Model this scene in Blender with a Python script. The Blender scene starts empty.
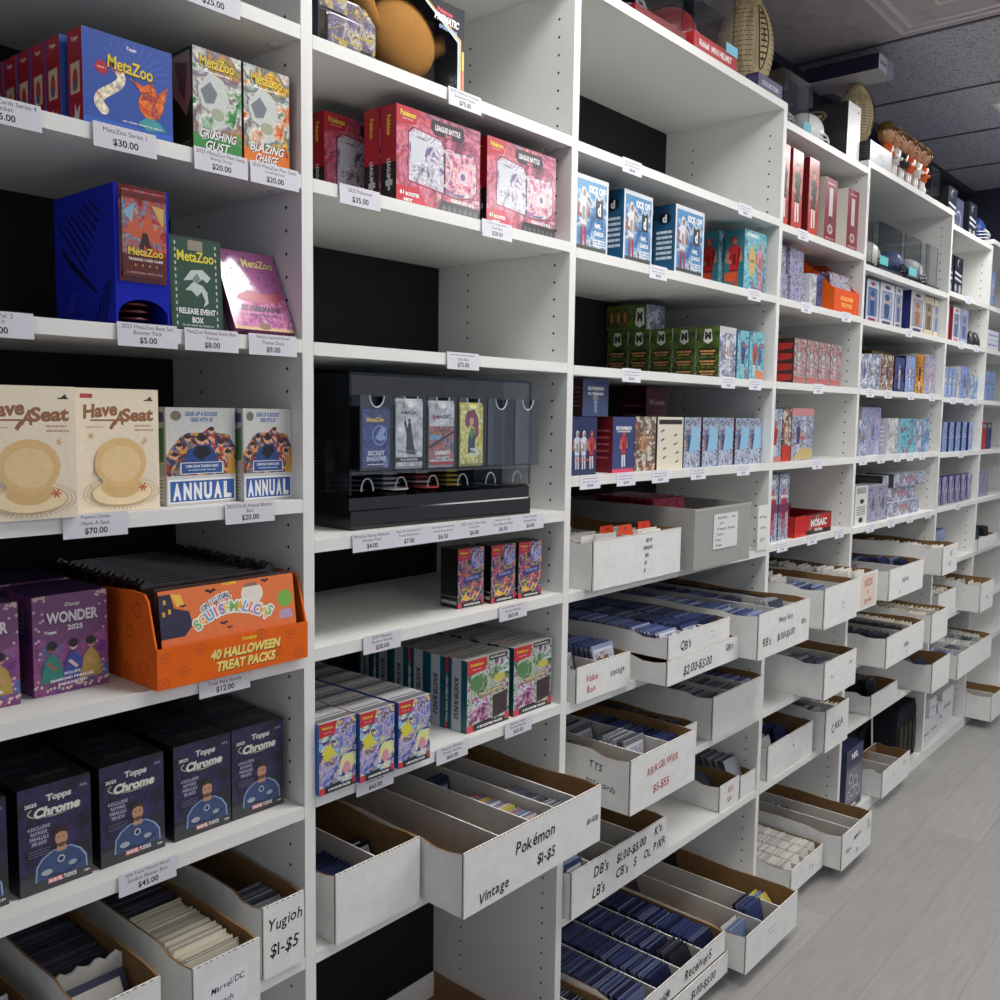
import bpy, math, random
from mathutils import Vector, Matrix, Euler

S = bpy.context.scene
COL = S.collection
random.seed(7)

# ---------------------------------------------------------------- camera
cam_data = bpy.data.cameras.new('camera')
cam = bpy.data.objects.new('camera', cam_data)
COL.objects.link(cam)
cam_data.sensor_width = 36.0
cam_data.lens = 33.42
cam_data.clip_start = 0.05
RT = Vector((0.65570878, -0.75487661, 0.01439821))
UP = Vector((0.06063851, 0.07166182, 0.99558403))
FW = Vector((0.75257489, 0.6519401, -0.09276388))
cam.matrix_world = Matrix(((RT.x, UP.x, -FW.x, 0.0), (RT.y, UP.y, -FW.y, -1.0685),
                           (RT.z, UP.z, -FW.z, 1.36), (0, 0, 0, 1)))
S.camera = cam

# ---------------------------------------------------------------- world, exposure
world = bpy.data.worlds.new('shop_ambient')
S.world = world
world.use_nodes = True
bg = world.node_tree.nodes['Background']
bg.inputs['Color'].default_value = (0.83, 0.87, 1.0, 1)
bg.inputs['Strength'].default_value = 0.46
S.view_settings.view_transform = 'Standard'
S.view_settings.look = 'None'
S.view_settings.gamma = 1.0
S.view_settings.exposure = 0.0
S.view_settings.use_curve_mapping = False
LAMP = 19.0           # emission of the ceiling light panels
S.cycles.max_bounces = 6
S.cycles.diffuse_bounces = 4
S.cycles.transparent_max_bounces = 24
S.cycles.sample_clamp_indirect = 4.0
S.cycles.caustics_reflective = False
S.cycles.caustics_refractive = False


# ---------------------------------------------------------------- materials
def lin(v):
    v /= 255.0
    return v / 12.92 if v <= 0.04045 else ((v + 0.055) / 1.055) ** 2.4


def c(r, g, b):
    return (lin(r), lin(g), lin(b), 1.0)


MATS = {}


def principled(name, rough=0.5, col=None, coat=0.0, metal=0.0, spec=0.5):
    m = bpy.data.materials.new(name)
    m.use_nodes = True
    p = m.node_tree.nodes['Principled BSDF']
    p.inputs['Roughness'].default_value = rough
    p.inputs['Metallic'].default_value = metal
    p.inputs['Specular IOR Level'].default_value = spec
    if col:
        p.inputs['Base Color'].default_value = col
    if coat:
        p.inputs['Coat Weight'].default_value = coat
        p.inputs['Coat Roughness'].default_value = 0.12
    MATS[name] = m
    return m, m.node_tree, p


def vcol(name, rough, coat=0.0, noise=0.0, nscale=60.0, bump=0.0, spec=0.5):
    """material whose colour is the printed colour stored on each face"""
    m, nt, p = principled(name, rough, coat=coat, spec=spec)
    at = nt.nodes.new('ShaderNodeAttribute')
    at.attribute_name = 'Col'
    out = at.outputs['Color']
    if noise or bump:
        tc = nt.nodes.new('ShaderNodeTexCoord')
        nz = nt.nodes.new('ShaderNodeTexNoise')
        nz.inputs['Scale'].default_value = nscale
        nz.inputs['Detail'].default_value = 3
        nt.links.new(tc.outputs['Object'], nz.inputs['Vector'])
        if noise:
            mr = nt.nodes.new('ShaderNodeMapRange')
            mr.inputs['To Min'].default_value = 1 - noise
            mr.inputs['To Max'].default_value = 1 + noise
            nt.links.new(nz.outputs['Fac'], mr.inputs['Value'])
            mx = nt.nodes.new('ShaderNodeVectorMath')
            mx.operation = 'SCALE'
            nt.links.new(out, mx.inputs[0])
            nt.links.new(mr.outputs['Result'], mx.inputs['Scale'])
            out = mx.outputs['Vector']
        if bump:
            b = nt.nodes.new('ShaderNodeBump')
            b.inputs['Strength'].default_value = bump
            b.inputs['Distance'].default_value = 0.002
            nt.links.new(nz.outputs['Fac'], b.inputs['Height'])
            nt.links.new(b.outputs['Normal'], p.inputs['Normal'])
    nt.links.new(out, p.inputs['Base Color'])
    return m


vcol('print', 0.38, coat=0.25, noise=0.10, nscale=160)
vcol('board', 0.8, noise=0.10, nscale=35, bump=0.25, spec=0.25)   # cardboard
vcol('paper', 0.65, spec=0.3)
vcol('white_laminate', 0.42, noise=0.02, nscale=9)
vcol('plastic', 0.3)
vcol('foil', 0.22, coat=0.6, bump=0.6, nscale=40)
vcol('rough_plain', 0.85, spec=0.2)
vcol('felt', 0.95, noise=0.35, nscale=420, spec=0.1)

ART = {}


def art(name, cols, scale=26.0, dist=1.6, detail=5.0, rough=0.36, kind='noise', seed=0.0, stretch=(1, 1, 1), foil=False):
    """printed artwork: blotches of the listed colours"""
    key = 'art_' + name
    m, nt, p = principled(key, rough, coat=0.3)
    tc = nt.nodes.new('ShaderNodeTexCoord')
    mp = nt.nodes.new('ShaderNodeMapping')
    mp.inputs['Location'].default_value = (seed, seed * 1.7, seed * 0.6)
    mp.inputs['Scale'].default_value = stretch
    nt.links.new(tc.outputs['Object'], mp.inputs['Vector'])
    if kind == 'noise':
        t = nt.nodes.new('ShaderNodeTexNoise')
        t.inputs['Scale'].default_value = scale * 0.8
        t.inputs['Detail'].default_value = 8
        t.inputs['Roughness'].default_value = 0.62
        t.inputs['Distortion'].default_value = dist * 0.4
        fac = t.outputs['Fac']
    else:
        w = nt.nodes.new('ShaderNodeTexNoise')
        w.inputs['Scale'].default_value = scale
        w.inputs['Detail'].default_value = 2
        nt.links.new(mp.outputs['Vector'], w.inputs['Vector'])
        ad = nt.nodes.new('ShaderNodeVectorMath')
        ad.operation = 'MULTIPLY_ADD'
        ad.inputs[1].default_value = (0.03 * dist,) * 3
        nt.links.new(w.outputs['Color'], ad.inputs[0])
        nt.links.new(mp.outputs['Vector'], ad.inputs[2])
        t = nt.nodes.new('ShaderNodeTexVoronoi')
        t.inputs['Scale'].default_value = scale * 3.2
        nt.links.new(ad.outputs['Vector'], t.inputs['Vector'])
        sp = nt.nodes.new('ShaderNodeSeparateColor')
        nt.links.new(t.outputs['Color'], sp.inputs['Color'])
        fac = sp.outputs['Red']
    if kind == 'noise':
        nt.links.new(mp.outputs['Vector'], t.inputs['Vector'])
        lo, hi = 0.32, 0.68
    else:
        lo, hi = 0.0, 1.0
    r = nt.nodes.new('ShaderNodeValToRGB')
    el = r.color_ramp.elements
    n = len(cols)
    while len(el) < n:
        el.new(0.5)
    for i, cc in enumerate(cols):
        el[i].position = lo + (hi - lo) * (i + (0 if kind == 'noise' else 0)) / max(1, n - (1 if kind == 'noise' else 0))
        el[i].color = c(*cc)
    r.color_ramp.interpolation = 'LINEAR' if kind == 'noise' else 'CONSTANT'
    nt.links.new(fac, r.inputs['Fac'])
    n2 = nt.nodes.new('ShaderNodeTexNoise')
    n2.inputs['Scale'].default_value = scale * 5
    n2.inputs['Detail'].default_value = 3
    nt.links.new(mp.outputs['Vector'], n2.inputs['Vector'])
    m2 = nt.nodes.new('ShaderNodeMapRange')
    m2.inputs['From Min'].default_value = 0.3
    m2.inputs['From Max'].default_value = 0.7
    m2.inputs['To Min'].default_value = 0.55
    m2.inputs['To Max'].default_value = 1.4
    nt.links.new(n2.outputs['Fac'], m2.inputs['Value'])
    mul = nt.nodes.new('ShaderNodeVectorMath')
    mul.operation = 'SCALE'
    nt.links.new(r.outputs['Color'], mul.inputs[0])
    nt.links.new(m2.outputs['Result'], mul.inputs['Scale'])
    nt.links.new(mul.outputs['Vector'], p.inputs['Base Color'])
    if foil:
        p.inputs['Metallic'].default_value = 0.5
        p.inputs['Roughness'].default_value = 0.25
    return key


def clear(name, tint, gloss=0.12, rough=0.03):
    m = bpy.data.materials.new(name)
    m.use_nodes = True
    nt = m.node_tree
    nt.nodes.remove(nt.nodes['Principled BSDF'])
    tr = nt.nodes.new('ShaderNodeBsdfTransparent')
    tr.inputs['Color'].default_value = tint
    gl = nt.nodes.new('ShaderNodeBsdfGlossy')
    gl.inputs['Roughness'].default_value = rough
    fr = nt.nodes.new('ShaderNodeLayerWeight')
    fr.inputs['Blend'].default_value = 0.5
    pw = nt.nodes.new('ShaderNodeMath')
    pw.operation = 'POWER'
    pw.inputs[1].default_value = 4.0
    nt.links.new(fr.outputs['Facing'], pw.inputs[0])
    ma = nt.nodes.new('ShaderNodeMath')
    ma.operation = 'MULTIPLY_ADD'
    ma.inputs[1].default_value = 0.6
    ma.inputs[2].default_value = gloss * 0.09
    nt.links.new(pw.outputs['Value'], ma.inputs[0])
    mx = nt.nodes.new('ShaderNodeMixShader')
    nt.links.new(ma.outputs['Value'], mx.inputs['Fac'])
    nt.links.new(tr.outputs['BSDF'], mx.inputs[1])
    nt.links.new(gl.outputs['BSDF'], mx.inputs[2])
    nt.links.new(mx.outputs['Shader'], nt.nodes['Material Output'].inputs['Surface'])
    MATS[name] = m


clear('acrylic', (0.96, 0.975, 0.99, 1), 0.80)
clear('case_clear', (0.985, 0.99, 0.995, 1), 0.60)
clear('tag_film', (0.98, 0.98, 0.98, 1), 0.02, 0.2)
clear('acrylic_edge', (0.62, 0.68, 0.74, 1), 0.35)
clear('shrink_film', (0.97, 0.97, 0.97, 1), 0.10, 0.08)
principled('chrome', 0.25, c(190, 190, 195), metal=1.0)
principled('black_gloss', 0.12, c(9, 9, 10), coat=0.5)
principled('lamp_diffuser', 0.5, c(240, 240, 240))
_p = MATS['lamp_diffuser'].node_tree.nodes['Principled BSDF']
_p.inputs['Emission Color'].default_value = (1.0, 0.985, 0.955, 1)
_p.inputs['Emission Strength'].default_value = LAMP


# ---------------------------------------------------------------- text outlines
TXT = {}


def text_mesh(s, bold=0.0):
    k = (s, bold)
    if k not in TXT:
        cu = bpy.data.curves.new('lettering', 'FONT')
        cu.body = s
        cu.resolution_u = 3
        cu.offset = bold
        ob = bpy.data.objects.new('lettering', cu)
        me = ob.to_mesh()
        vs = [(v.co.x, v.co.y) for v in me.vertices]
        fs = [tuple(p.vertices) for p in me.polygons]
        ob.to_mesh_clear()
        bpy.data.objects.remove(ob)
        bpy.data.curves.remove(cu)
        TXT[k] = (vs, fs)
    return TXT[k]


# ---------------------------------------------------------------- mesh builder
class MB:
    def __init__(self):
        self.v, self.f, self.m, self.c, self.mats = [], [], [], [], []

    def mi(self, mat):
        if mat not in self.mats:
            self.mats.append(mat)
        return self.mats.index(mat)

    def face(self, pts, mat='print', col=(1, 1, 1, 1)):
        n = len(self.v)
        self.v += [tuple(p) for p in pts]
        self.f.append(tuple(range(n, n + len(pts))))
        self.m.append(self.mi(mat))
        self.c.append(col)

    def mesh(self, vs, fs, mat, col):
        n = len(self.v)
        self.v += [tuple(p) for p in vs]
        k = self.mi(mat)
        for f in fs:
            self.f.append(tuple(i + n for i in f))
            self.m.append(k)
            self.c.append(col)

    def box(self, x0, x1, y0, y1, z0, z1, col=(1, 1, 1, 1), mat='print', cols=None, tf=None):
        """cols: dict of face name -> colour (front,back,left,right,top,bottom)"""
        P = [Vector(p) for p in ((x0, y0, z0), (x1, y0, z0), (x1, y1, z0), (x0, y1, z0),
                                 (x0, y0, z1), (x1, y0, z1), (x1, y1, z1), (x0, y1, z1))]
        if tf is not None:
            P = [tf @ p for p in P]
        n = len(self.v)
        self.v += [tuple(p) for p in P]
        k = self.mi(mat)
        for nm, f in (('front', (0, 1, 5, 4)), ('right', (1, 2, 6, 5)), ('back', (2, 3, 7, 6)),
                      ('left', (3, 0, 4, 7)), ('top', (4, 5, 6, 7)), ('bottom', (3, 2, 1, 0))):
            self.f.append(tuple(i + n for i in f))
            self.m.append(k)
            self.c.append((cols or {}).get(nm, col))

    def prism(self, prof, axis, a0, a1, col, mat='board', cols=None):
        """extrude a closed profile; axis 'x': prof=(y,z); axis 'y': prof=(x,z); axis 'z': prof=(x,y)"""
        def P(u, w, a):
            return {'x': (a, u, w), 'y': (u, a, w), 'z': (u, w, a)}[axis]
        n = len(prof)
        b = len(self.v)
        self.v += [P(u, w, a0) for u, w in prof] + [P(u, w, a1) for u, w in prof]
        k = self.mi(mat)
        cs = cols or (col, col, col)
        self.f.append(tuple(range(b, b + n)));            self.m.append(k); self.c.append(cs[0])
        self.f.append(tuple(range(b + 2 * n - 1, b + n - 1, -1))); self.m.append(k); self.c.append(cs[1])
        for i in range(n):
            j = (i + 1) % n
            self.f.append((b + j, b + i, b + n + i, b + n + j)); self.m.append(k); self.c.append(cs[2])

    def tube(self, pts, r, col, mat='plastic', n=8):
        pts = [Vector(p) for p in pts]
        rings = []
        for i, p in enumerate(pts):
            d = (pts[min(i + 1, len(pts) - 1)] - pts[max(i - 1, 0)]).normalized()
            a = d.orthogonal().normalized() if i == 0 else (rings_a - d * rings_a.dot(d)).normalized()
            rings_a = a
            b = d.cross(a)
            rr = r[i] if isinstance(r, (list, tuple)) else r
            rings.append([p + (a * math.cos(t) + b * math.sin(t)) * rr for t in [2 * math.pi * k / n for k in range(n)]])
        vs = [q for ring in rings for q in ring]
        fs = []
        for i in range(len(rings) - 1):
            for k in range(n):
                fs.append((i * n + k, i * n + (k + 1) % n, (i + 1) * n + (k + 1) % n, (i + 1) * n + k))
        fs.append(tuple(range(n - 1, -1, -1)))
        fs.append(tuple((len(rings) - 1) * n + k for k in range(n)))
        self.mesh(vs, fs, mat, col)

    def ellipsoid(self, cen, rad, col, mat='plastic', nu=20, nv=12, v0=0.0, v1=1.0, power=1.0, tf=None):
        vs, fs = [], []
        for j in range(nv + 1):
            th = math.pi * (v0 + (v1 - v0) * j / nv)
            for i in range(nu):
                ph = 2 * math.pi * i / nu
                s = math.sin(th) ** power
                p = Vector((rad[0] * s * math.cos(ph), rad[1] * s * math.sin(ph), rad[2] * math.cos(th)))
                if tf is not None:
                    p = tf @ p
                vs.append(p + Vector(cen))
        for j in range(nv):
            for i in range(nu):
                fs.append((j * nu + i, (j + 1) * nu + i, (j + 1) * nu + (i + 1) % nu, j * nu + (i + 1) % nu))
        self.mesh(vs, fs, mat, col)

    def data(self, name, smooth=False):
        me = bpy.data.meshes.new(name)
        me.from_pydata(self.v, [], self.f)
        for k in self.mats:
            me.materials.append(MATS[k])
        me.polygons.foreach_set('material_index', self.m)
        at = me.attributes.new('Col', 'FLOAT_COLOR', 'CORNER')
        arr = []
        for f, cc in zip(self.f, self.c):
            arr += list(cc) * len(f)
        at.data.foreach_set('color', arr)
        if smooth:
            me.polygons.foreach_set('use_smooth', [True] * len(self.f))
        me.update()
        return me

    def build(self, name, parent=None, loc=(0, 0, 0), smooth=False):
        return link(name, self.data(name, smooth), parent, loc)


def link(name, me, parent=None, loc=(0, 0, 0), rot=(0, 0, 0)):
    o = bpy.data.objects.new(name, me)
    COL.objects.link(o)
    o.location = loc
    o.rotation_euler = rot
    if parent is not None:
        o.parent = parent
    return o


def tag(o, label, cat, group=None, kind=None):
    if label:
        o['label'] = label
    if cat:
        o['category'] = cat
    if group:
        o['group'] = group
    if kind:
        o['kind'] = kind
    return o


def empty(name, loc, label, cat, group=None, rotz=0.0):
    o = bpy.data.objects.new(name, None)
    COL.objects.link(o)
    o.empty_display_size = 0.05
    o.location = loc
    o.rotation_euler = (0, 0, rotz)
    return tag(o, label, cat, group)


def copy_tree(o, loc, label, group=None, rotz=None):
    r = o.copy()
    COL.objects.link(r)
    r.location = loc
    if rotz is not None:
        r.rotation_euler = (0, 0, rotz)
    r['label'] = label
    if group:
        r['group'] = group
    for ch in list(o.children):
        k = ch.copy()
        COL.objects.link(k)
        k.parent = r
        for g in list(ch.children):
            d = g.copy()
            COL.objects.link(d)
            d.parent = k
    return r


ORD = ['first', 'second', 'third', 'fourth', 'fifth', 'sixth', 'seventh', 'eighth', 'ninth', 'tenth',
       'eleventh', 'twelfth', 'thirteenth', 'fourteenth', 'fifteenth', 'sixteenth']


class Panel:
    """a flat face to print on; a and b run 0..1 along u and v"""
    def __init__(self, mb, o, u, v, w, h, step=0.000012):
        self.mb, self.o, self.u, self.v, self.w, self.h = mb, Vector(o), Vector(u), Vector(v), w, h
        self.n = self.u.cross(self.v).normalized()
        self.k, self.step = 1, step

    def at(self, a, b):
        return self.o + self.u * (a * self.w) + self.v * (b * self.h) + self.n * (self.k * self.step)

    def poly(self, pts, col, mat='print'):
        self.mb.face([self.at(a, b) for a, b in pts], mat, col)
        self.k += 1

    def rect(self, a0, b0, a1, b1, col, mat='print'):
        self.poly([(a0, b0), (a1, b0), (a1, b1), (a0, b1)], col, mat)

    def art(self, a0, b0, a1, b1, name):
        self.rect(a0, b0, a1, b1, (1, 1, 1, 1), name)

    def ell(self, ca, cb, ra, rb, col, mat='print', n=20, t0=0, t1=360):
        pts = [(ca + ra * math.cos(math.radians(t0 + (t1 - t0) * i / n)), cb + rb * math.sin(math.radians(t0 + (t1 - t0) * i / n)))
               for i in range(n + (0 if t1 - t0 == 360 else 1))]
        self.poly(pts, col, mat)

    def ring(self, ca, cb, ra, rb, th, col, n=28):
        for i in range(n):
            q = [(ca + (ra + s) * math.cos(t), cb + (rb + s * self.w / self.h) * math.sin(t))
                 for s, t in ((0, 2 * math.pi * i / n), (th, 2 * math.pi * i / n), (th, 2 * math.pi * (i + 1) / n), (0, 2 * math.pi * (i + 1) / n))]
            self.mb.face([self.at(a, b) for a, b in q], 'print', col)
        self.k += 1

    def line(self, a0, b0, a1, b1, th, col):
        dx, dy = (a1 - a0) * self.w, (b1 - b0) * self.h
        L = math.hypot(dx, dy) or 1
        nx, ny = -dy / L * th / 2, dx / L * th / 2
        self.poly([(a0 - nx / self.w, b0 - ny / self.h), (a1 - nx / self.w, b1 - ny / self.h),
                   (a1 + nx / self.w, b1 + ny / self.h), (a0 + nx / self.w, b0 + ny / self.h)], col)

    def text(self, s, ca, cb, w=None, h=None, col=(0, 0, 0, 1), shear=0.0, rot=0.0, bold=0.0, mat='print'):
        """s centred on (ca,cb); w and h in metres (either may be left out)"""
        vs, fs = text_mesh(s, bold)
        if not vs:
            return
        x0, x1 = min(p[0] for p in vs), max(p[0] for p in vs)
        y0, y1 = min(p[1] for p in vs), max(p[1] for p in vs)
        W, H = max(x1 - x0, 1e-6), max(y1 - y0, 1e-6)
        sx = (w / W) if w else h / H
        sy = (h / H) if h else sx
        cr, sr = math.cos(rot), math.sin(rot)
        out = []
        for x, y in vs:
            X, Y = (x - (x0 + x1) / 2) * sx, (y - (y0 + y1) / 2) * sy
            X += shear * Y
            X, Y = X * cr - Y * sr, X * sr + Y * cr
            out.append(self.at(ca + X / self.w, cb + Y / self.h))
        self.mb.mesh(out, fs, mat, col)
        self.k += 1

    def hand(self, s, ca, cb, h, col=None, rot=0.0, bold=0.014, mat='paper', sq=0.85):
        """hand lettered: every letter a little different; h is the height of a capital"""
        col = col or c(18, 18, 20)
        rnd = random.Random(s)
        pen, parts = 0.0, []
        for ch in s:
            if ch == ' ':
                pen += 0.3
                continue
            vs, fs = text_mesh(ch, bold)
            x0, x1 = min(p[0] for p in vs), max(p[0] for p in vs)
            parts.append((vs, fs, pen - x0, rnd.uniform(-.06, .06), rnd.uniform(-.12, .12)))
            pen += (x1 - x0) + 0.09
        k = h / 0.7
        cr, sr = math.cos(rot), math.sin(rot)
        for vs, fs, px, dy, a in parts:
            ca_, sa_ = math.cos(a), math.sin(a)
            out = []
            for x, y in vs:
                X, Y = x * ca_ - y * sa_, x * sa_ + y * ca_
                X = (X + px - pen / 2 + 0.15 * Y) * k * sq
                Y = (Y - 0.35 + dy) * k
                X, Y = X * cr - Y * sr, X * sr + Y * cr
                out.append(self.at(ca + X / self.w, cb + Y / self.h))
            self.mb.mesh(out, fs, mat, col)
        self.k += 1

    def fine(self, a0, a1, b, h, col, n=6):
        """a line of print too small to read: short dashes"""
        rnd = random.Random(int(a0 * 977 + b * 131))
        a = a0
        while a < a1:
            L = rnd.uniform(.5, 1.6) * (a1 - a0) / n
            e = min(a + L, a1)
            self.mb.face([self.at(a, b - h / 2), self.at(e, b - h / 2), self.at(e, b + h / 2), self.at(a, b + h / 2)], 'print', col)
            a = e + (a1 - a0) * 0.03
        self.k += 1


def front_panel(mb, w, h, y=0.0):
    return Panel(mb, (0, y, 0), (1, 0, 0), (0, 0, 1), w, h)


def left_panel(mb, d, h, x=0.0):
    return Panel(mb, (x, d, 0), (0, -1, 0), (0, 0, 1), d, h)


def top_panel(mb, w, d, z):
    return Panel(mb, (0, 0, z), (1, 0, 0), (0, 1, 0), w, d)


# ================================================================ the room
WHITE = c(233, 233, 229)
KRAFT = c(140, 108, 72)
KRAFT_D = c(122, 84, 50)
BOX_W = c(229, 229, 226)
INK = c(20, 20, 22)
RED_INK = c(176, 62, 58)


def struct(o):
    o['kind'] = 'structure'
    return o


def node_floor():
    m, nt, p = principled('vinyl_planks', 0.42)
    tc = nt.nodes.new('ShaderNodeTexCoord')
    mp = nt.nodes.new('ShaderNodeMapping')
    nt.links.new(tc.outputs['Object'], mp.inputs['Vector'])
    br = nt.nodes.new('ShaderNodeTexBrick')
    br.offset = 0.37
    br.inputs['Color1'].default_value = c(164, 162, 160)
    br.inputs['Color2'].default_value = c(155, 153, 151)
    br.inputs['Mortar'].default_value = c(144, 142, 140)
    br.inputs['Scale'].default_value = 1.0
    br.inputs['Mortar Size'].default_value = 0.0016
    br.inputs['Brick Width'].default_value = 1.22
    br.inputs['Row Height'].default_value = 0.18
    nt.links.new(mp.outputs['Vector'], br.inputs['Vector'])
    mp2 = nt.nodes.new('ShaderNodeMapping')
    mp2.inputs['Scale'].default_value = (2.2, 26, 1)
    nt.links.new(tc.outputs['Object'], mp2.inputs['Vector'])
    nz = nt.nodes.new('ShaderNodeTexNoise')
    nz.inputs['Scale'].default_value = 3.0
    nz.inputs['Detail'].default_value = 6
    nz.inputs['Distortion'].default_value = 0.6
    nt.links.new(mp2.outputs['Vector'], nz.inputs['Vector'])
    mr = nt.nodes.new('ShaderNodeMapRange')
    mr.inputs['To Min'].default_value = 0.80
    mr.inputs['To Max'].default_value = 1.20
    nt.links.new(nz.outputs['Fac'], mr.inputs['Value'])
    sc = nt.nodes.new('ShaderNodeVectorMath')
    sc.operation = 'SCALE'
    nt.links.new(br.outputs['Color'], sc.inputs[0])
    nt.links.new(mr.outputs['Result'], sc.inputs['Scale'])
    nt.links.new(sc.outputs['Vector'], p.inputs['Base Color'])
    b = nt.nodes.new('ShaderNodeBump')
    b.inputs['Strength'].default_value = 0.12
    b.inputs['Distance'].default_value = 0.002
    nt.links.new(nz.outputs['Fac'], b.inputs['Height'])
    nt.links.new(b.outputs['Normal'], p.inputs['Normal'])


node_floor()


def node_speck(name, col, amount, scale):
    m, nt, p = principled(name, 0.9, spec=0.2)
    tc = nt.nodes.new('ShaderNodeTexCoord')
    nz = nt.nodes.new('ShaderNodeTexNoise')
    nz.inputs['Scale'].default_value = scale
    nz.inputs['Detail'].default_value = 4
    nt.links.new(tc.outputs['Object'], nz.inputs['Vector'])
    r = nt.nodes.new('ShaderNodeValToRGB')
    r.color_ramp.elements[0].position = 0.36
    r.color_ramp.elements[1].position = 0.5
    r.color_ramp.elements[0].color = c(*[int(k * amount) for k in col])
    r.color_ramp.elements[1].color = c(*col)
    nt.links.new(nz.outputs['Fac'], r.inputs['Fac'])
    nt.links.new(r.outputs['Color'], p.inputs['Base Color'])


node_speck('acoustic_tile', (196, 198, 208), 0.72, 150)
node_speck('tin_tile', (196, 188, 188), 0.94, 20)
node_speck('navy_paint', (34, 38, 58), 0.9, 6)
node_speck('grey_paint', (70, 76, 88), 0.9, 6)

mb = MB()
mb.box(-2.0, 5.36, -3.6, 0.37, -0.06, 0.0, mat='vinyl_planks')
struct(mb.build('floor'))
CZ = 2.55
mb = MB()
# suspended ceiling: embossed tiles over the near shelves, plain acoustic tiles beyond, T bars between them
bars = [-2.0 + 0.0, -1.46, -0.86, -0.25, 0.35, 0.94, 1.52, 2.1, 3.11, 3.70, 4.27, 4.84, 5.36]
mb.box(-2.0, 3.11, -3.6, 0.37, CZ, CZ + 0.03, mat='tin_tile')
mb.box(3.11, 5.36, -3.6, 0.37, CZ, CZ + 0.03, mat='acoustic_tile')
for x in (3.11, 3.70, 4.27, 4.84):
    mb.box(x - 0.006, x + 0.006, -3.6, 0.37, CZ - 0.004, CZ, c(96, 96, 104), 'paper')
for x in (-1.69, -1.09, -0.49, 0.11, 0.71, 1.31, 1.91, 2.51):
    mb.box(x - 0.012, x + 0.012, -3.6, 0.37, CZ - 0.004, CZ, c(176, 170, 172), 'paper')
for k in range(8):
    y = 0.02 - k * 0.61
    mb.box(3.11, 5.36, y - 1.22 - 0.006, y - 1.22 + 0.006, CZ - 0.004, CZ, c(96, 96, 104), 'paper')
    for i in range(9):                                     # raised bands of every embossed tile
        tx = 3.11 - (i + 1) * 0.6
        for e, s in ((0.05, 0.012), (0.085, 0.010), (0.2, 0.008)):
            xa, xb, ya, yb = tx + e, tx + 0.6 - e, y - 0.61 + e, y - e
            for q in ((xa, xb, ya, ya + s), (xa, xb, yb - s, yb), (xa, xa + s, ya + s, yb - s), (xb - s, xb, ya + s, yb - s)):
                mb.box(q[0], q[1], q[2], q[3], CZ - 0.007, CZ, c(226, 220, 220), 'white_laminate')
struct(mb.build('ceiling'))
mb = MB()
mb.box(-2.0, 5.36, 0.37, 0.45, 0, CZ, mat='navy_paint')
struct(mb.build('wall_back'))
mb = MB()
mb.box(5.36, 5.44, -3.6, 0.45, 0, CZ, mat='grey_paint')
struct(mb.build('wall_far'))
mb = MB()
mb.box(-2.0, 5.36, 0.335, 0.37, CZ - 0.03, CZ - 0.0005, c(60, 62, 76), 'paper')
struct(mb.build('trim_1'))


def ceiling_light(x0, x1, y0, y1, label):
    e = empty('ceiling_light', ((x0 + x1) / 2, (y0 + y1) / 2, CZ - 0.02), label, 'ceiling light', 'ceiling light panels')
    w, d = (x1 - x0) / 2, (y1 - y0) / 2
    m = MB()
    m.box(-w + .02, w - .02, -d + .02, d - .02, -0.004, 0.012, mat='lamp_diffuser')
    m.build('diffuser', e)
    m = MB()
    for q in ((-w, w, -d, -d + .02), (-w, w, d - .02, d), (-w, -w + .02, -d + .02, d - .02), (w - .02, w, -d + .02, d - .02)):
        m.box(q[0], q[1], q[2], q[3], -0.008, 0.018, c(235, 235, 235), 'white_laminate')
    m.build('frame', e)


ceiling_light(3.86, 4.25, -0.80, -0.10, 'lit ceiling light panel among the plain tiles near the far wall')
ceiling_light(0.98, 1.55, -0.86, -0.28, 'lit ceiling light panel in the embossed ceiling above the second and third bays')
ceiling_light(2.42, 2.99, -1.30, -0.72, 'lit ceiling light panel in the embossed ceiling above the third and fourth bays')
ceiling_light(3.72, 4.26, -2.9, -1.7, 'unseen ceiling light panel added over the far part of the aisle for floor bounce')  # unseen lamp, added so floor bounce brightens the farther shelf undersides
ceiling_light(0.2, 0.75, -3.3, -2.7, 'lit ceiling light panel in the embossed ceiling behind the photographer')

# ================================================================ the shelving
DEP = 0.345
PANELS = [(-0.091, -0.072), (0.8075, 0.8265), (1.4235, 1.4425), (2.3205, 2.3395), (2.9255, 2.9445), (3.8125, 3.8315), (4.400, 4.419), (5.30, 5.319)]
BAYS = [
    (2.163, [1.88, 1.683, 1.4595, 1.235, 1.0095, 0.784, 0.553, 0.33]),
    (2.163, [1.8736, 1.682, 1.4574, 1.175, 1.015, 0.7946, 0.552]),
    (2.163, [1.8705, 1.675, 1.4546, 1.2395, 1.012, 0.787, 0.56, 0.345]),
    (2.122, [1.8634, 1.674, 1.4554, 1.239, 1.019, 0.787, 0.56, 0.345]),
    (2.146, [1.838, 1.67, 1.455, 1.239, 1.013, 0.787, 0.56, 0.349]),
    (2.10, [1.852, 1.669, 1.448, 1.232, 1.018, 0.787, 0.56, 0.345]),
    (2.13, [1.852, 1.669, 1.448, 1.232, 1.018, 0.787, 0.56, 0.345]),
]
BAY_LABEL = [
    'white shelving bay with the black character boxes and the two cream boxes',
    'white shelving bay holding the clear acrylic pack dispenser',
    'white shelving bay holding the grey fabric bin and the two stacked white trays',
    'white shelving bay with the row of tall red figure boxes near its top',
    'white shelving bay with the boxed mini helmets on its second shelf',
    'white shelving bay with the row of purple packs, past the mini helmets',
    'last white shelving bay, against the far wall',
]
PTOP = [2.163, 2.163, 2.163, 2.163, 2.146, 2.146, 2.10, 2.13]
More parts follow.
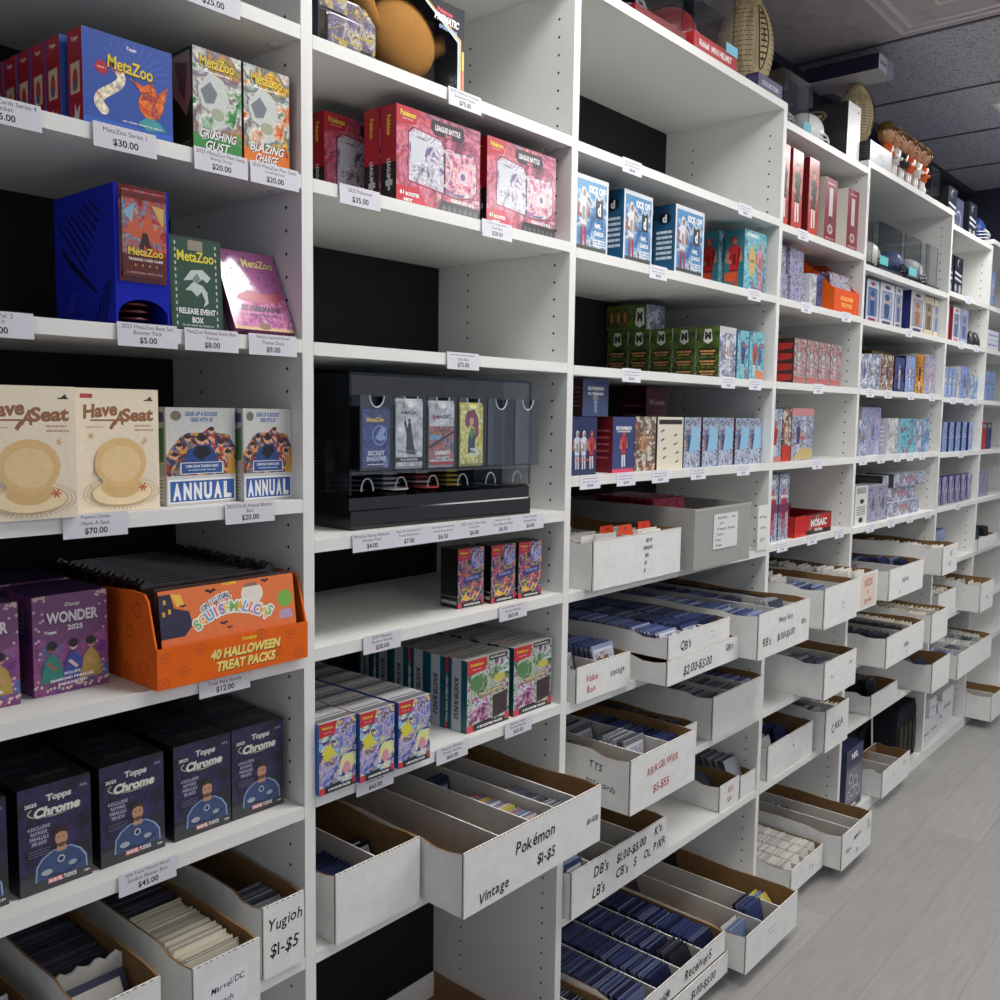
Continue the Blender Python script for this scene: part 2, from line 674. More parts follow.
HZ0 = [0.0, 1.899, 2.090, 2.116, 2.116, 2.116, 2.116, 2.1]


def upright(i, parent):
    x0, x1 = PANELS[i]
    m = MB()
    top = PTOP[i]
    m.box(x0, x1, 0, DEP, 0, top - 0.0005, WHITE, 'white_laminate')
    hole = c(52, 50, 48)
    if 0 < i < 7:
        z = HZ0[i]
        while z > 0.12:
            if z < top - 0.05:
                for y in (0.0354, 0.2607):
                    n = 8
                    r = 0.0026
                    for xx, sgn in ((x0 - 0.0002, 1), (x1 + 0.0002, -1)):
                        m.face([(xx, y + sgn * r * math.cos(2 * math.pi * k / n), z + r * math.sin(-2 * math.pi * k / n)) for k in range(n)], 'rough_plain', hole)
            z -= 0.032
    o = m.build('upright', parent)
    return o


SUP = None
for i, (top, zs) in enumerate(BAYS):
    a, b = PANELS[i][1], PANELS[i + 1][0]
    e = empty('shelving_unit', ((a + b) / 2, 0, 0), BAY_LABEL[i], 'shelving unit', 'white wall shelving bays')
    ox = (a + b) / 2

    def put(m, nm):
        o = m.build(nm, e)
        o.location = (-ox, 0, 0)
        return o
    if i == 0:
        o = upright(0, e); o.location = (-ox, 0, 0)
    o = upright(i + 1, e); o.location = (-ox, 0, 0)
    m = MB(); m.box(a + .0006, b - .0006, DEP, DEP + 0.006, 0.0, top - 0.02, c(22, 23, 25), 'paper')
    put(m, 'back_panel')
    m = MB(); m.box(a + .0006, b - .0006, 0, DEP, top - 0.019, top - 0.0005, WHITE, 'white_laminate')
    put(m, 'top_board')
    for z in zs:
        m = MB(); m.box(a + .0006, b - .0006, 0.0, DEP - 0.001, z - 0.019, z - 0.0005, WHITE, 'white_laminate')
        sh = put(m, 'shelf')
        if i < 3:
            if SUP is None:
                m = MB()
                m.ellipsoid((0, 0, 0), (0.010, 0.010, 0.004), c(205, 204, 198), 'plastic', 10, 5)
                SUP = m.data('shelf_support')
            for xx in (a + 0.0125, b - 0.0125):
                for yy in (0.045, 0.26):
                    link('shelf_support', SUP, sh, (xx, yy, z - 0.0192))
    m = MB(); m.box(a + .0006, b - .0006, 0.0, 0.019, 0, 0.021, WHITE, 'white_laminate')
    m.box(a + .0006, b - .0006, 0.0, DEP, 0.021, 0.040, WHITE, 'white_laminate')
    put(m, 'plinth')

# ================================================================ price labels on the shelf edges
def price(bay_z, x, lines, label, w=0.077, near=True, group='price labels on the shelf edges'):
    z = bay_z + 0.002
    h = 0.028
    m = MB()
    m.box(-w / 2, w / 2, 0, 0.0006, -h, 0, c(232, 230, 238), 'paper')
    p = Panel(m, (-w / 2, 0, -h), (1, 0, 0), (0, 0, 1), w, h)
    for s, cb, hh, wmax in lines:
        if s is None:
            p.fine(0.12, 0.88, cb, 0.045, c(120, 118, 128), 7)
        else:
            vs, _ = text_mesh(s, 0.008 if s[0] == '$' else 0)
            W = max(q[0] for q in vs) - min(q[0] for q in vs)
            H = max(q[1] for q in vs) - min(q[1] for q in vs)
            ww = min(wmax * w, W / H * hh * h)
            p.text(s, 0.5, cb, w=ww, h=hh * h, col=c(24, 24, 30), bold=0.02 if s[0] == '$' else 0.0, mat='paper')
    if near:
        e = empty('price_tag', (x, -0.0022, z), label, 'price tag', group)
        m.build('paper_label', e)
        q = MB()
        q.box(-w / 2 - .003, w / 2 + .003, -0.0012, -0.0006, -h - .0025, 0.001, mat='tag_film')
        q.build('clear_holder', e)
        e.rotation_euler = (math.radians(-3), 0, 0)
    else:
        o = m.build('price_tag', None, (x, -0.0012, z))
        tag(o, label, 'price tag', group)


def L3(a, b, d):
    return [(a, .84, .17, .92), (b, .60, .17, .8), (d, .26, .30, .6)]


def L2(a, d):
    return [(a, .76, .19, .85), (d, .30, .34, .6)]


B = [b[1] for b in BAYS]
TAGS = [
    (B[0][0], .672, L2(None, '$25.00'), 'price label on the top shelf edge, cut by the top of the photo'),
    (B[0][1], .420, L3('MetaZoo Cards Series 4', 'Packet', '$5.00'), 'price label reading $5.00 below the red box spines'),
    (B[0][1], .554, L2('MetaZoo Series 1', '$30.00'), 'price label reading $30.00 below the blue game box'),
    (B[0][1], .681, L3('2025 MetaZoo Flex Deck', 'Blazing Charge', '$20.00'), 'price label reading $20.00 below the green deck box'),
    (B[0][1], .762, L3('2025 MetaZoo Flex Deck', 'Crushing Gust', '$20.00'), 'price label reading $20.00 below the orange deck box'),
    (B[0][2], .405, L3('Africa Vol. 2', '(OP-13)', '$5.00'), 'price label reading Vol. 2 and $5.00 at the cut end of the second shelf'),
    (B[0][2], .577, L3('2025 MetaZoo Base Set', 'Booster Pack', '$5.00'), 'price label reading Booster Pack $5.00 below the blue slotted dispenser'),
    (B[0][2], .664, L3('MetaZoo Release Event Box', 'Versus', '$8.00'), 'price label reading $8.00 below the dark green event box'),
    (B[0][2], .757, L3('MetaZoo Spirited Versed', 'Theme Deck', '$9.00'), 'price label reading $9.00 below the leaning pink deck'),
    (B[0][3], .507, L3('Popmart Labubu', 'Have A Seat', '$70.00'), 'price label reading $70.00 below the cream boxes'),
    (B[0][3], .718, L3('2025/24-26 Annual Blaster', 'Box', '$20.00'), 'price label reading $20.00 below the silver boxes with blue bands'),
    (B[0][4], .676, L3('2025 Squishmallows Halloween', 'Treat Pack Bundle', '$12.00'), 'price label reading $12.00 below the orange treat pack display'),
    (B[0][5], .562, L3('2025 Topps Chrome Marvel', 'Studios Blaster Box', '$45.00'), 'price label reading $45.00 below the black character boxes'),
    (B[1][0], 1.130, L3('2025 Pokemon Prismatic', 'Evolutions Poster', '$75.00'), 'price label reading $75.00 below the windowed plush box'),
    (B[1][1], .910, L2('2025 Pokemon', '$35.00'), 'price label reading $35.00 below the red hang tab boxes'),
    (B[1][1], 1.213, L3('Pokemon League Battle', 'Deck Box', '$28.00'), 'price label reading $28.00 between the two pink battle boxes'),
    (B[1][2], 1.132, L3(None, 'Ultra Box', '$75.00'), 'price label on the edge of the empty shelf above the acrylic dispenser'),
    (B[1][3], .934, L3('MetaZoo Secret Shadows', 'Booster Pack', '$4.00'), 'price label reading $4.00, first of six below the acrylic dispenser'),
    (B[1][3], 1.011, L3('Magic The Gathering Final', 'Fantasy Play Booster', '$7.00'), 'price label reading $7.00 below the white pack in the dispenser'),
    (B[1][3], 1.088, L3('2025 Magic the Gathering', 'Unfinity Booster Pack', '$6.50'), 'price label reading $6.50, third of six below the dispenser'),
    (B[1][3], 1.164, L3('2025 Teen Titans Fleer', 'Trading Pack', '$6.00'), 'price label reading Trading Pack $6.00 below the yellow pack'),
    (B[1][3], 1.240, L3('MetaZoo UFO Night', 'Hero Booster Pack', '$6.00'), 'price label reading Hero Booster Pack, fifth of six below the dispenser'),
    (B[1][3], 1.316, L3('MetaZoo Nightfall', 'Booster Pack', '$6.00'), 'price label last of six below the acrylic dispenser, nearest the upright'),
    (B[1][4], 1.271, L3(None, 'Booster Bundle', '$65.00'), 'price label below the three black sided booster boxes'),
    (B[1][4], .955, L3('2025 Pokemon', 'Booster Bundle', '$30.00'), 'price label reading $30.00 below the bare part of the shelf'),
    (B[1][5], .941, L3('Pokemon Journey', 'Together Bundle', '$60.00'), 'price label reading $60.00 below the blue edged booster boxes'),
    (B[1][5], 1.115, L3('Pokemon Obsidian', 'Booster Bundle', '$65.00'), 'price label on the bare edge between blue and teal booster boxes'),
    (B[1][5], 1.291, L3('Pokemon Stellar', 'Booster Bundle', '$65.00'), 'price label below the teal booster boxes beside the upright'),
]
for t in TAGS:
    price(*t)
FAR = [
    (B[2][0], 1.625, 'above the blue football boxes'), (B[2][0], 2.124, 'above the teal boxes, on the empty shelf'),
    (B[2][1], 1.736, 'below the blue football boxes'), (B[2][1], 2.190, 'below the teal boxes'),
    (B[2][2], 1.643, 'below the green row of boxes'), (B[2][2], 2.070, 'below the white fronted box of the green row'), (B[2][2], 2.215, 'below the blue box by the upright'),
    (B[2][3], 1.505, 'below the navy box beside the first upright'), (B[2][3], 1.634, 'below the red and navy player box'), (B[2][3], 1.770, 'below the cream box with a player'),
    (B[2][3], 1.938, 'below the first silver blue box'), (B[2][3], 2.167, 'below the last silver blue boxes'),
    (B[3][0], 2.467, 'below the tall red figure boxes'), (B[3][1], 2.509, 'below the stacked purple boxes'), (B[3][1], 2.802, 'below the orange pack display of the fourth bay'),
    (B[3][2], 2.617, 'below the patterned boxes with red ends'), (B[3][3], 2.635, 'below the box on the half empty shelf'), (B[3][4], 2.419, 'below the tall red and blue boxes'),
    (B[3][4], 2.624, 'below the red and black tray'), (B[3][4], 2.831, 'beside the fourth upright under the tray shelf'),
    (B[4][1], 3.383, 'below the window boxed figures'), (B[4][2], 3.035, 'first below the patterned row with the orange box'), (B[4][2], 3.205, 'second below the patterned row with the orange box'),
    (B[4][2], 3.443, 'third below the patterned row with the orange box'), (B[4][2], 3.686, 'last below the patterned row with the orange box'), (B[4][3], 3.004, 'below the small white box on the lilac box shelf'),
    (B[4][3], 3.170, 'below the tall lilac box'), (B[4][3], 3.330, 'below the black and white box'), (B[4][3], 3.469, 'below the teal framed box'), (B[4][3], 3.605, 'last on the lilac box shelf'),
    (B[4][4], 3.100, 'below the black and white barcode box'), (B[4][4], 3.304, 'below the silver boxes'), (B[4][4], 3.506, 'below the stacked white boxes'), (B[4][4], 3.718, 'below the bare end of the stacked white box shelf'),
    (B[5][0], 4.082, 'below the two black bobblehead boxes'), (B[5][1], 4.022, 'below the red and white figure boxes'), (B[5][1], 4.245, 'below the small dark figures'),
    (B[5][2], 3.955, 'first below the blue and white row with the yellow box'), (B[5][2], 4.156, 'second below the blue and white row with the yellow box'), (B[5][2], 4.295, 'third below the blue and white row with the yellow box'),
    (B[5][3], 4.116, 'below the row of blue boxes'), (B[5][4], 4.118, 'below the row of purple packs'),
]
for z, x, where in FAR:
    price(z, x, [(None, .74, 0, 0), (None, .52, 0, 0), ('$20.00', .24, .22, .5)], 'small white price label ' + where, w=0.07, near=False)


# ================================================================ boxed goods
def carton(name, w, d, h, cols, paint, loc, label, cat='box', group=None, rot=(0, 0, 0), mat='print', base='print'):
    m = MB()
    m.box(0, w, 0, d, 0, h, cols.get('all', (1, 1, 1, 1)), mat, cols)
    if paint:
        paint(m, w, d, h)
    o = m.build(name, None, loc)
    o.rotation_euler = rot
    return tag(o, label, cat, group)


def again(o, loc, label, group=None, rot=None):
    k = o.copy()
    COL.objects.link(k)
    k.location = loc
    if rot is not None:
        k.rotation_euler = rot
    k['label'] = label
    if group:
        k['group'] = group
    return k


W_ = c(240, 240, 238)
YEL = c(236, 208, 60)

# ---- bay one, top shelf: blue and red game boxes
art('creature_cream', [(60, 90, 180), (230, 215, 190), (245, 235, 205), (210, 120, 120), (70, 100, 190)], 45, 1.0)
art('creature_red', [(120, 30, 30), (220, 80, 40), (235, 130, 50), (180, 40, 40), (60, 150, 160)], 50, 1.5)


def paint_game(m, w, d, h):
    p = front_panel(m, w, h)
    p.rect(0, 0, 1, 1, c(48, 84, 168))
    for k in range(14):
        t = math.radians(8 + k * 13)
        p.poly([(0.55, 0.62), (0.55 + .43 * math.cos(t), .62 + .36 * math.sin(t)), (0.55 + .43 * math.cos(t + .06), .62 + .36 * math.sin(t + .06))], c(62, 94, 186))
    p.rect(0, 0, 1, .10, c(52, 100, 190))
    # pale coil on one side, red winged mass on the other
    for k in range(26):
        t = k / 25 * 4.6
        r = .06 + .022 * t
        p.ell(.30 + (.14) * math.cos(t * 1.15 + 2.2) * (1 - .05 * t), .20 + .105 * t, .055 - .005 * t * .5, .055, (1, 1, 1, 1), 'art_creature_cream', 12)
    p.poly([(.50, .60), (.62, .50), (.70, .30), (.80, .22), (.88, .34), (.95, .62), (.82, .50), (.76, .62), (.66, .55)], (1, 1, 1, 1), 'art_creature_red')
    p.ell(.74, .36, .14, .15, (1, 1, 1, 1), 'art_creature_red')
    p.poly([(.60, .16), (.70, .23), (.84, .2), (.92, .12), (.8, .1), (.7, .08)], c(70, 160, 160))
    st = []
    for k in range(22):
        t = 2 * math.pi * k / 22
        r = .085 if k % 2 else .055
        st.append((.20 + r * math.cos(t), .63 + r * math.sin(t)))
    p.poly(st, c(190, 40, 48))
    p.text('SERIES 1', .20, .63, w=.010, col=W_)
    p.text('MetaZoo', .52, .70, w=.058, h=.017, col=c(60, 40, 30), bold=.05, rot=-.06)
    p.text('MetaZoo', .52, .705, w=.056, h=.015, col=YEL, bold=.02, rot=-.06)
    p.text('Topps', .53, .90, w=.013, col=W_, bold=.03, shear=.2)
    p.fine(.42, .86, .13, .016, c(200, 205, 220))
    s = left_panel(m, d, h)
    s.rect(0, 0, 1, 1, c(172, 34, 50))
    s.text('Topps', .5, .90, w=.016, col=W_, bold=.03)
    for b in (.74, .70, .66, .62, .58):
        s.fine(.12, .88, b, .008, c(120, 20, 32), 5)
    s.rect(.18, .34, .82, .66, c(216, 200, 170))
    s.ell(.5, .48, .18, .12, c(190, 70, 60))
    s.ell(.45, .42, .12, .05, c(90, 120, 160))
    s.poly([(.2, .05), (.4, .12), (.45, .25), (.6, .14), (.8, .22), (.7, .06)], c(238, 232, 226))


g1 = 'blue game boxes with red spines on the top shelf'
m0 = carton('game_box', .111, .036, .108, {'all': c(172, 34, 50), 'top': c(160, 165, 180)}, paint_game, (.512, .012, 1.683),
            'blue game box with a yellow title standing in front of the red spines', 'game box', g1)
for k in range(7):
    again(m0, (.506 - .0015 * k, .0555 + .0368 * k, 1.683), 'red spined game box, %s behind the front blue box on the top shelf' % ORD[k])

art('flex_green', [(40, 110, 60), (60, 150, 80), (225, 225, 215), (120, 110, 130), (200, 140, 60), (80, 160, 90)], 30, 2.2)
art('flex_orange', [(200, 60, 40), (230, 130, 40), (225, 225, 215), (90, 110, 120), (240, 190, 60), (200, 70, 50)], 30, 2.2)


def paint_flex(artn, colr, t1, t2, side):
    def f(m, w, d, h):
        p = front_panel(m, w, h)
        p.art(0, 0, 1, 1, artn)
        p.poly([(.10, .62), (.35, .80), (.62, .74), (.75, .55), (.6, .42), (.68, .3), (.45, .25), (.35, .42), (.18, .45)], c(206, 210, 204))
        p.poly([(.15, .6), (.35, .70), (.5, .6), (.42, .5), (.25, .48)], c(120, 128, 136))
        p.ell(.5, .4, .14, .06, c(170, 176, 150))
        p.poly([(0, 0), (1, 0), (1, .14), (.6, .22), (.2, .13), (0, .2)], colr)
        p.text('MetaZoo', .5, .88, w=.052, h=.016, col=c(70, 50, 20), bold=.05)
        p.text('MetaZoo', .5, .882, w=.050, h=.014, col=YEL, bold=.02)
        p.fine(.22, .8, .79, .012, W_)
        p.text(t1, .52, .19, w=.052, h=.011, col=c(40, 30, 30), bold=.06, shear=.3)
        p.text(t1, .51, .195, w=.052, h=.011, col=W_, bold=.02, shear=.3)
        p.text(t2, .50, .085, w=.034, h=.011, col=c(40, 30, 30), bold=.06, shear=.3)
        p.text(t2, .49, .09, w=.034, h=.011, col=W_, bold=.02, shear=.3)
        s = left_panel(m, d, h)
        s.rect(0, 0, 1, 1, side)
        s.poly([(.1, .95), (.9, .97), (.95, .55), (.75, .35), (.45, .5), (.2, .6)], c(150, 142, 146))
        s.poly([(.3, .9), (.8, .85), (.7, .5), (.5, .6)], c(96, 90, 104))
        s.text(t2, .6, .07, w=d * .55, col=c(150, 160, 140))
    return f


fx = carton('deck_box', .070, .062, .128, {'all': c(34, 70, 46), 'top': c(200, 205, 200)}, paint_flex('art_flex_green', c(60, 140, 70), 'CRUSHING', 'GUST', c(26, 54, 34)),
            (.651, .012, 1.683), 'green deck box with slanted white lettering, beside the orange deck box', 'deck box', 'deck boxes on the top shelf')
carton('deck_box', .072, .062, .128, {'all': c(150, 50, 40), 'top': c(215, 190, 170)}, paint_flex('art_flex_orange', c(226, 120, 40), 'BLAZING', 'CHARGE', c(120, 40, 30)),
       (.7245, .012, 1.683), 'orange deck box with slanted white lettering beside the first upright', 'deck box', 'deck boxes on the top shelf')
for k, zz in enumerate((.078, .144, .21)):
    again(fx, (.651, zz, 1.683), 'green deck box hidden %s behind the front green deck box' % ORD[k]) if k < 1 else None

# ---- bay one, second shelf: blue printed dispenser with packs
art('pack_red', [(70, 14, 16), (150, 36, 30), (196, 70, 40), (90, 130, 160), (215, 160, 80), (120, 24, 24)], 55, 2.0, foil=False)


def foil_pack(name, w, h, paint, loc, label, group=None, rot=(0, 0, 0), col=(1, 1, 1, 1), cat='card pack', puff=.006, parent=None):
    """a crimped foil pack: pillow body with flat crimped ends"""
    m = MB()
    nx, nz = 8, 12
    vs, fs = [], []
    for side in (-1, 1):
        for j in range(nz + 1):
            v = j / nz
            for i in range(nx + 1):
                u = i / nx
                e = min(1, min(u, 1 - u) * 5) * max(0.0, min(1, (min(v, 1 - v) - .06) * 6))
                vs.append((u * w, side * (.0012 + (puff - .0012) * math.sqrt(max(e, 0))), v * h))
    n = (nx + 1) * (nz + 1)
    for s in range(2):
        for j in range(nz):
            for i in range(nx):
                a = s * n + j * (nx + 1) + i
                q = (a, a + 1, a + nx + 2, a + nx + 1)
                fs.append(q if s == 0 else q[::-1])
    for j in range(nz):
        for i0 in (0, nx):
            a = j * (nx + 1) + i0
            fs.append((a, a + nx + 1, n + a + nx + 1, n + a))
    for i in range(nx):
        for j0 in (0, nz):
            a = j0 * (nx + 1) + i
            fs.append((a, a + 1, n + a + 1, n + a))
    m.mesh(vs, fs, 'foil', col)
    p = front_panel(m, w, h, -puff - .0003)
    paint(p, w, h)
    o = m.build(name, parent, loc)
    o.rotation_euler = rot
    return o if parent else tag(o, label, cat, group)


BLUE = c(22, 36, 168)
e = empty('pack_dispenser', (.545, .012, 1.4595), 'blue slotted plastic dispenser with a red card pack on its front', 'dispenser')
m = MB()
w, d, h = .070, .158, .165
m.box(0, .003, 0, d, 0, h, BLUE, 'rough_plain')
m.box(w - .003, w, 0, d, 0, h, BLUE, 'rough_plain')
m.box(.003, w - .003, d - .003, d, 0, h, BLUE, 'rough_plain')
m.box(.003, w - .003, .003, d - .003, 0, .003, BLUE, 'rough_plain')
m.box(.003, w - .003, 0, .003, .034, .052, BLUE, 'rough_plain')
arch = [(.003, .034)] + [(.003 + (w - .006) * (0.5 - .5 * math.cos(math.pi * k / 12)), .012 + .020 * math.sin(math.pi * k / 12)) for k in range(13)] + [(w - .003, .034)]
m.prism(arch, 'y', 0, .003, BLUE, 'rough_plain')
m.box(.003, .0055, 0, .003, .052, h, BLUE, 'rough_plain')
m.box(w - .0055, w - .003, 0, .003, .052, h, BLUE, 'rough_plain')
p = Panel(m, (0, d, 0), (0, -1, 0), (0, 0, 1), d, h)
dark = c(8, 12, 60)
for k in range(8):
    a0 = .10 + k * .07
    p.line(a0, .78 + .02 * k - .0 * k, a0 + .42 - .03 * k, .42 + .055 * k, .0032, dark)
for k in range(4):
    p.line(.12 + k * .06, .60 - .05 * k, .62 + k * .03, .30 - .02 * k, .0032, dark)
for k in range(3):
    p.line(.70 + .07 * k, .04, .86 + .05 * k, .30 + .03 * k, .0032, dark)
for k in range(9):
    for q in range(3):
        p.ell(.16 + .018 * k + .03 * q, .05 + .028 * k - .01 * q, .006, .006, c(90, 100, 200), n=8)
m.build('body', e)


def paint_redpack(p, w, h):
    p.art(.03, .05, .97, .95, 'art_pack_red')
    p.rect(.03, .86, .97, .93, c(100, 20, 22))
    p.poly([(.1, .5), (.3, .75), (.42, .55), (.6, .8), (.72, .55), (.92, .7), (.8, .42), (.55, .45), (.5, .34), (.4, .45)], c(196, 92, 60))
    p.poly([(.06, .72), (.3, .82), (.24, .6)], c(130, 170, 190))
    p.poly([(.66, .82), (.93, .8), (.9, .6)], c(206, 170, 90))
    p.poly([(.38, .36), (.46, .52), (.56, .52), (.63, .38), (.58, .3), (.5, .4), (.44, .3)], c(50, 24, 26))
    p.rect(.03, .05, .97, .28, c(92, 22, 22))
    p.text('MetaZoo', .52, .315, w=w * .78, h=h * .10, col=c(60, 40, 20), bold=.05)
    p.text('MetaZoo', .52, .318, w=w * .75, h=h * .085, col=YEL, bold=.02)
    p.text('TRADING CARD GAME', .52, .235, w=w * .74, col=W_, bold=.02)
    for k in range(4):
        p.ell(.3 + .15 * k, .175, .045, .028, c(40, 24, 26))
        p.ell(.3 + .15 * k, .175, .025, .016, c(180, 120, 70))
    p.text('11 ADDITIONAL GAME CARDS', .5, .095, w=w * .75, col=c(210, 190, 180))


foil_pack('booster_pack', .060, .113, paint_redpack, (.5505, .0125, 1.5115), 'dark red foil pack standing upright in the front of the blue dispenser', 'packs in the blue dispenser', col=c(96, 24, 24), puff=.005)
for k in range(3):
    m = MB()
    m.ellipsoid((0, 0, 0), (.029, .05, .0045), c(92, 22, 24), 'foil', 16, 8)
    o = m.build('booster_pack', None, (.580, .068, 1.469 + .0088 * k), smooth=True)
    tag(o, 'dark red foil pack lying in the arch of the dispenser, %s from the bottom' % ORD[k], 'card pack', 'packs in the blue dispenser')


def paint_event(m, w, d, h):
    p = front_panel(m, w, h)
    p.rect(0, 0, 1, 1, c(34, 62, 50))
    p.rect(.06, .02, .94, .98, c(42, 76, 60))
    for b in [k * .072 + .04 for k in range(13)]:
        p.rect(.10, b, .125, b + .035, c(200, 210, 190))
        p.rect(.875, b, .90, b + .035, c(200, 210, 190))
    p.rect(.36, .86, .64, .97, c(150, 140, 120))
    p.text('MetaZoo', .5, .79, w=.054, h=.015, col=c(60, 60, 20), bold=.05)
    p.text('MetaZoo', .5, .792, w=.052, h=.0135, col=c(226, 214, 70), bold=.02)
    for q in ([(.25, .52), (.40, .64), (.62, .66), (.78, .58), (.7, .52), (.62, .56), (.5, .5), (.42, .54)],
              [(.28, .42), (.44, .52), (.62, .48), (.72, .40), (.6, .42), (.5, .36), (.4, .42)],
              [(.58, .46), (.70, .40), (.72, .30), (.62, .25), (.66, .32), (.6, .40)]):
        p.poly(q, c(196, 204, 200))
    p.poly([(.42, .55), (.52, .62), (.58, .55), (.5, .5)], c(120, 140, 130))
    p.text('RELEASE EVENT', .5, .195, w=.052, h=.0075, col=W_, bold=.03)
    p.text('BOX', .5, .10, w=.016, h=.0075, col=W_, bold=.03)
    p.fine(.2, .8, .04, .02, c(150, 165, 155))


carton('event_box', .074, .034, .116, {'all': c(24, 44, 36), 'top': c(90, 110, 90)}, paint_event, (.6215, .020, 1.4622), 'dark green event box with a white silhouette beside the dispenser', 'deck box',
       rot=(math.radians(-3), 0, 0))
art('pink', [(150, 70, 120), (196, 110, 160), (226, 150, 190), (170, 90, 150), (240, 200, 215)], 40, 1.5, rough=0.08)
vcol('glossy_print', 0.10, coat=1.0)


def paint_pink(m, w, d, h):
    p = front_panel(m, w, h)
    p.art(0, 0, 1, 1, 'art_pink')
    p.rect(.0, .42, 1, 1, c(176, 100, 156), 'glossy_print')
    for k in range(6):
        for q in range(4):
            p.ell(.1 + .26 * q + (.1 if k % 2 else 0), .5 + .085 * k, .018, .018, c(90, 60, 90), n=8)
    p.text('MetaZoo', .66, .85, w=.05, h=.012, col=c(240, 220, 120), bold=.02)
    p.poly([(.2, .44), (.4, .5), (.6, .46), (.9, .5), (.9, .38), (.5, .34), (.15, .38)], c(190, 80, 100))
    p.text('ST. GERMAINE', .52, .27, w=.062, h=.009, col=c(60, 30, 60), bold=.05)
    p.fine(.3, .75, .19, .015, c(90, 50, 90))
    p.rect(0, 0, 1, .035, c(206, 170, 110))
    p.ell(.5, .05, .1, .04, c(120, 60, 40))


for nm in ('art_pink',):
    pass
carton('theme_deck_box', .096, .016, .122, {'all': c(120, 60, 100), 'top': c(200, 170, 190)}, paint_pink, (.7085, .012, 1.4675), 'pink glossy deck box leaning back beside the first upright', 'deck box',
       rot=(math.radians(-25), 0, 0))


# ---- bay one, third shelf: two cream boxes, two ANNUAL boxes
def paint_cream(m, w, d, h):
    p = front_panel(m, w, h)
    p.rect(0, 0, 1, 1, c(240, 226, 200))
    br = c(150, 100, 66)
    p.rect(.07, .92, .21, .955, c(180, 70, 70))
    p.rect(.82, .905, .93, .915, c(60, 54, 50))
    p.poly([(.85, .915), (.92, .915), (.90, .945)], c(60, 54, 50))
    p.text('Have', .30, .825, w=.043, h=.0165, col=br, bold=.045, rot=.10, shear=.15)
    p.text('Seat', .74, .79, w=.042, h=.0165, col=br, bold=.045, rot=.03, shear=.1)
    p.text('A', .525, .765, w=.013, h=.017, col=br, bold=.045, shear=.2)
    p.line(.18, .745, .48, .745, .002, br)
    p.line(.475, .745, .41, .675, .0045, br)
    p.fine(.70, .90, .70, .015, c(200, 160, 130), 4)
    p.fine(.70, .93, .665, .015, c(200, 160, 130), 5)
    p.fine(.13, .33, .69, .012, c(214, 180, 160), 3)
    # lace edged oval seat cushion with a plain plump pouf on it
    for k in range(56):
        t = 2 * math.pi * k / 56
        p.ell(.53 + .45 * math.cos(t), .155 + .135 * math.sin(t), .008, .006, c(190, 160, 110), n=6)
        p.ell(.53 + .41 * math.cos(t), .155 + .12 * math.sin(t), .008, .006, c(202, 172, 122), n=6)
    p.ring(.53, .155, .36, .10, .012, c(206, 176, 124))
    p.ell(.53, .155, .355, .10, c(244, 222, 176))
    p.ell(.52, .21, .24, .10, c(222, 184, 124))
    p.ell(.52, .40, .31, .205, c(228, 190, 130))
    p.ell(.52, .39, .24, .15, c(236, 204, 150))
    for x, y in ((.18, .62), (.82, .58), (.22, .33)):
        for k in range(5):
            t = k * 1.257
            p.line(x, y, x + .035 * math.cos(t), y + .028 * math.sin(t), .0012, c(214, 166, 120))
    for k in range(3):
        t = k * 1.05
        p.line(.78 - .05 * math.cos(t), .19 - .035 * math.sin(t), .78 + .05 * math.cos(t), .19 + .035 * math.sin(t), .002, c(200, 110, 70))


g3 = 'cream boxes on the third shelf'
cr = carton('blind_box_set', .108, .108, .148, {'all': c(232, 216, 190), 'left': c(206, 190, 166), 'top': c(220, 206, 184)}, paint_cream, (.492, .013, 1.235),
            'cream box with a tan round print, beside the silver boxes', 'box', g3, rot=(0, 0, math.radians(3)))
again(cr, (.3755, -.004, 1.235), 'cream box with a tan round print, at the cut end of the shelf', rot=(0, 0, math.radians(-3)))

art('crowd', [(90, 40, 46), (190, 60, 50), (60, 60, 70), (222, 170, 130), (50, 80, 140), (210, 150, 60), (120, 110, 110)], 60, 1.0, kind='voronoi')


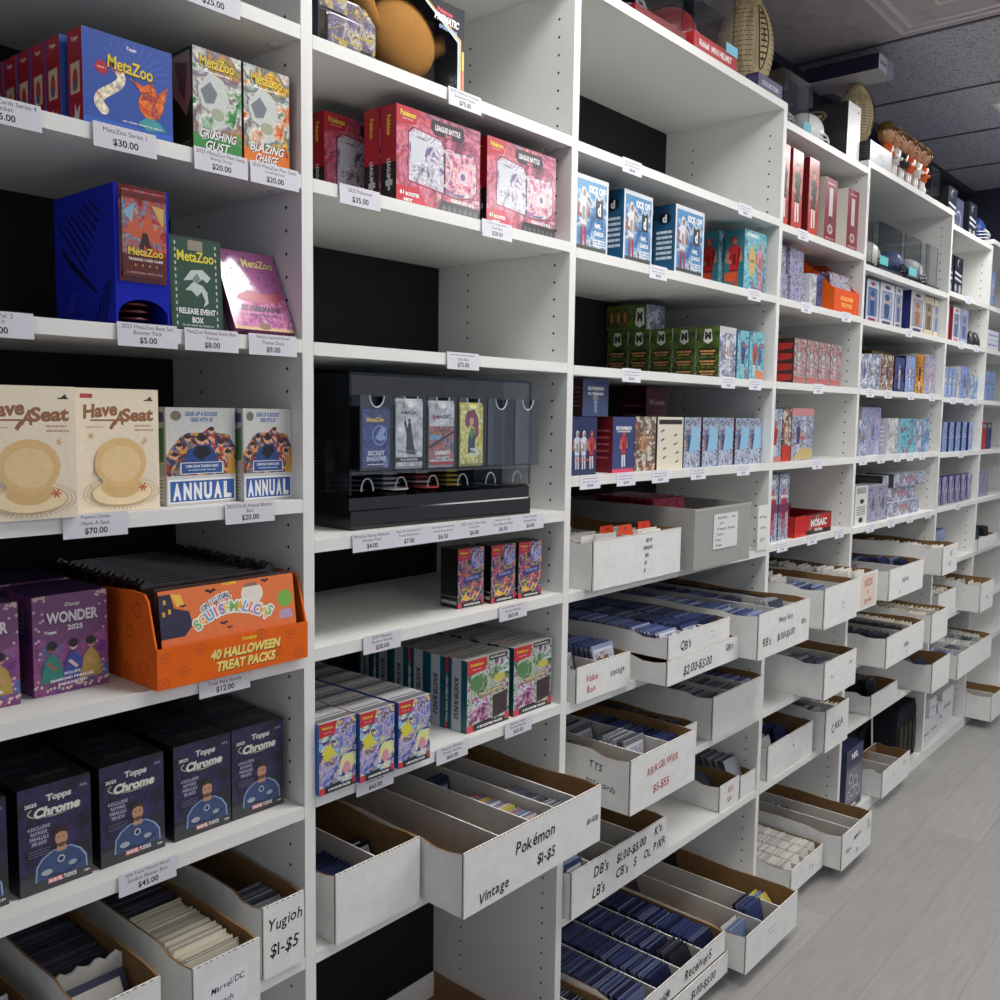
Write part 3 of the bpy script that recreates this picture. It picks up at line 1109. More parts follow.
def paint_annual(m, w, d, h):
    p = front_panel(m, w, h)
    p.rect(0, 0, 1, 1, c(206, 206, 202))
    p.ell(.14, .915, .075, .05, c(120, 112, 96))
    p.text('GEAR UP A ROOKIE', .5, .935, w=.05, h=.006, col=c(60, 100, 160), bold=.04, shear=.2)
    p.text('YEAR WITH US', .5, .875, w=.035, h=.006, col=c(60, 100, 160), bold=.04, shear=.2)
    p.poly([(0, .30), (1, .30), (1, .58), (.9, .72), (.72, .74), (.62, .80), (.5, .74), (.3, .74), (.2, .7), (.06, .58), (0, .5)], (1, 1, 1, 1), 'art_crowd')
    p.poly([(.22, .42), (.3, .56), (.45, .62), (.62, .62), (.72, .5), (.72, .40), (.22, .40)], c(36, 70, 130))
    p.poly([(.36, .52), (.5, .45), (.64, .53), (.6, .6), (.42, .6)], c(24, 26, 34))
    p.ell(.50, .665, .06, .05, c(216, 170, 136))
    p.ell(.50, .69, .065, .04, c(30, 26, 28))
    for x, y in ((.18, .60), (.30, .68), (.78, .62), (.64, .76), (.12, .5), (.88, .52)):
        p.ell(x, y, .045, .035, c(214, 166, 130))
        p.ell(x, y + .02, .047, .022, c(52, 34, 34))
    p.poly([(.86, .30), (1, .30), (.98, .46), (.9, .5)], c(214, 160, 60))
    p.rect(.19, .315, .81, .435, W_)
    p.rect(.205, .322, .795, .428, c(44, 84, 150))
    p.text('COMIC BOOK TRADING CARDS', .5, .395, w=.05, h=.0035, col=W_, bold=.02)
    p.fine(.3, .7, .355, .01, c(190, 205, 225))
    p.rect(.02, .02, .99, .265, W_)
    p.rect(.045, .035, .97, .245, c(50, 92, 164))
    for k, ch in enumerate('ANNUAL'):
        p.text(ch, .14 + .146 * k, .137, w=.0125, h=.0225, col=W_, bold=.06)
    s = left_panel(m, d, h)
    s.rect(0, 0, 1, 1, c(188, 188, 182))
    s.rect(.3, .05, .9, .30, c(214, 212, 204))
    for k in range(6):
        s.fine(.35, .85, .08 + .035 * k, .012, c(120, 118, 112))
    s.poly([(.1, .4), (.9, .45), (.9, .8), (.3, .75)], c(80, 130, 80))
    s.rect(.1, .85, .9, .95, c(80, 84, 130))


an = carton('annual_box', .107, .045, .127, {'all': c(196, 196, 190), 'top': c(180, 180, 178)}, paint_annual, (.617, .032, 1.235), 'silver box with a blue lettered band, beside the cream boxes', 'card box',
            'silver boxes on the third shelf', rot=(0, 0, math.radians(4)))
a2 = again(an, (.7275, .026, 1.235), 'silver box with a blue lettered band, beside the first upright', rot=(0, 0, 0))
a2.scale = (.74, 1, 1)

# ---- bay one, fourth shelf: purple WONDER boxes and the orange treat pack display
art('wonder', [(70, 50, 120), (120, 60, 140), (150, 76, 130), (60, 110, 160), (40, 50, 110)], 16, .8, stretch=(1, 1, 1.6))


def paint_wonder(m, w, d, h):
    p = front_panel(m, w, h)
    p.art(0, 0, 1, 1, 'art_wonder')
    p.poly([(0, 1), (1, 1), (1, .62), (.7, .5), (.3, .5), (0, .6)], c(118, 72, 116))
    for k in range(26):
        rnd = random.Random(k)
        for sx in (0, 1):
            p.ell(abs(sx - rnd.random() * .16), rnd.random() if k < 14 else .95 + rnd.random() * .04, .018, .014, c(206, 180, 176), n=8)
            if k > 13:
                p.ell(abs(sx - rnd.random() * .5), .03 + rnd.random() * .06, .02, .016, c(216, 202, 190), n=8)
    # three plain seated shapes in green, blue and gold
    for x, a, b_ in ((.24, c(50, 130, 120), c(150, 100, 70)), (.52, c(60, 74, 160), c(226, 196, 176)), (.76, c(180, 150, 70), c(198, 152, 116))):
        p.poly([(x - .16, .12), (x - .10, .34), (x, .42), (x + .10, .34), (x + .15, .12)], a)
        p.ell(x, .47, .055, .05, b_)
        p.ell(x, .49, .065, .045, c(36, 26, 36))
        p.line(x - .06, .32, x + .05, .24, .004, b_)
    p.text('Disney', .52, .885, w=.018, h=.006, col=W_, bold=.01, shear=.2)
    p.text('WONDER', .52, .765, w=.066, h=.016, col=c(60, 40, 80), bold=.08)
    p.text('WONDER', .52, .768, w=.064, h=.0145, col=c(226, 214, 222), bold=.04)
    p.text('2025', .55, .655, w=.019, h=.0065, col=W_, bold=.02)
    p.text('Topps', .22, .625, w=.015, h=.005, col=W_, bold=.04)
    p.text('EXCLUSIVE', .5, .195, w=.020, h=.0036, col=W_, bold=.03, rot=.05)
    p.text('DIAMOND PARALLEL', .5, .145, w=.054, h=.0036, col=W_, bold=.04, rot=.05)
    p.text('GUARANTEED', .5, .095, w=.036, h=.0036, col=W_, bold=.04, rot=.05)
    s = left_panel(m, d, h)
    s.art(0, 0, 1, 1, 'art_wonder')
    s.rect(.2, .6, .75, .86, c(150, 150, 160))
    for k in range(5):
        s.fine(.24, .7, .64 + .045 * k, .02, c(70, 60, 90))
    s.poly([(.4, .1), (.6, .1), (.62, .4), (.5, .5), (.38, .4)], c(150, 136, 90))


gw = 'purple card boxes on the fourth shelf'
wo = carton('purple_card_box', .092, .095, .123, {'all': c(70, 44, 96), 'top': c(64, 44, 86), 'right': c(70, 44, 96)}, paint_wonder, (.4605, .069, 1.0095), 'purple card box standing in front, next to the orange display', 'card box', gw)
again(wo, (.462, .178, 1.0095), 'purple box just behind the front purple card box')
again(wo, (.349, .060, 1.0095), 'purple box cut by the photo edge, beside the front purple box')
again(wo, (.355, .168, 1.0095), 'purple box hidden behind the one cut by the photo edge')

ORG = c(236, 104, 22)
e = empty('display_tray', (.575, -.012, 1.0095), 'open orange cardboard display of forty Halloween treat packs', 'display tray')
W, D, Hf, Hb = .230, .335, .052, .120
m = MB()
m.box(0, W, 0, .0025, 0, Hf, ORG, 'board')
m.box(.0025, W - .0025, .0025, D, 0, .0025, ORG, 'board')
m.box(.0025, W - .0025, D - .0025, D, .0025, Hb - .022, ORG, 'board')
p = front_panel(m, W, Hf)
for k, (x, y) in enumerate(((.05, .75), (.16, .35), (.26, .82), (.04, .15), (.78, .35), (.87, .75), (.66, .9), (.93, .2))):
    p.ring(x, y, .026, .10, .008, c(206, 84, 14))
    p.ell(x, y, .012, .04, c(206, 84, 14))
p.text('PANINI', .58, .87, w=.022, h=.0045, col=c(250, 214, 60), bold=.04)
for dx, dy, cc in ((.004, -.02, c(60, 30, 12)), (0, 0, c(250, 224, 120))):
    p.text('40 HALLOWEEN', .56 + dx, .60 + dy, w=.108, h=.0135, col=cc, bold=.05, shear=.15)
    p.text('TREAT PACKS', .56 + dx, .28 + dy, w=.092, h=.0135, col=cc, bold=.05, shear=.15)
m.build('tray_front', e)
for nm, x in (('side_panel', 0), ('side_panel', W - .0025)):
    m = MB()
    m.prism([(0.0025, 0), (D, 0), (D, Hb - .02), (.06, Hb), (.028, Hb - .002), (.02, Hb - .010), (.0025, Hf)], 'x', x, x + .0025, ORG, 'board')
    if x == 0:
        s = left_panel(m, D, Hb)
        for k, (a, b) in enumerate(((.80, .55), (.72, .75), (.9, .2), (.86, .8), (.6, .3), (.78, .12), (.68, .45))):
            s.ring(a, b, .022, .06, .008, c(206, 84, 14))
        s.text('EEN', .55, .62, w=.05, h=.018, col=c(250, 224, 120), bold=.05)
        s.text('CKS', .55, .32, w=.05, h=.018, col=c(250, 224, 120), bold=.05)
    m.build(nm, e)
SQC = [(120, 190, 90), (250, 180, 60), (90, 170, 220), (240, 110, 100), (150, 120, 200), (240, 200, 80)]


def paint_treat(p, w, h):
    def V(y):
        return .46 + .52 * y
    p.rect(.0, .02, 1, .97, c(232, 120, 60))
    p.poly([(0, V(0)), (.0, V(.9)), (.08, V(.9)), (.10, V(.6)), (.2, V(.5)), (.22, V(.2)), (.16, V(0))], c(46, 40, 66))
    p.poly([(.08, V(.9)), (.15, V(.86)), (.17, V(.66)), (.12, V(.62))], c(244, 200, 70))
    for x, y in ((.03, .7), (.06, .5), (.02, .46)):
        p.rect(x, V(y), x + .018, V(y) + .05, c(230, 170, 60))
    for x, y, s in ((.36, .84, .045), (.77, .90, .035), (.44, .13, .035), (.16, .62, .026), (.48, .02, .025)):
        y = V(y)
        p.poly([(x - s, y), (x - s * .5, y + s * .7), (x, y + s * .2), (x + s * .5, y + s * .7), (x + s, y), (x + s * .4, y - s * .1), (x, y - s * .6), (x - s * .4, y - s * .1)], c(34, 26, 34))
    p.ell(.665, V(.66), .085, .125, c(236, 226, 214))
    p.poly([(.60, V(.82)), (.72, V(.82)), (.70, V(.9)), (.62, V(.9))], c(150, 110, 80))
    p.ell(.92, V(.44), .06, .10, c(120, 180, 70))
    p.poly([(.86, V(.0)), (.98, V(.0)), (.96, V(.2)), (.88, V(.2))], c(180, 160, 190))
    p.text('PANINI', .50, .955, w=.02, h=.004, col=c(250, 214, 60), bold=.03)
    for halo in (True, False):
        for k, ch in enumerate('ORIGINAL'):
            t = k / 7
            q = (.30 + .19 * t, V(.50 + .22 * math.sin(math.pi * .5 * t)))
            if halo:
                p.text(ch, q[0], q[1], h=.0105, col=W_, bold=.13, rot=.45 - .3 * t)
            else:
                p.text(ch, q[0], q[1], h=.0075, col=c(90, 100, 110), bold=.01, rot=.45 - .3 * t)
        for k, ch in enumerate('SQUISHMALLOWS'):
            t = k / 12
            q = (.25 + .54 * t, V(.02 + .34 * math.sin(math.pi * min(1, .12 + 1.0 * t)) ** .7 + .22 * t))
            rt = .6 * math.cos(math.pi * min(1, t * 1.15))
            if halo:
                p.text(ch, q[0], q[1], h=.0185, col=W_, bold=.14, rot=rt)
            else:
                p.text(ch, q[0], q[1], h=.0140, col=c(*SQC[k % 6]), bold=.02, rot=rt)


tp = foil_pack('treat_pack', .205, .120, paint_treat, (.5865, -.001, 1.0145), 'orange foil treat pack at the front of the orange display', 'treat packs in the orange display', rot=(math.radians(-7), 0, 0), col=c(60, 36, 26), puff=.008, cat='treat pack')
m = MB()
m.prism([(0, 0), (.205, 0), (.205, .120), (.198, .130), (.186, .121), (.018, .121), (.008, .127), (0, .120)], 'y', -.005, .005, c(40, 28, 26), 'foil')
dk = m.data('dark_pack')
for k in range(14):
    o = link('treat_pack', dk, None, (.583 + .003 * (k % 2), .026 + .0195 * k, 1.0145), (math.radians(-9), 0, 0))
    tag(o, 'treat pack with a dark back, %s behind the front pack in the orange display' % ORD[k], 'treat pack', 'treat packs in the orange display')

# ---- bay one, fifth shelf: black character boxes
art('space', [(14, 14, 22), (22, 24, 44), (48, 40, 84), (20, 22, 36), (34, 60, 80)], 18, 1.2)


def paint_chrome(m, w, d, h):
    p = front_panel(m, w, h)
    p.art(0, 0, 1, 1, 'art_space')
    p.rect(0, 0, 1, .16, c(58, 58, 64))
    p.poly([(0, .16), (1, .16), (1, .42), (.7, .34), (.3, .22), (0, .2)], c(36, 36, 46))
    for k in range(14):
        t0, t1 = math.radians(150 + k * 14), math.radians(164 + k * 14)
        p.line(.5 + .37 * math.cos(t0), .76 + .07 * math.sin(t0), .5 + .37 * math.cos(t1), .76 + .07 * math.sin(t1), .0016, c(190, 190, 160))
    p.text('2025', .17, .835, w=.014, h=.0045, col=W_, bold=.03)
    p.text('Topps', .55, .86, w=.031, h=.0115, col=c(70, 70, 80), bold=.09, shear=.1)
    p.text('Topps', .55, .86, w=.030, h=.0105, col=c(214, 214, 210), bold=.05, shear=.1)
    p.text('Chrome', .53, .745, w=.057, h=.014, col=c(70, 70, 80), bold=.09, shear=.2)
    p.text('Chrome', .53, .747, w=.055, h=.0125, col=c(228, 226, 218), bold=.05, shear=.2)
    for k, s_ in enumerate(('4 EXCLUSIVE', 'RAYWAVE', 'PARALLELS', 'PER BOX!')):
        p.text(s_, .27, .61 - .048 * k, w=(.026, .019, .022, .017)[k], h=.0046, col=c(190, 186, 210), bold=.02)
    for k in range(3):
        p.fine(.12, .42, .40 - .025 * k, .008, c(110, 108, 130), 5)
    p.text('MARVEL', .90, .90, w=.009, h=.0032, col=c(200, 200, 205))
    # a man in a blue suit with folded arms
    suit, suit_d, skin, hair = c(56, 78, 122), c(36, 50, 86), c(196, 146, 116), c(60, 42, 34)
    p.poly([(.20, .10), (.22, .24), (.30, .31), (.45, .36), (.70, .36), (.84, .30), (.92, .22), (.93, .10)], c(150, 170, 200))
    p.poly([(.22, .10), (.24, .235), (.32, .30), (.46, .35), (.69, .35), (.82, .29), (.90, .21), (.91, .10)], suit)
    p.poly([(.28, .17), (.6, .115), (.84, .2), (.84, .165), (.6, .08), (.28, .13)], suit_d)
    p.ell(.36, .165, .075, .028, c(170, 176, 186))
    p.ell(.72, .185, .06, .024, c(160, 168, 180))
    p.ell(.56, .255, .05, .035, c(200, 206, 214))
    p.ell(.56, .255, .035, .024, suit_d)
    p.poly([(.50, .33), (.64, .33), (.63, .40), (.51, .40)], skin)
    p.ell(.57, .455, .088, .078, skin)
    p.poly([(.49, .42), (.52, .375), (.57, .365), (.62, .375), (.655, .42), (.62, .405), (.57, .412), (.52, .405)], c(104, 76, 60))
    p.poly([(.475, .46), (.48, .52), (.53, .56), (.61, .56), (.66, .52), (.665, .46), (.64, .50), (.57, .515), (.5, .5)], hair)
    p.ell(.535, .465, .013, .007, hair, n=8)
    p.ell(.605, .465, .013, .007, hair, n=8)
    p.text('MARVEL STUDIOS', .57, .075, w=.034, h=.0052, col=W_, bold=.03)
    p.rect(.375, .05, .585, .10, c(190, 40, 44))
    p.text('MARVEL', .48, .075, w=.016, h=.005, col=W_, bold=.04)
    p.text('14+', .92, .06, w=.007, h=.0035, col=W_, bold=.03)
    t = top_panel(m, w, d, h)
    t.text('Chrome', .55, .5, w=.05, h=.013, col=c(92, 90, 86), bold=.03, shear=.3)
    t.fine(.3, .8, .25, .04, c(64, 62, 66))
    s = left_panel(m, d, h)
    s.rect(.08, .1, .92, .3, c(26, 26, 34))


gc = 'black character card boxes on the fifth shelf'
ch = carton('character_box', .086, .066, .130, {'all': c(17, 17, 21), 'top': c(22, 22, 25)}, paint_chrome, (.7075, .033, .784), 'black character box in the front row, next to the first upright', 'card box', gc)
xs = [.7075, .6195, .5195, .4225, .324, .232]
wh = ['next to the first upright', 'second from the first upright', 'third from the first upright', 'fourth from the first upright', 'cut by the photo edge', 'beyond the edge']
for k, x in enumerate(xs[:5]):
    for r in range(4):
        if (k, r) == (0, 0):
            continue
        row = ('in the front row', 'in the second row', 'in the third row', 'in the back row')[r]
        again(ch, (x + .002 * r, .033 + .0705 * r, .784), 'black character box %s, %s' % (row, wh[k]))

# ================================================================ bay two
# windowed plush box on the top shelf
art('foil_yellow', [(120, 100, 60), (220, 210, 180), (140, 130, 160), (90, 80, 110), (230, 200, 90), (170, 160, 150)], 60, 2.0)
e = empty('plush_box', (.846, .012, 1.8736), 'black edged box with a clear window over a tan plush and card packs', 'toy box')
w, d, h = .296, .068, .134
m = MB()
m.box(0, w, d - .003, d, 0, h, c(150, 140, 128), 'paper')
m.box(0, w, 0, d - .003, 0, .003, c(40, 40, 50), 'paper')
m.box(0, .003, 0, d - .003, .003, h, c(40, 40, 50), 'paper')
m.box(w - .003, w, 0, d - .003, .003, h, c(28, 30, 44), 'paper')
m.box(.003, w - .003, 0, d - .003, h - .003, h, c(30, 30, 40), 'paper')
m.build('carton', e)
m = MB()
fp = Panel(m, (0, 0, 0), (1, 0, 0), (0, 0, 1), w, h)
K = c(26, 27, 36)
fp.poly([(.60, 1), (1, 1), (1, .0), (.955, 0), (.955, .62), (.78, 1)][1:] + [(.6, 1)], K) if False else None
fp.poly([(.62, 1), (1, 1), (1, .55), (.96, .62), (.66, .97)], K)
fp.poly([(.955, 0), (1, 0), (1, .56), (.955, .62)], K)
rb = [c(226, 226, 236), c(150, 200, 220), c(150, 210, 160), c(230, 214, 110), c(230, 150, 120)]
for k, cc in enumerate(rb):
    o_ = .006 * k
    fp.poly([(.955 - .006 + o_ * .9, 0), (.955 + o_ * .9, 0), (.955 + o_ * .9, .62 + o_), (.66 + o_, .975 + o_ * .2), (.653 + o_, .975), (.949 + o_ * .9, .60 + o_)], cc)
fp.rect(.982, 0, 1, .3, c(214, 120, 100))
fp.rect(.982, .3, 1, .52, c(226, 200, 110))
fp.text('PRISMATIC', .865, .80, w=.054, h=.012, col=W_, bold=.06, shear=.2, rot=-.05)
fp.text('Pokémon', .85, .885, w=.034, h=.007, col=c(226, 90, 110), bold=.05, rot=-.05)
fp.text('EVOLUTIONS', .875, .70, w=.040, h=.006, col=c(160, 190, 230), bold=.03, rot=-.05)
m.build('printed_border', e)
m = MB()
m.box(.004, w * .95, .0012, .0018, .003, h - .004, mat='shrink_film')
m.build('window', e)
# plain plump tan plush cushion, no face
m = MB()
T1, T2, T3 = c(176, 126, 66), c(132, 90, 50), c(92, 74, 56)
m.ellipsoid((.19, .034, .064), (.068, .028, .060), T1, 'felt', 24, 14)
o = m.build('plush_toy', None, (.846, .012, 1.8766), smooth=True)
tag(o, 'plain tan round plush seen through the window of the box on the top shelf', 'plush toy')
m = MB()
m.tube([(.13, .034, .06), (.10, .032, .10), (.085, .03, .118)], [.016, .020, .008], T1, 'felt', 12)
m.build('upper_tuft', o, smooth=True)
m = MB()
m.tube([(.24, .034, .055), (.268, .032, .075), (.276, .03, .092)], [.014, .016, .005], T2, 'felt', 12)
m.build('side_tuft', o, smooth=True)


def paint_yfoil(p, w, h):
    p.art(.02, .06, .98, .94, 'art_foil_yellow')
    p.text('Pokémon', .5, .32, w=w * .8, h=h * .1, col=c(50, 40, 40), bold=.06)
    p.text('Pokémon', .5, .322, w=w * .78, h=h * .09, col=YEL, bold=.02)


for k, (x, z, y) in enumerate(((.006, .052, .022), (.026, .004, .016), (.062, .012, .024))):
    foil_pack('booster_pack', .062, .068 if k != 1 else .05, paint_yfoil, (.846 + x, .012 + y, 1.8766 + z if k != 1 else 1.8771), 'yellow and grey foil pack behind the plush box window, %s from the upright' % ORD[k],
              'packs inside the plush box', col=c(150, 146, 150), puff=.004)

# red hang tab boxes
art('battle', [(90, 34, 66), (150, 56, 92), (206, 120, 146), (186, 74, 84), (120, 50, 96), (216, 160, 170)], 22, 3.2)
art('deck_grey', [(60, 56, 80), (170, 166, 180), (220, 220, 228), (110, 80, 140), (90, 110, 120)], 40, 2.0)
art('deck_pink', [(110, 50, 80), (220, 130, 150), (240, 200, 206), (190, 80, 110), (120, 100, 160)], 50, 2.0)


def paint_battle(m, w, d, h):
    p = front_panel(m, w, h)
    p.art(0, 0, 1, 1, 'art_battle')
    p.poly([(0, 1), (.26, 1), (.22, .84), (0, .80)], c(186, 34, 56))
    p.poly([(0, .0), (0, .18), (.24, .20), (.34, .05), (.34, 0)], c(200, 50, 66))
    win = [(.14, .74), (.20, .80), (.50, .76), (.55, .66), (.92, .70), (.95, .56), (.95, .32), (.90, .24), (.70, .20), (.14, .26)]
    p.poly([(a + (a - .55) * .04, b + (b - .5) * .06) for a, b in win], c(60, 24, 40))
    p.poly([(a + (a - .55) * .018, b + (b - .5) * .028) for a, b in win], c(200, 90, 110))
    p.poly(win, (1, 1, 1, 1), 'art_deck_grey')
    p.poly([(.57, .645), (.91, .68), (.93, .55), (.93, .34), (.88, .26), (.57, .22)], (1, 1, 1, 1), 'art_deck_pink')
    p.line(.555, .2, .555, .70, .004, c(40, 24, 40))
    p.ring(.50, .48, .12, .19, .02, c(196, 190, 204))
    p.ring(.62, .48, .13, .2, .014, c(214, 170, 184))
    p.ell(.78, .44, .05, .07, c(214, 200, 216))
    p.ell(.78, .44, .03, .04, c(120, 90, 130))
    p.poly([(.16, .72), (.36, .70), (.3, .5), (.16, .42)], c(204, 206, 214))
    p.text('Pokémon', .13, .925, w=.034, h=.009, col=c(60, 30, 30), bold=.06)
    p.text('Pokémon', .13, .926, w=.033, h=.0085, col=YEL, bold=.03)
    p.text('TRADING CARD GAME', .12, .875, w=.022, col=W_, bold=.02)
    p.poly([(.40, .96), (.78, .96), (.80, .86), (.76, .80), (.44, .80), (.38, .86)], c(46, 26, 42))
    p.text('LEAGUE BATTLE', .59, .885, w=.058, h=.009, col=c(214, 210, 216), bold=.05)
    p.text('DECK', .6, .825, w=.016, h=.005, col=c(230, 120, 120), bold=.04)
    p.poly([(.48, 0), (1, 0), (1, .125), (.52, .135), (.50, .10)], c(24, 22, 28))
    for k in range(7):
        p.ell(.55 + .066 * k, .055, .024, .035, c(84, 84, 92), n=8)
    p.text('PREMIUM DECK BOX', .78, .155, w=.055, h=.006, col=W_, bold=.04)
    p.text('61', .06, .12, w=.009, h=.007, col=W_, bold=.04)
    p.text('BOOSTER', .18, .11, w=.03, h=.006, col=W_, bold=.05)
    p.text('SET', .13, .05, w=.02, h=.005, col=W_, bold=.05)
    s = left_panel(m, d, h)
    s.rect(0, .42, 1, 1, c(168, 28, 46))
    s.rect(0, 0, 1, .42, c(30, 26, 30))
    s.text('Pokémon', .5, .80, w=.030, h=.009, col=YEL, bold=.03, rot=-math.pi / 2)
    s.text('LEAGUE', .5, .36, w=.028, h=.008, col=W_, bold=.02, rot=-math.pi / 2)
    s.poly([(.3, .24), (.45, .24), (.45, .29), (.6, .29), (.6, .24), (.75, .24), (.75, .18), (.6, .18), (.6, .13), (.45, .13), (.45, .18), (.3, .18)], c(190, 190, 190))


gb = 'red hang tab battle deck boxes'


def battle(x, y, label):
    e = empty('battle_deck_box', (x, y, 1.682), label, 'card box', gb)
    if battle.me is None:
        m = MB()
        m.box(0, .190, 0, .035, 0, .147, c(150, 30, 50), 'print', {'top': c(70, 16, 26)})
        paint_battle(m, .190, .035, .147)
        battle.me = m.data('carton')
        m = MB()
        m.box(0, .19, .031, .035, .1472, .1475, c(40, 14, 20), 'print')
        m.prism([(0.0, .1472), (.006, .1512), (.183, .1512), (.19, .1472)], 'y', .033, .0335, c(60, 18, 26), 'print')
        battle.tab = m.data('hang_tab')
    link('carton', battle.me, e)
    link('hang_tab', battle.tab, e)


battle.me = None
battle(.997, .015, 'pink battle deck box in front, with a window of cards')
battle(1.205, .015, 'pink battle deck box next to the second upright')
battle(.995, .0525, 'red hang tab box directly behind the front pink battle deck box')
battle(.950, .130, 'red hang tab box set farther back beside the first upright')
battle(1.203, .0525, 'red hang tab box hidden behind the box next to the second upright')

# acrylic pack dispenser
X0, Y0, Z0 = .930, .043, 1.175
RZ = math.radians(-3.4)
MD = Matrix.Translation((X0, Y0, Z0)) @ Matrix.Rotation(RZ, 4, 'Z')
Wd, Dd, Hd = .412, .232, .242
e = empty('pack_display_case', (X0, Y0, Z0), 'clear acrylic six column pack dispenser on a black base', 'display case', rotz=RZ)
m = MB()
m.prism([(.0, 0), (Dd, 0), (Dd, .055), (.012, .055), (.004, .050), (.004, .031), (0, .029)], 'x', 0, Wd, c(10, 10, 11), 'black_gloss')
m.build('black_base', e)
m = MB()
for k in range(20):
    m.box(.001, Wd * .05, .07, Dd - .004, .0555 + .0042 * k, .0582 + .0042 * k, c(16, 16, 18), 'plastic')
m.build('side_fins', e)
m = MB()
m.ellipsoid((Wd * .48, .014, .026), (.008, .001, .009), c(110, 110, 114), 'chrome', 16, 8)
m.build('lock', e)
m = MB()
m.box(0, .003, .004, Dd, .055, Hd, mat='acrylic'); m.build('side_pane', e)
m = MB()
m.box(Wd - .003, Wd, .004, Dd, .055, Hd, mat='acrylic'); m.build('side_pane', e)
m = MB()
m.box(.003, Wd - .003, .004, .006, .086, Hd, mat='acrylic'); m.build('front_pane', e)
m = MB()
m.box(0, Wd, .004, Dd, Hd, Hd + .003, mat='acrylic'); m.build('top_pane', e)
pitch = Wd / 6
for k in range(1, 6):
    m = MB(); m.box(pitch * k - .001, pitch * k + .001, .008, Dd, .056, Hd, mat='acrylic_edge'); m.build('column_divider', e)
for k in range(6):
    # front pocket that shows one pack: a sheet with a thumb notch cut out of its upper edge
    a0, a1 = pitch * k + .002, pitch * (k + 1) - .002
    m = MB()
    cx = (a0 + a1) / 2
    prof = [(a0, .094), (a1, .094), (a1, .210), (cx + .014, .210)] + [(cx + .014 * math.cos(t), .210 - .018 * math.sin(t)) for t in [math.pi * q / 10 for q in range(1, 10)]] + [(cx - .014, .210), (a0, .210)]
    m.prism(prof, 'y', -.022, -.0205, (1, 1, 1, 1), 'acrylic')
    for xx in (a0, a1 - .0012):
        m.box(xx, xx + .0012, -.0205, .003, .094, .210, mat='acrylic_edge')
    m.box(a0, a1, -.022, .003, .0925, .094, mat='acrylic_edge')
    rim = [(cx + .014 * math.cos(t), -.0212, .210 - .018 * math.sin(t)) for t in [math.pi * q / 12 for q in range(13)]]
    m.tube(rim, .0011, c(200, 206, 214), 'plastic', 5)
    m.build('pack_pocket', e)
    m = MB()
    arch = [(cx + .012 * math.cos(t), .003, .060 + .020 * math.sin(t)) for t in [math.pi * q / 12 for q in range(13)]]
    m.tube(arch, .0012, c(196, 198, 204), 'plastic', 5)
    m.build('thumb_arch', e)
for nm, q in (('edge_strip', (0, .003, 0, .0, Hd)),):
    m = MB()
    m.box(-.0006, .0036, .0015, .0038, .055, Hd, mat='acrylic_edge'); m.build('edge_strip', e)
    m = MB()
    m.box(0, Wd, .0025, .0038, Hd - .001, Hd + .0036, mat='acrylic_edge'); m.build('edge_strip', e)
    m = MB()
    m.box(Wd - .0034, Wd + .0006, .0015, .0038, .055, Hd, mat='acrylic_edge'); m.build('edge_strip', e)
art('pk_blue', [(20, 24, 60), (36, 50, 110), (60, 80, 150), (24, 30, 70), (130, 150, 200)], 40, 2)
art('pk_silver', [(150, 150, 156), (200, 202, 206), (226, 228, 230), (170, 172, 180)], 18, 1)
art('pk_color', [(50, 60, 80), (120, 130, 150), (200, 120, 100), (90, 70, 70), (210, 210, 216)], 50, 2)
art('pk_yellow', [(160, 150, 60), (224, 214, 100), (236, 232, 160), (180, 170, 70)], 40, 2)


def pk1(p, w, h):
    p.art(.02, .04, .98, .96, 'art_pk_blue')
    p.ring(.62, .55, .22, .14, .04, c(120, 150, 210))
    p.poly([(.45, .5), (.7, .7), (.85, .66), (.75, .56), (.88, .5), (.66, .46)], c(150, 170, 220))
    p.text('MetaZoo', .46, .80, w=w * .6, h=h * .07, col=YEL, bold=.04)
    p.text('SECRET', .5, .27, w=w * .6, h=h * .075, col=c(214, 220, 235), bold=.04)
    p.text('SHADOWS', .5, .18, w=w * .68, h=h * .075, col=c(214, 220, 235), bold=.04)
    p.fine(.2, .8, .09, .015, W_)


def pk2(p, w, h):
    p.art(.02, .04, .98, .96, 'art_pk_silver')
    p.text('MAGIC', .55, .80, w=w * .5, h=h * .05, col=c(40, 40, 46), bold=.04)
    p.poly([(.2, .80), (.24, .83), (.28, .8), (.24, .77)], c(40, 40, 46))
    p.poly([(.38, .22), (.40, .50), (.30, .66), (.36, .72), (.42, .58), (.46, .66), (.56, .66), (.60, .5), (.66, .34), (.74, .2)], c(34, 34, 38))
    p.ell(.5, .69, .05, .03, c(70, 66, 66))
    p.text('FINAL FANTASY', .45, .25, w=w * .7, h=h * .045, col=c(110, 110, 118), bold=.03)
    p.rect(.02, .10, .98, .165, c(26, 26, 30))
    p.text('PLAY BOOSTER', .5, .132, w=w * .6, col=W_, bold=.02)


def pk3(p, w, h):
    p.art(.02, .04, .98, .96, 'art_pk_silver')
    p.rect(.02, .12, .98, .62, (1, 1, 1, 1), 'art_pk_color')
    p.poly([(.02, .28), (.98, .52), (.98, .56), (.02, .33)], c(40, 36, 42))
    p.text('MAGIC', .56, .76, w=w * .55, h=h * .055, col=c(40, 40, 46), bold=.04)
    p.poly([(.14, .76), (.20, .81), (.26, .76), (.20, .70)], c(190, 60, 60))
    p.rect(.05, .42, .45, .49, c(120, 170, 210))
    p.text('UNFINITY', .55, .22, w=w * .6, h=h * .06, col=W_, bold=.06)
    p.text('DRAFT BOOSTER', .55, .15, w=w * .5, col=W_, bold=.04)
    p.rect(.02, .04, .98, .09, c(180, 50, 54))


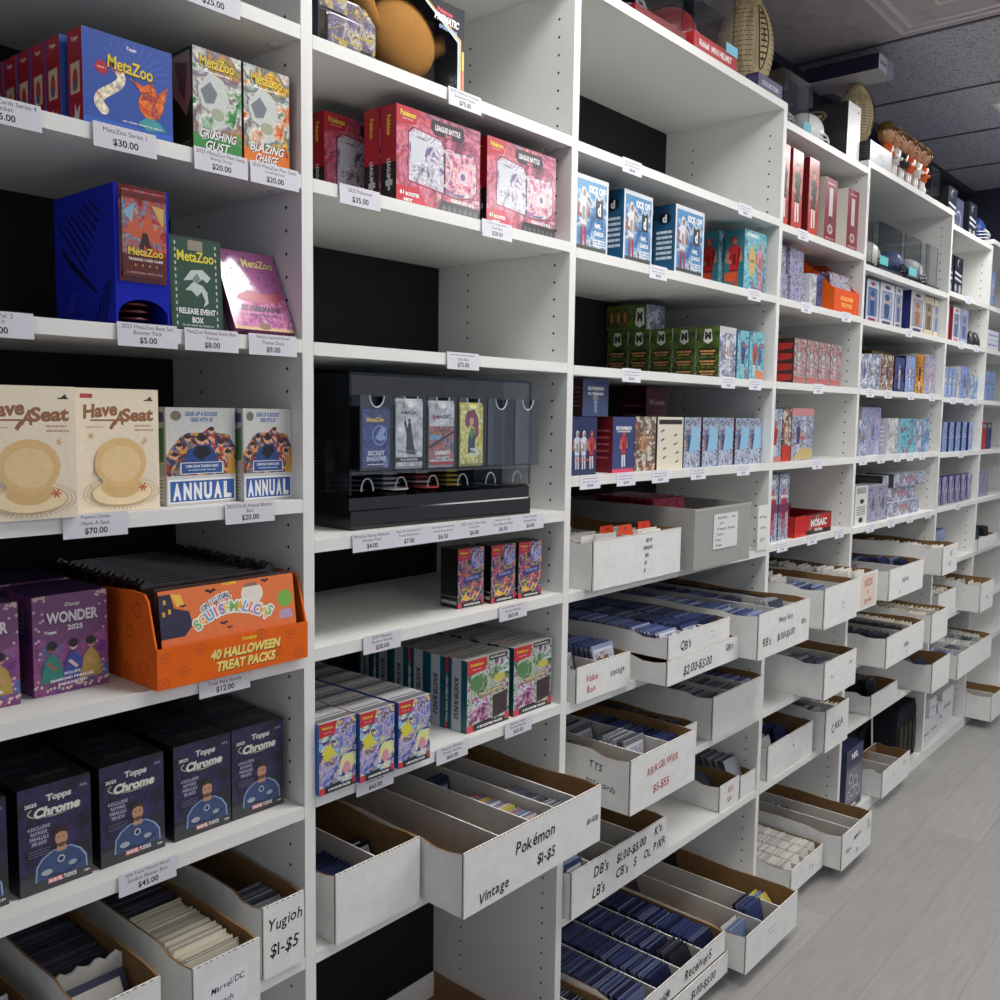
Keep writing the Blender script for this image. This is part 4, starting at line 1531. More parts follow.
def pk4(p, w, h):
    p.art(.02, .04, .98, .96, 'art_pk_yellow')
    p.poly([(.3, .86), (.6, .9), (.78, .76), (.8, .5), (.66, .42), (.62, .6), (.46, .66), (.3, .6), (.2, .7)], c(140, 50, 84))
    p.poly([(.34, .2), (.36, .44), (.46, .6), (.58, .6), (.66, .44), (.64, .2)], c(40, 54, 70))
    p.poly([(.42, .5), (.5, .66), (.6, .5), (.5, .42)], c(90, 150, 80))
    p.ell(.5, .71, .09, .06, c(222, 176, 146))
    p.text('TEEN', .62, .26, w=w * .36, h=h * .05, col=W_, bold=.05)
    p.text('TITANS', .62, .19, w=w * .46, h=h * .05, col=W_, bold=.05)


pk = [(pk1, .056, .098, .007, c(24, 30, 70), 'dark blue pack in the first pocket of the acrylic dispenser'),
      (pk2, .058, .112, .004, c(206, 206, 210), 'silver pack with a black figure in the second pocket of the dispenser'),
      (pk3, .058, .110, .005, c(206, 206, 210), 'white and red pack in the third pocket of the dispenser'),
      (pk4, .056, .108, .006, c(206, 196, 90), 'yellow pack in the fourth pocket of the acrylic dispenser')]
for k, (fn, w, h, dx, cc, lb) in enumerate(pk):
    foil_pack('booster_pack', w, h, fn, MD @ Vector((pitch * k + dx, -.0145, .0945)), lb, 'packs in the acrylic dispenser', col=cc, puff=.004, rot=(0, 0, RZ))
# packs stacked flat at the bottom of four columns, one sticking out
FC = [c(26, 26, 40), c(196, 196, 200), c(190, 60, 64), c(200, 176, 60)]
nm_ = ['dark blue', 'silver', 'red and white', 'yellow']
for k in range(4):
    for q in range(4):
        m = MB()
        m.ellipsoid((0, 0, 0), (.029, .047, .0036), FC[k] if q % 2 == 0 or k in (0, 3) else c(206, 204, 206), 'foil', 14, 8)
        yy = .060 - (.020 if (k in (1, 2) and q == 0) else -.003 * q)
        o = m.build('booster_pack', None, MD @ Vector((pitch * (k + .5), yy, .0605 + .0078 * q)), smooth=True)
        o.rotation_euler = (0, 0, RZ)
        tag(o, '%s pack lying flat in the %s dispenser column, %s from the bottom' % (nm_[k], ORD[k], ORD[q]), 'card pack', 'packs in the acrylic dispenser')

# booster boxes below
art('bb_multi', [(40, 34, 60), (190, 60, 70), (220, 170, 80), (60, 80, 150), (200, 120, 150), (70, 120, 90), (120, 70, 120)], 52, 1.8, kind='voronoi')
art('bb_blue', [(60, 110, 190), (140, 190, 220), (220, 220, 200), (70, 60, 120), (230, 214, 110), (160, 120, 190)], 46, 1.8, kind='voronoi')
art('bb_blue2', [(40, 50, 120), (90, 110, 190), (200, 190, 220), (60, 40, 70), (230, 180, 140)], 70, 2.4)
art('bb_teal', [(20, 30, 36), (50, 90, 70), (130, 160, 110), (200, 210, 200), (150, 70, 120), (60, 50, 60)], 60, 2.4)
art('bb_teal2', [(40, 30, 40), (130, 60, 90), (200, 150, 190), (220, 230, 235), (60, 70, 80)], 70, 2.4)


def bundle_front(p, w, h, a1, extra, t2):
    p.art(0, 0, 1, 1, a1)
    extra(p)
    p.poly([(0, 1), (.46, 1), (.42, .82), (0, .80)], c(196, 40, 52))
    p.text('Pokémon', .22, .925, w=w * .30, h=h * .045, col=c(60, 30, 30), bold=.06)
    p.text('Pokémon', .22, .926, w=w * .29, h=h * .042, col=YEL, bold=.03)
    p.text('TRADING CARD GAME', .22, .86, w=w * .2, col=W_, bold=.02)
    p.poly([(0, 0), (1, 0), (1, .09), (.6, .08), (.55, .12), (.2, .10), (.0, .08)], c(22, 24, 30))
    p.rect(0, 0, .14, .095, c(206, 54, 66))
    p.rect(.9, .03, 1, .13, c(206, 54, 66))
    p.text(t2, .54, .045, w=w * .6, h=h * .035, col=W_, bold=.05)


def paint_bb1(m, w, d, h):
    p = front_panel(m, w, h)

    def ex(p):
        p.ell(.75, .8, .24, .17, (1, 1, 1, 1), 'art_bb_blue2')
        for k in range(14):
            t0, t1 = math.radians(10 - k * 13), math.radians(-3 - k * 13)
            p.line(.48 + .46 * math.cos(t0), .5 + .42 * math.sin(t0), .48 + .46 * math.cos(t1), .5 + .42 * math.sin(t1), .0014, c(230, 200, 150))
        p.poly([(.22, .50), (.9, .58), (.86, .46), (.24, .40)], c(54, 52, 120))
        p.text('PHANTASMAL FLAMES', .55, .49, w=w * .5, h=h * .05, col=c(150, 160, 220), bold=.04, rot=.06)
        p.poly([(.1, .14), (.3, .22), (.5, .14), (.66, .28), (.6, .12)], c(226, 190, 60))
    bundle_front(p, w, h, 'art_bb_multi', ex, '6 BOOSTER PACKS')
    s = left_panel(m, d, h)
    s.rect(0, 0, 1, .18, c(28, 28, 30))
    s.line(0, .19, 1, .19, .001, c(190, 180, 150))
    s.text('BOOSTER BUNDLE', .5, .09, w=d * .85, h=.006, col=W_, bold=.04)


g5 = 'black sided booster boxes on the fifth shelf'
b1 = carton('booster_box', .066, .044, .106, {'all': c(14, 14, 16), 'top': c(20, 20, 22)}, paint_bb1, (1.173, .043, 1.015), 'black sided booster box farthest from the second upright', 'card box', g5, rot=(0, 0, math.radians(-2)))
again(b1, (1.249, .032, 1.015), 'black sided booster box in the middle of the three')
again(b1, (1.318, .025, 1.015), 'black sided booster box nearest the second upright')


def paint_bb2(m, w, d, h):
    p = front_panel(m, w, h)

    def ex(p):
        p.poly([(.5, .6), (.95, .55), (1, .9), (.8, .97), (.52, .9)], (1, 1, 1, 1), 'art_bb_blue2')
        p.poly([(.05, .12), (.48, .12), (.52, .42), (.05, .45)], (1, 1, 1, 1), 'art_bb_blue2')
        p.poly([(.1, .6), (.3, .70), (.42, .55), (.3, .44), (.12, .48)], c(220, 210, 60))
        p.ell(.76, .36, .2, .12, c(226, 226, 150))
        p.ell(.74, .28, .11, .09, c(220, 150, 170))
        p.text('JOURNEY TOGETHER', .58, .50, w=w * .66, h=h * .055, col=c(50, 44, 40), bold=.09, rot=.15, shear=.2)
        p.text('JOURNEY TOGETHER', .58, .503, w=w * .64, h=h * .05, col=c(230, 220, 190), bold=.04, rot=.15, shear=.2)
    bundle_front(p, w, h, 'art_bb_blue', ex, '6 BOOSTER PACKS')
    t = top_panel(m, w, d, h)
    t.rect(.0, .1, 1, .42, c(120, 120, 124))
    t.rect(.06, .52, .9, .60, c(96, 96, 100))
    s = left_panel(m, d, h)
    s.rect(0, 0, 1, 1, c(44, 104, 176))


g6 = 'blue edged booster boxes on the sixth shelf'
bb = carton('booster_box', .070, .047, .108, {'all': c(44, 104, 176), 'top': c(206, 206, 206)}, paint_bb2, (.978, -.016, .7946), 'blue edged booster box at the front, nearest the teal boxes', 'card box', g6)
cols = [(.978, -.016, 'in the row nearest the teal boxes'), (.9005, -.014, 'in the middle row'), (.8275, -.008, 'in the row beside the first upright')]
for k, (x, y, wh_) in enumerate(cols):
    for r in range(7):
        if (k, r) == (0, 0):
            continue
        again(bb, (x - .001 * r, y + .0485 * r, .7946), 'blue edged booster box %s from the front %s' % (ORD[r], wh_))


def paint_bb3(m, w, d, h):
    p = front_panel(m, w, h)

    def ex(p):
        p.poly([(.05, .12), (.55, .1), (.52, .45), (.2, .45), (.04, .3)], (1, 1, 1, 1), 'art_bb_teal2')
        p.poly([(.6, .1), (.95, .14), (.95, .45), (.6, .42)], c(58, 36, 48))
        for q in ((.66, .80, .58, .97), (.70, .76, .76, .98), (.74, .76, .92, .90), (.7, .72, .95, .75)):
            p.poly([(q[0], q[1]), (q[2], q[3]), (q[2] + .05, q[3] - .04)], c(196, 216, 224))
        p.ell(.76, .66, .14, .06, c(200, 190, 90))
        p.ell(.22, .66, .15, .11, c(84, 130, 80))
        p.poly([(.3, .49), (.84, .56), (.84, .50), (.3, .43)], c(150, 130, 96))
        p.text('STELLAR CROWN', .57, .50, w=w * .46, h=h * .03, col=c(240, 220, 180), bold=.03, rot=.08)
        p.rect(.5, .93, .95, 1, c(22, 24, 30))
        p.text('BOOSTER BUNDLE', .72, .965, w=w * .36, h=h * .025, col=W_, bold=.03)
    bundle_front(p, w, h, 'art_bb_teal', ex, '6 BOOSTER PACKS')
    s = left_panel(m, d, h)
    s.rect(0, 0, 1, 1, c(24, 92, 104))
    s.rect(.18, 0, .68, 1, c(206, 206, 202))
    s.text('BOOSTER BUNDLE', .43, .45, w=.075, h=.011, col=c(40, 40, 44), bold=.04, rot=-math.pi / 2, shear=.1)
    t = top_panel(m, w, d, h)
    t.rect(.03, .25, .97, .8, c(150, 148, 142))


g7 = 'teal sided booster boxes on the sixth shelf'
tb = carton('booster_box', .114, .046, .131, {'all': c(24, 92, 104), 'top': c(190, 188, 182)}, paint_bb3, (1.171, .016, .7946), 'teal booster box at the front of the row with visible spines', 'card box', g7)
for r in range(1, 6):
    again(tb, (1.171 - .004 * (r % 2), .016 + .0485 * r, .7946), 'teal booster box %s from the front in the row with visible spines' % ORD[r])
for r in range(6):
    again(tb, (1.2985 - .003 * (r % 2), .016 + .0485 * r, .7946), 'teal booster box %s from the front in the row by the second upright' % ORD[r])

# ================================================================ white cardboard card boxes, pulled out over the shelf edges
CARDS = []
art('card_a', [(60, 70, 120), (150, 160, 190), (220, 220, 226), (90, 60, 70), (190, 130, 100)], 60, 2)
art('card_b', [(40, 50, 90), (200, 60, 60), (230, 220, 200), (60, 80, 140), (220, 180, 90)], 60, 2)


def storage_box(x0, x1, y0, z, h, label, rows=(), paint=None, depth=None, group='white cardboard card boxes', rotz=0.0, notch=True, wave=.006, gap=True, side_paint=None, t=.0032, front_h=None, inner=KRAFT, back_col=None):
    w = x1 - x0
    d = depth or (DEP - 0.012 - y0)
    e = empty('card_storage_box', (x0, y0, z), label, 'card box', group, rotz)
    e['w'] = w; e['d'] = d; e['h'] = h
    rnd = random.Random(int(x0 * 1000) + int(z * 100))
    fh = front_h or h
    m = MB()
    m.box(0, w, .0005, t, 0, fh, BOX_W, 'board', {'back': inner, 'top': c(240, 238, 232)})
    p = Panel(m, (0, .0005, 0), (1, 0, 0), (0, 0, 1), w, fh)
    a = .004
    while a < w - .006:                                  # perforated fold along the top of the front
        L = rnd.uniform(.003, .006)
        p.rect(a / w, 1 - .0016 / fh, min(1, (a + L) / w), 1 - .0001 / fh, c(120, 104, 84), 'paper')
        a += L + rnd.uniform(.003, .006)
    if paint:
        paint(p, w, fh)
    m.build('front_panel', e)
    ys = t + (.0022 if gap else 0)
    n = 14
    for side in (0, 1):
        m = MB()
        prof = [(ys, 0), (d, 0), (d, h)]
        for k in range(n + 1):
            v = k / n
            y = d - (d - ys) * v
            zz = h - wave * (.5 + .5 * math.sin(v * 9 + side + x0 * 7)) * math.sin(math.pi * v) - (.004 if v > .97 else 0)
            if notch and side == 0 and .80 < v < .985:
                zz -= .010 * math.sin(math.pi * (v - .80) / .185)
            prof.append((y, zz))
        xa = 0 if side == 0 else w - t
        cols = (BOX_W, inner, KRAFT) if side == 0 else (inner, BOX_W, KRAFT)
        m.prism(prof[::-1], 'x', xa, xa + t, KRAFT, 'board', cols)
        if side == 0 and side_paint:
            sp = Panel(m, (0, d, 0), (0, -1, 0), (0, 0, 1), d, h)
            side_paint(sp, d, h)
        m.build('side_wall', e)
    m = MB()
    m.box(t, w - t, d - t, d, 0, h, BOX_W, 'board', {'front': back_col or inner})
    m.box(t, w - t, ys, d - t, 0, t, BOX_W, 'board', {'top': inner})
    m.build('box_bottom', e)
    for r in rows:
        m = MB()
        zt = h - .006
        m.box(w * r - .0014, w * r + .0014, t + .001, d - t - .001, t + .0005, zt, c(206, 204, 198), 'board', {'top': c(244, 243, 238)})
        m.build('row_divider', e)
    return e


def cards(e, fa, fb, ya, yb, step, kind, label, group, lean=8, lj=1.6, drop=.008, hh=None, wj=0.0, cat='trading card'):
    """stand cards in a row of box e; fa..fb fraction of its width, ya..yb metres behind its front"""
    rnd = random.Random(hash((round(ya, 3), round(fa, 3), kind)) & 0xffff) if False else random.Random(int(ya * 1e4) + int(fa * 1e3) + len(CARDS))
    w = e['w']
    width = (fb - fa) * w - .006
    cw = min(width, .078)
    h = hh or (e['h'] - drop)
    y = ya
    yb = min(yb, e['d'] - .010 - h * math.sin(math.radians(lean + lj)))
    M = Matrix.Translation(e.location) @ Matrix.Rotation(e.rotation_euler.z, 4, 'Z')
    while y < yb:
        x = fa * w + .003 + (width - cw) * (.5 + (rnd.uniform(-.5, .5) if width - cw > .002 else 0))
        pos = M @ Vector((x, y, .0052))
        CARDS.append((pos, e.rotation_euler.z, math.radians(lean + lj * math.sin(y * 23 + fa * 9)), kind, rnd.randrange(4), round(cw, 3), round(h * rnd.uniform(.965, 1.0), 3), label, group, cat))
        y += max(step * rnd.uniform(.85, 1.25), .0034 / math.cos(math.radians(lean)) if kind not in ('white', 'cream', 'color') else .0026)


CARD_ME = {}
CK = {
    'blue': ([c(38, 46, 86), c(30, 36, 70), c(50, 60, 104), c(26, 30, 58)], c(84, 96, 146), 'art_card_a'),
    'lightblue': ([c(92, 106, 154), c(70, 82, 128), c(150, 162, 192), c(60, 70, 112)], c(186, 196, 220), 'art_card_a'),
    'white': ([c(226, 224, 216), c(206, 204, 198), c(238, 236, 228), c(190, 188, 184)], c(236, 234, 226), 'art_card_b'),
    'cream': ([c(226, 218, 196), c(206, 200, 184), c(168, 160, 148), c(236, 230, 212)], c(240, 234, 214), 'art_card_b'),
    'grey': ([c(120, 124, 134), c(90, 94, 104), c(150, 154, 160), c(66, 70, 84)], c(206, 208, 212), 'art_card_a'),
    'dark': ([c(40, 44, 58), c(26, 28, 38), c(60, 66, 86), c(48, 40, 46)], c(130, 136, 150), 'art_card_a'),
    'color': ([c(206, 190, 90), c(216, 212, 206), c(190, 120, 110), c(110, 130, 170)], c(230, 224, 200), 'art_card_b'),
}


def card_mesh(kind, var, w, h):
    k = (kind, var, w, h)
    if k not in CARD_ME:
        cols, edge, a = CK[kind]
        m = MB()
        t = .0018 if kind in ('white', 'cream', 'color') else .0026
        m.box(0, w, 0, t, 0, h, cols[var], 'plastic', {'top': edge if var % 2 == 0 else cols[(var + 2) % 4]})
        p = front_panel(m, w, h)
        p.rect(.07, .05, .93, .90, c(222, 222, 226) if kind != 'blue' else c(66, 74, 116))
        p.art(.11, .12, .89, .84, a)
        CARD_ME[k] = m.data('card')
    return CARD_ME[k]


def hand(*lines, col=None):
    def f(p, w, h):
        for l in lines:
            s, a, b, hh = l[:4]
            rot = l[4] if len(l) > 4 else .0
            cc = l[5] if len(l) > 5 else (col or INK)
            p.hand(s, a, b, hh, cc, rot)
    return f


def sticker(txts, a0, b0, a1, b1):
    def f(p, w, h):
        p.rect(a0, b0, a1, b1, c(236, 236, 238), 'paper')
        for l in txts:
            p.hand(l[0], l[1], l[2], l[3], INK, l[4] if len(l) > 4 else 0)
    return f


TC = 'trading cards in white boxes'
# ---- bay one
bx = storage_box(.731, .8005, -.006, .5535, .107, 'narrow white box marked $1-$5 against the first upright', paint=hand(('Yugioh', .52, .72, .0165, .0), ('$1-$5', .5, .36, .0185, .02)), wave=.004)
cards(bx, .05, .95, .010, .085, .006, 'grey', 'silver sleeved card standing in the narrow $1-$5 box', 'silver sleeved cards in the narrow $1-$5 box', lean=14, drop=.022)
bx = storage_box(.592, .690, -.056, .5535, .103, 'white box with a hand lettered sticker beside the narrow $1-$5 box', paint=sticker([('Marvel/DC', .50, .60, .0085, .05), ('$1 each', .42, .40, .0085, .05)], .14, .30, .80, .72), wave=.003)
cards(bx, .03, .97, .012, .175, .0052, 'cream', 'cream edged card packed in the box with the hand lettered sticker', 'cream cards in the sticker box', lean=13, lj=1.5, drop=.012)
cards(bx, .03, .97, .185, .36, .006, 'dark', 'dark sleeved card at the back of the box with the hand lettered sticker', 'dark cards in the sticker box', lean=12, drop=.012)
bx = storage_box(.462, .556, -.040, .5535, .108, 'plain white box with a cross divider and one leaning blank card', wave=.005, front_h=.104)
m = MB()
pr = [(.004, .005)] + [(.004 + .086 * k / 12, .103 + .0035 * math.sin(k * 1.9)) for k in range(13)] + [(.090, .005)]
m.prism(pr[::-1], 'y', .090, .0935, c(214, 212, 206), 'board')
m.build('cross_divider', bx)
m = MB()
m.box(0, .078, 0, .003, 0, .098, c(52, 58, 84), 'plastic')
p = front_panel(m, .078, .098)
p.rect(.10, .08, .90, .90, c(206, 204, 200))
tag(m.build('trading_card', None, (.470, -.012, .5585)), 'blank grey card in a blue holder leaning at the front of the cross divided box', 'trading card')
S.objects[-1].rotation_euler = (math.radians(-32), 0, 0)
cards(bx, .05, .95, .105, .30, .009, 'dark', 'dark card behind the cross divider of the plain white box', 'dark cards behind the cross divider', lean=16, lj=3, drop=.018)
bx = storage_box(.340, .440, -.004, .5535, .085, 'white box at the cut corner holding crumpled silver packs')
for k in range(5):
    o = foil_pack('booster_pack', .064, .085, lambda p, w, h: p.art(.05, .06, .95, .94, 'art_pk_silver'), (.357 + .004 * (k % 2), .018 + .018 * k, .558), 'crumpled silver pack standing in the corner box, %s from its front' % ORD[k],
                  'silver packs in the corner box', rot=(math.radians(-12), 0, 0), col=c(190, 190, 194), puff=.005)

# ---- bay two
bx = storage_box(.856, 1.031, -.012, .5525, .112, 'plain white two row box beside the first upright', rows=(.50,), wave=.010)
cards(bx, .06, .48, .012, .105, .010, 'blue', 'blue edged card standing in the plain two row box', 'blue cards in the plain two row box', lean=20, lj=3, drop=.030)
cards(bx, .54, .97, .085, .11, .02, 'dark', 'dark card leaning in the brown row of the plain two row box', 'dark cards in the brown row', lean=24, lj=4, drop=.034)


def ppoke(p, w, h):
    p.hand('Pokémon', .48, .66, .022, INK, .03)
    p.hand('$1-$5', .56, .30, .019, INK, .02)
    p.hand('Vintage', .19, .20, .0185, INK, .06)
    p.hand('$5-$50', .93, .46, .010, INK, .0)


bx = storage_box(1.039, 1.418, -.105, .5525, .110, 'big white box marked Vintage and $1-$5, pulled far out', rows=(.25, .46, .65, .82), paint=ppoke, wave=.008)
cards(bx, .47, .64, .012, .15, .0065, 'color', 'bright yellow and white card in the big Vintage box', 'bright cards in the big Vintage box', lean=18, lj=4, drop=.024)
cards(bx, .66, .81, .010, .125, .0065, 'grey', 'grey sleeved card in the big Vintage box, beside the bright cards', 'grey cards in the big Vintage box', lean=16, lj=4, drop=.020)
cards(bx, .47, .64, .25, .27, .008, 'blue', 'blue framed card at the back of the big Vintage box', 'blue framed cards in the big Vintage box', lean=12, drop=.016)
bx = storage_box(.98, 1.4205, -.045, .0415, .060, 'white and brown box on the bottom of the second bay, in shadow', rows=(.5,), depth=.385, back_col=BOX_W)

# ---- bay three
z = 1.0125


def pprice(p, w, h):
    for k, s in enumerate(('$10.00', '$1000.00', '$50', '$5.', '$1.')):
        p.hand(s, .60 - .01 * k, .84 - .16 * k, .0075, INK)


bx = storage_box(1.492, 1.828, -.024, z, .100, 'white box of prices with orange and green dividers sticking up', paint=pprice, rows=(.5,), depth=.30)
for k, (x, y, cc, nm, s) in enumerate(((1.60, .030, c(214, 70, 40), 'orange', '$5.00'), (1.645, .012, c(222, 80, 48), 'orange', '$10'), (1.735, .022, c(216, 66, 44), 'orange', '$20'), (1.545, .12, c(40, 130, 60), 'green', '$1'))):
    m = MB()
    m.prism([(0, 0), (.062, 0), (.062, .085), (.056, .110), (.010, .110), (.004, .085)][::-1], 'y', 0, .0012, cc, 'plastic')
    p = Panel(m, (0, 0, 0), (1, 0, 0), (0, 0, 1), .062, .110)
    p.text(s, .54, .93, h=.006, col=c(60, 20, 16), bold=.03)
    o = m.build('tab_divider', None, (x, y, z + .004))
    o.rotation_euler = (math.radians(-8), 0, 0)
    tag(o, '%s tab divider reading %s standing up in the white price box' % (nm, s), 'tab divider', 'tab dividers in the price box')
cards(bx, .02, .48, .04, .16, .012, 'white', 'white card standing in the white price box', 'white cards in the price box', lean=6, drop=.003)
cards(bx, .52, .98, .02, .12, .012, 'white', 'white card in the far row of the white price box', 'white cards in the far row of the price box', lean=6, drop=.004)

e = empty('fabric_bin', (1.848, -.046, z), 'grey felt bin with a printed note on its front', 'bin')
FEL = c(160, 160, 156)
w, d, h = .276, .375, .140
m = MB(); m.box(0, w, 0, .004, 0, h, FEL, 'felt')
m.box(-.001, w + .001, -.001, .005, h - .006, h, c(176, 176, 170), 'felt')
m.build('front_panel', e)
m = MB(); m.box(0, .004, .004, d, 0, h, FEL, 'felt'); m.build('side_wall', e)
m = MB(); m.box(w - .004, w, .004, d, 0, h, FEL, 'felt'); m.build('side_wall', e)
m = MB(); m.box(.004, w - .004, d - .004, d, 0, h, FEL, 'felt'); m.box(.004, w - .004, .004, d - .004, 0, .004, FEL, 'felt'); m.build('bin_bottom', e)
m = MB()
m.box(.086, .205, -.0018, -.0012, .040, .122, c(222, 222, 222), 'paper')
p = Panel(m, (.086, -.0018, .040), (1, 0, 0), (0, 0, 1), .119, .082)
for k, s in enumerate(('PENNY SLEEVES', '$1.00', 'Team Sets', '1 Touches', 'Perfect', 'Graded')):
    p.text(s, (.35, .32, .5, .25, .2, .22)[k], .88 - .155 * k, w=(.045, .018, .09, .035, .026, .028)[k], h=.0062, col=c(60, 60, 64), bold=.02)
p.text('MAG', .82, .88, w=.016, h=.006, col=c(60, 60, 64), bold=.02)
m.build('paper_note', e)
art('red_pack', [(110, 16, 36), (150, 26, 50), (196, 60, 84), (90, 14, 30)], 70, 2)
for k in range(8):
    o = foil_pack('booster_pack', .150, .128, lambda p, w, h: p.art(.02, .03, .98, .97, 'art_red_pack'), (1.872, .075 + .022 * k, z + .0045 + .022), 'dark red pack standing in the grey felt bin, %s from the front' % ORD[k],
                  'dark red packs in the grey bin', rot=(math.radians(-6), 0, 0), col=c(120, 20, 40), puff=.006)
    m = MB()
for k in range(1):
    m = MB(); m.box(0, .2, 0, .2, 0, .021, c(120, 20, 40), 'rough_plain')
    tag(m.build('packing_pad', None, (1.87, .07, z + .0045)), 'flat dark red pad under the packs inside the grey felt bin', 'pad')
# small white sign card beside the bin
m = MB()
m.box(0, .060, 0, .0012, 0, .118, c(226, 226, 224), 'paper')
p = front_panel(m, .060, .118)
p.hand('PSA Tops', .5, .74, .0075)
p.hand('or Refer', .5, .5, .0075)
p.hand('$1. EA', .5, .24, .0085)
tag(m.build('sign_card', None, (2.256, -.004, z)), 'small hand lettered white sign card between the grey bin and the upright', 'sign')

z = .7875
bx = storage_box(1.462, 1.652, -.012, z, .073, 'low white box marked Value Box and Vintage', rows=(.48,), paint=hand(('Value', .26, .62, .014, .06, RED_INK), ('Box', .26, .30, .014, .06, RED_INK), ('Vintage', .74, .55, .013, .08)), side_paint=None)
cards(bx, .03, .47, .06, .30, .008, 'dark', 'dark card standing in the low Value Box', 'dark cards in the Value Box', lean=12, drop=-.012)
cards(bx, .50, .97, .02, .10, .010, 'lightblue', 'light blue card at the front of the Vintage row', 'light cards in the Vintage row', lean=14, drop=-.016)
cards(bx, .50, .97, .11, .30, .008, 'blue', 'blue card farther back in the Vintage row', 'blue cards in the Vintage row', lean=12, drop=-.012)
bx = storage_box(1.690, 2.012, -.082, z, .056, 'low white box marked $2.00-$5.00 and QBs, under another box', paint=hand(('$2.00-$5.00', .40, .42, .020, .0), ('QB\'s', .86, .66, .014, .0)))
bx = storage_box(1.695, 1.968, -.080, z + .0572, .050, 'white tray marked QBs resting on the $2.00-$5.00 box', rows=(.32, .64), paint=hand(('QB\'s', .26, .42, .019, .03), ('= = -', .70, .62, .007, .0, RED_INK), ('- = -', .70, .36, .007, .0, RED_INK)))
cards(bx, .02, .31, .015, .33, .0085, 'lightblue', 'light blue holder in the near row of the QBs tray', 'light blue holders in the QBs tray', lean=22, drop=-.004, hh=.052)
cards(bx, .34, .63, .012, .38, .0085, 'blue', 'dark blue holder in the middle row of the QBs tray', 'dark blue holders in the QBs tray', lean=22, hh=.052)
cards(bx, .66, .97, .012, .38, .0085, 'blue', 'dark blue holder in the far row of the QBs tray', 'blue holders in the far row of the QBs tray', lean=20, hh=.050)
bx = storage_box(2.024, 2.3165, -.128, z, .110, 'white box marked RBs $1.00-$5.00, pulled far out by the third upright', rows=(.45, .78), paint=hand(('Penny Sets', .50, .74, .014, .02), ('RB\'s', .15, .34, .020, .02), ('$1.00-$5.00', .52, .36, .017, .0), ('RB\'s', .88, .50, .013, .05)))
cards(bx, .02, .44, .015, .40, .0085, 'lightblue', 'light blue holder in the near row of the RBs box', 'light blue holders in the RBs box', lean=14, drop=.012)
cards(bx, .47, .77, .13, .42, .012, 'blue', 'blue holder in the middle row of the RBs box', 'blue holders in the RBs box', lean=16, drop=.010)
cards(bx, .50, .77, .012, .05, .010, 'grey', 'grey sleeved card leaning out of the RBs box front', 'grey cards leaning in the RBs box', lean=26, lj=8, drop=-.006)
cards(bx, .79, .98, .06, .42, .012, 'dark', 'dark card in the narrow far row of the RBs box', 'dark cards in the RBs box', lean=12, drop=.010)

z = .5605
bx = storage_box(1.530, 1.788, -.100, z, .115, 'deep white box marked in red RB / KGB, with Kids pots cards on its side', rows=(.24, .62), paint=hand(('RB/KGB/WRR', .47, .66, .0155, .05, RED_INK), ('$5-$55', .45, .28, .0175, .04, RED_INK)),
                 side_paint=hand(('TTS', .80, .72, .015, -.1), ('pots cards', .83, .40, .013, -.12)))
cards(bx, .26, .60, .055, .14, .011, 'grey', 'clear holder with a printed card in the deep RB / KGB box', 'clear holders in the RB / KGB box', lean=10, lj=8, drop=.002)
cards(bx, .64, .97, .02, .24, .008, 'blue', 'blue card in the far row of the deep RB / KGB box', 'blue cards in the RB / KGB box', lean=14, drop=.018)
cards(bx, .02, .22, .16, .34, .012, 'dark', 'dark card in the near row of the deep RB / KGB box', 'dark cards in the RB / KGB box', lean=14, drop=.02)
cards(bx, .26, .60, .18, .38, .014, 'grey', 'grey holder farther back in the deep RB / KGB box', 'grey holders in the RB / KGB box', lean=12, lj=5, drop=.004)
bx = storage_box(1.815, 1.935, -.022, z, .078, 'small white box with red writing behind the RB / KGB box', paint=hand(('$5-$15', .6, .62, .011, .1, RED_INK), ('Low', .6, .3, .011, .1, RED_INK)))
cards(bx, .05, .95, .02, .28, .010, 'dark', 'dark card in the small box with red writing', 'dark cards in the small red written box', lean=14, drop=.004)
bx = storage_box(2.035, 2.316, -.012, z, .112, 'blank white box at the right end of the shelf under the RBs box', rows=(.33, .66), wave=.004)
for q in range(3):
    cards(bx, .02 + .33 * q, .32 + .33 * q, .02, .33, .010, 'grey' if q < 2 else 'lightblue', 'grey sleeved card in %s row of the blank white box' % ('the near', 'the middle', 'the far')[q], '%s row of the blank white box' % ('near', 'middle', 'far')[q], lean=10, drop=.016)

z = .3455


def pdb(p, w, h):
    p.hand('DB\'s', .28, .72, .022, INK, .0, .02)
    p.hand('$1.00-$5.00', .60, .72, .019, INK, .0, .02)
    p.hand('K\'s', .90, .82, .019, INK, .0, .02)
    p.hand('LB\'s', .26, .30, .022, INK, .0, .02)
    p.hand('CB\'s', .50, .38, .020, INK, .0, .02)
    p.hand('S', .64, .38, .020, INK, .0, .02)
    p.hand('OL', .78, .40, .018, INK, .0, .02)
    p.hand('P/KR', .92, .46, .018, INK, .0, .02)


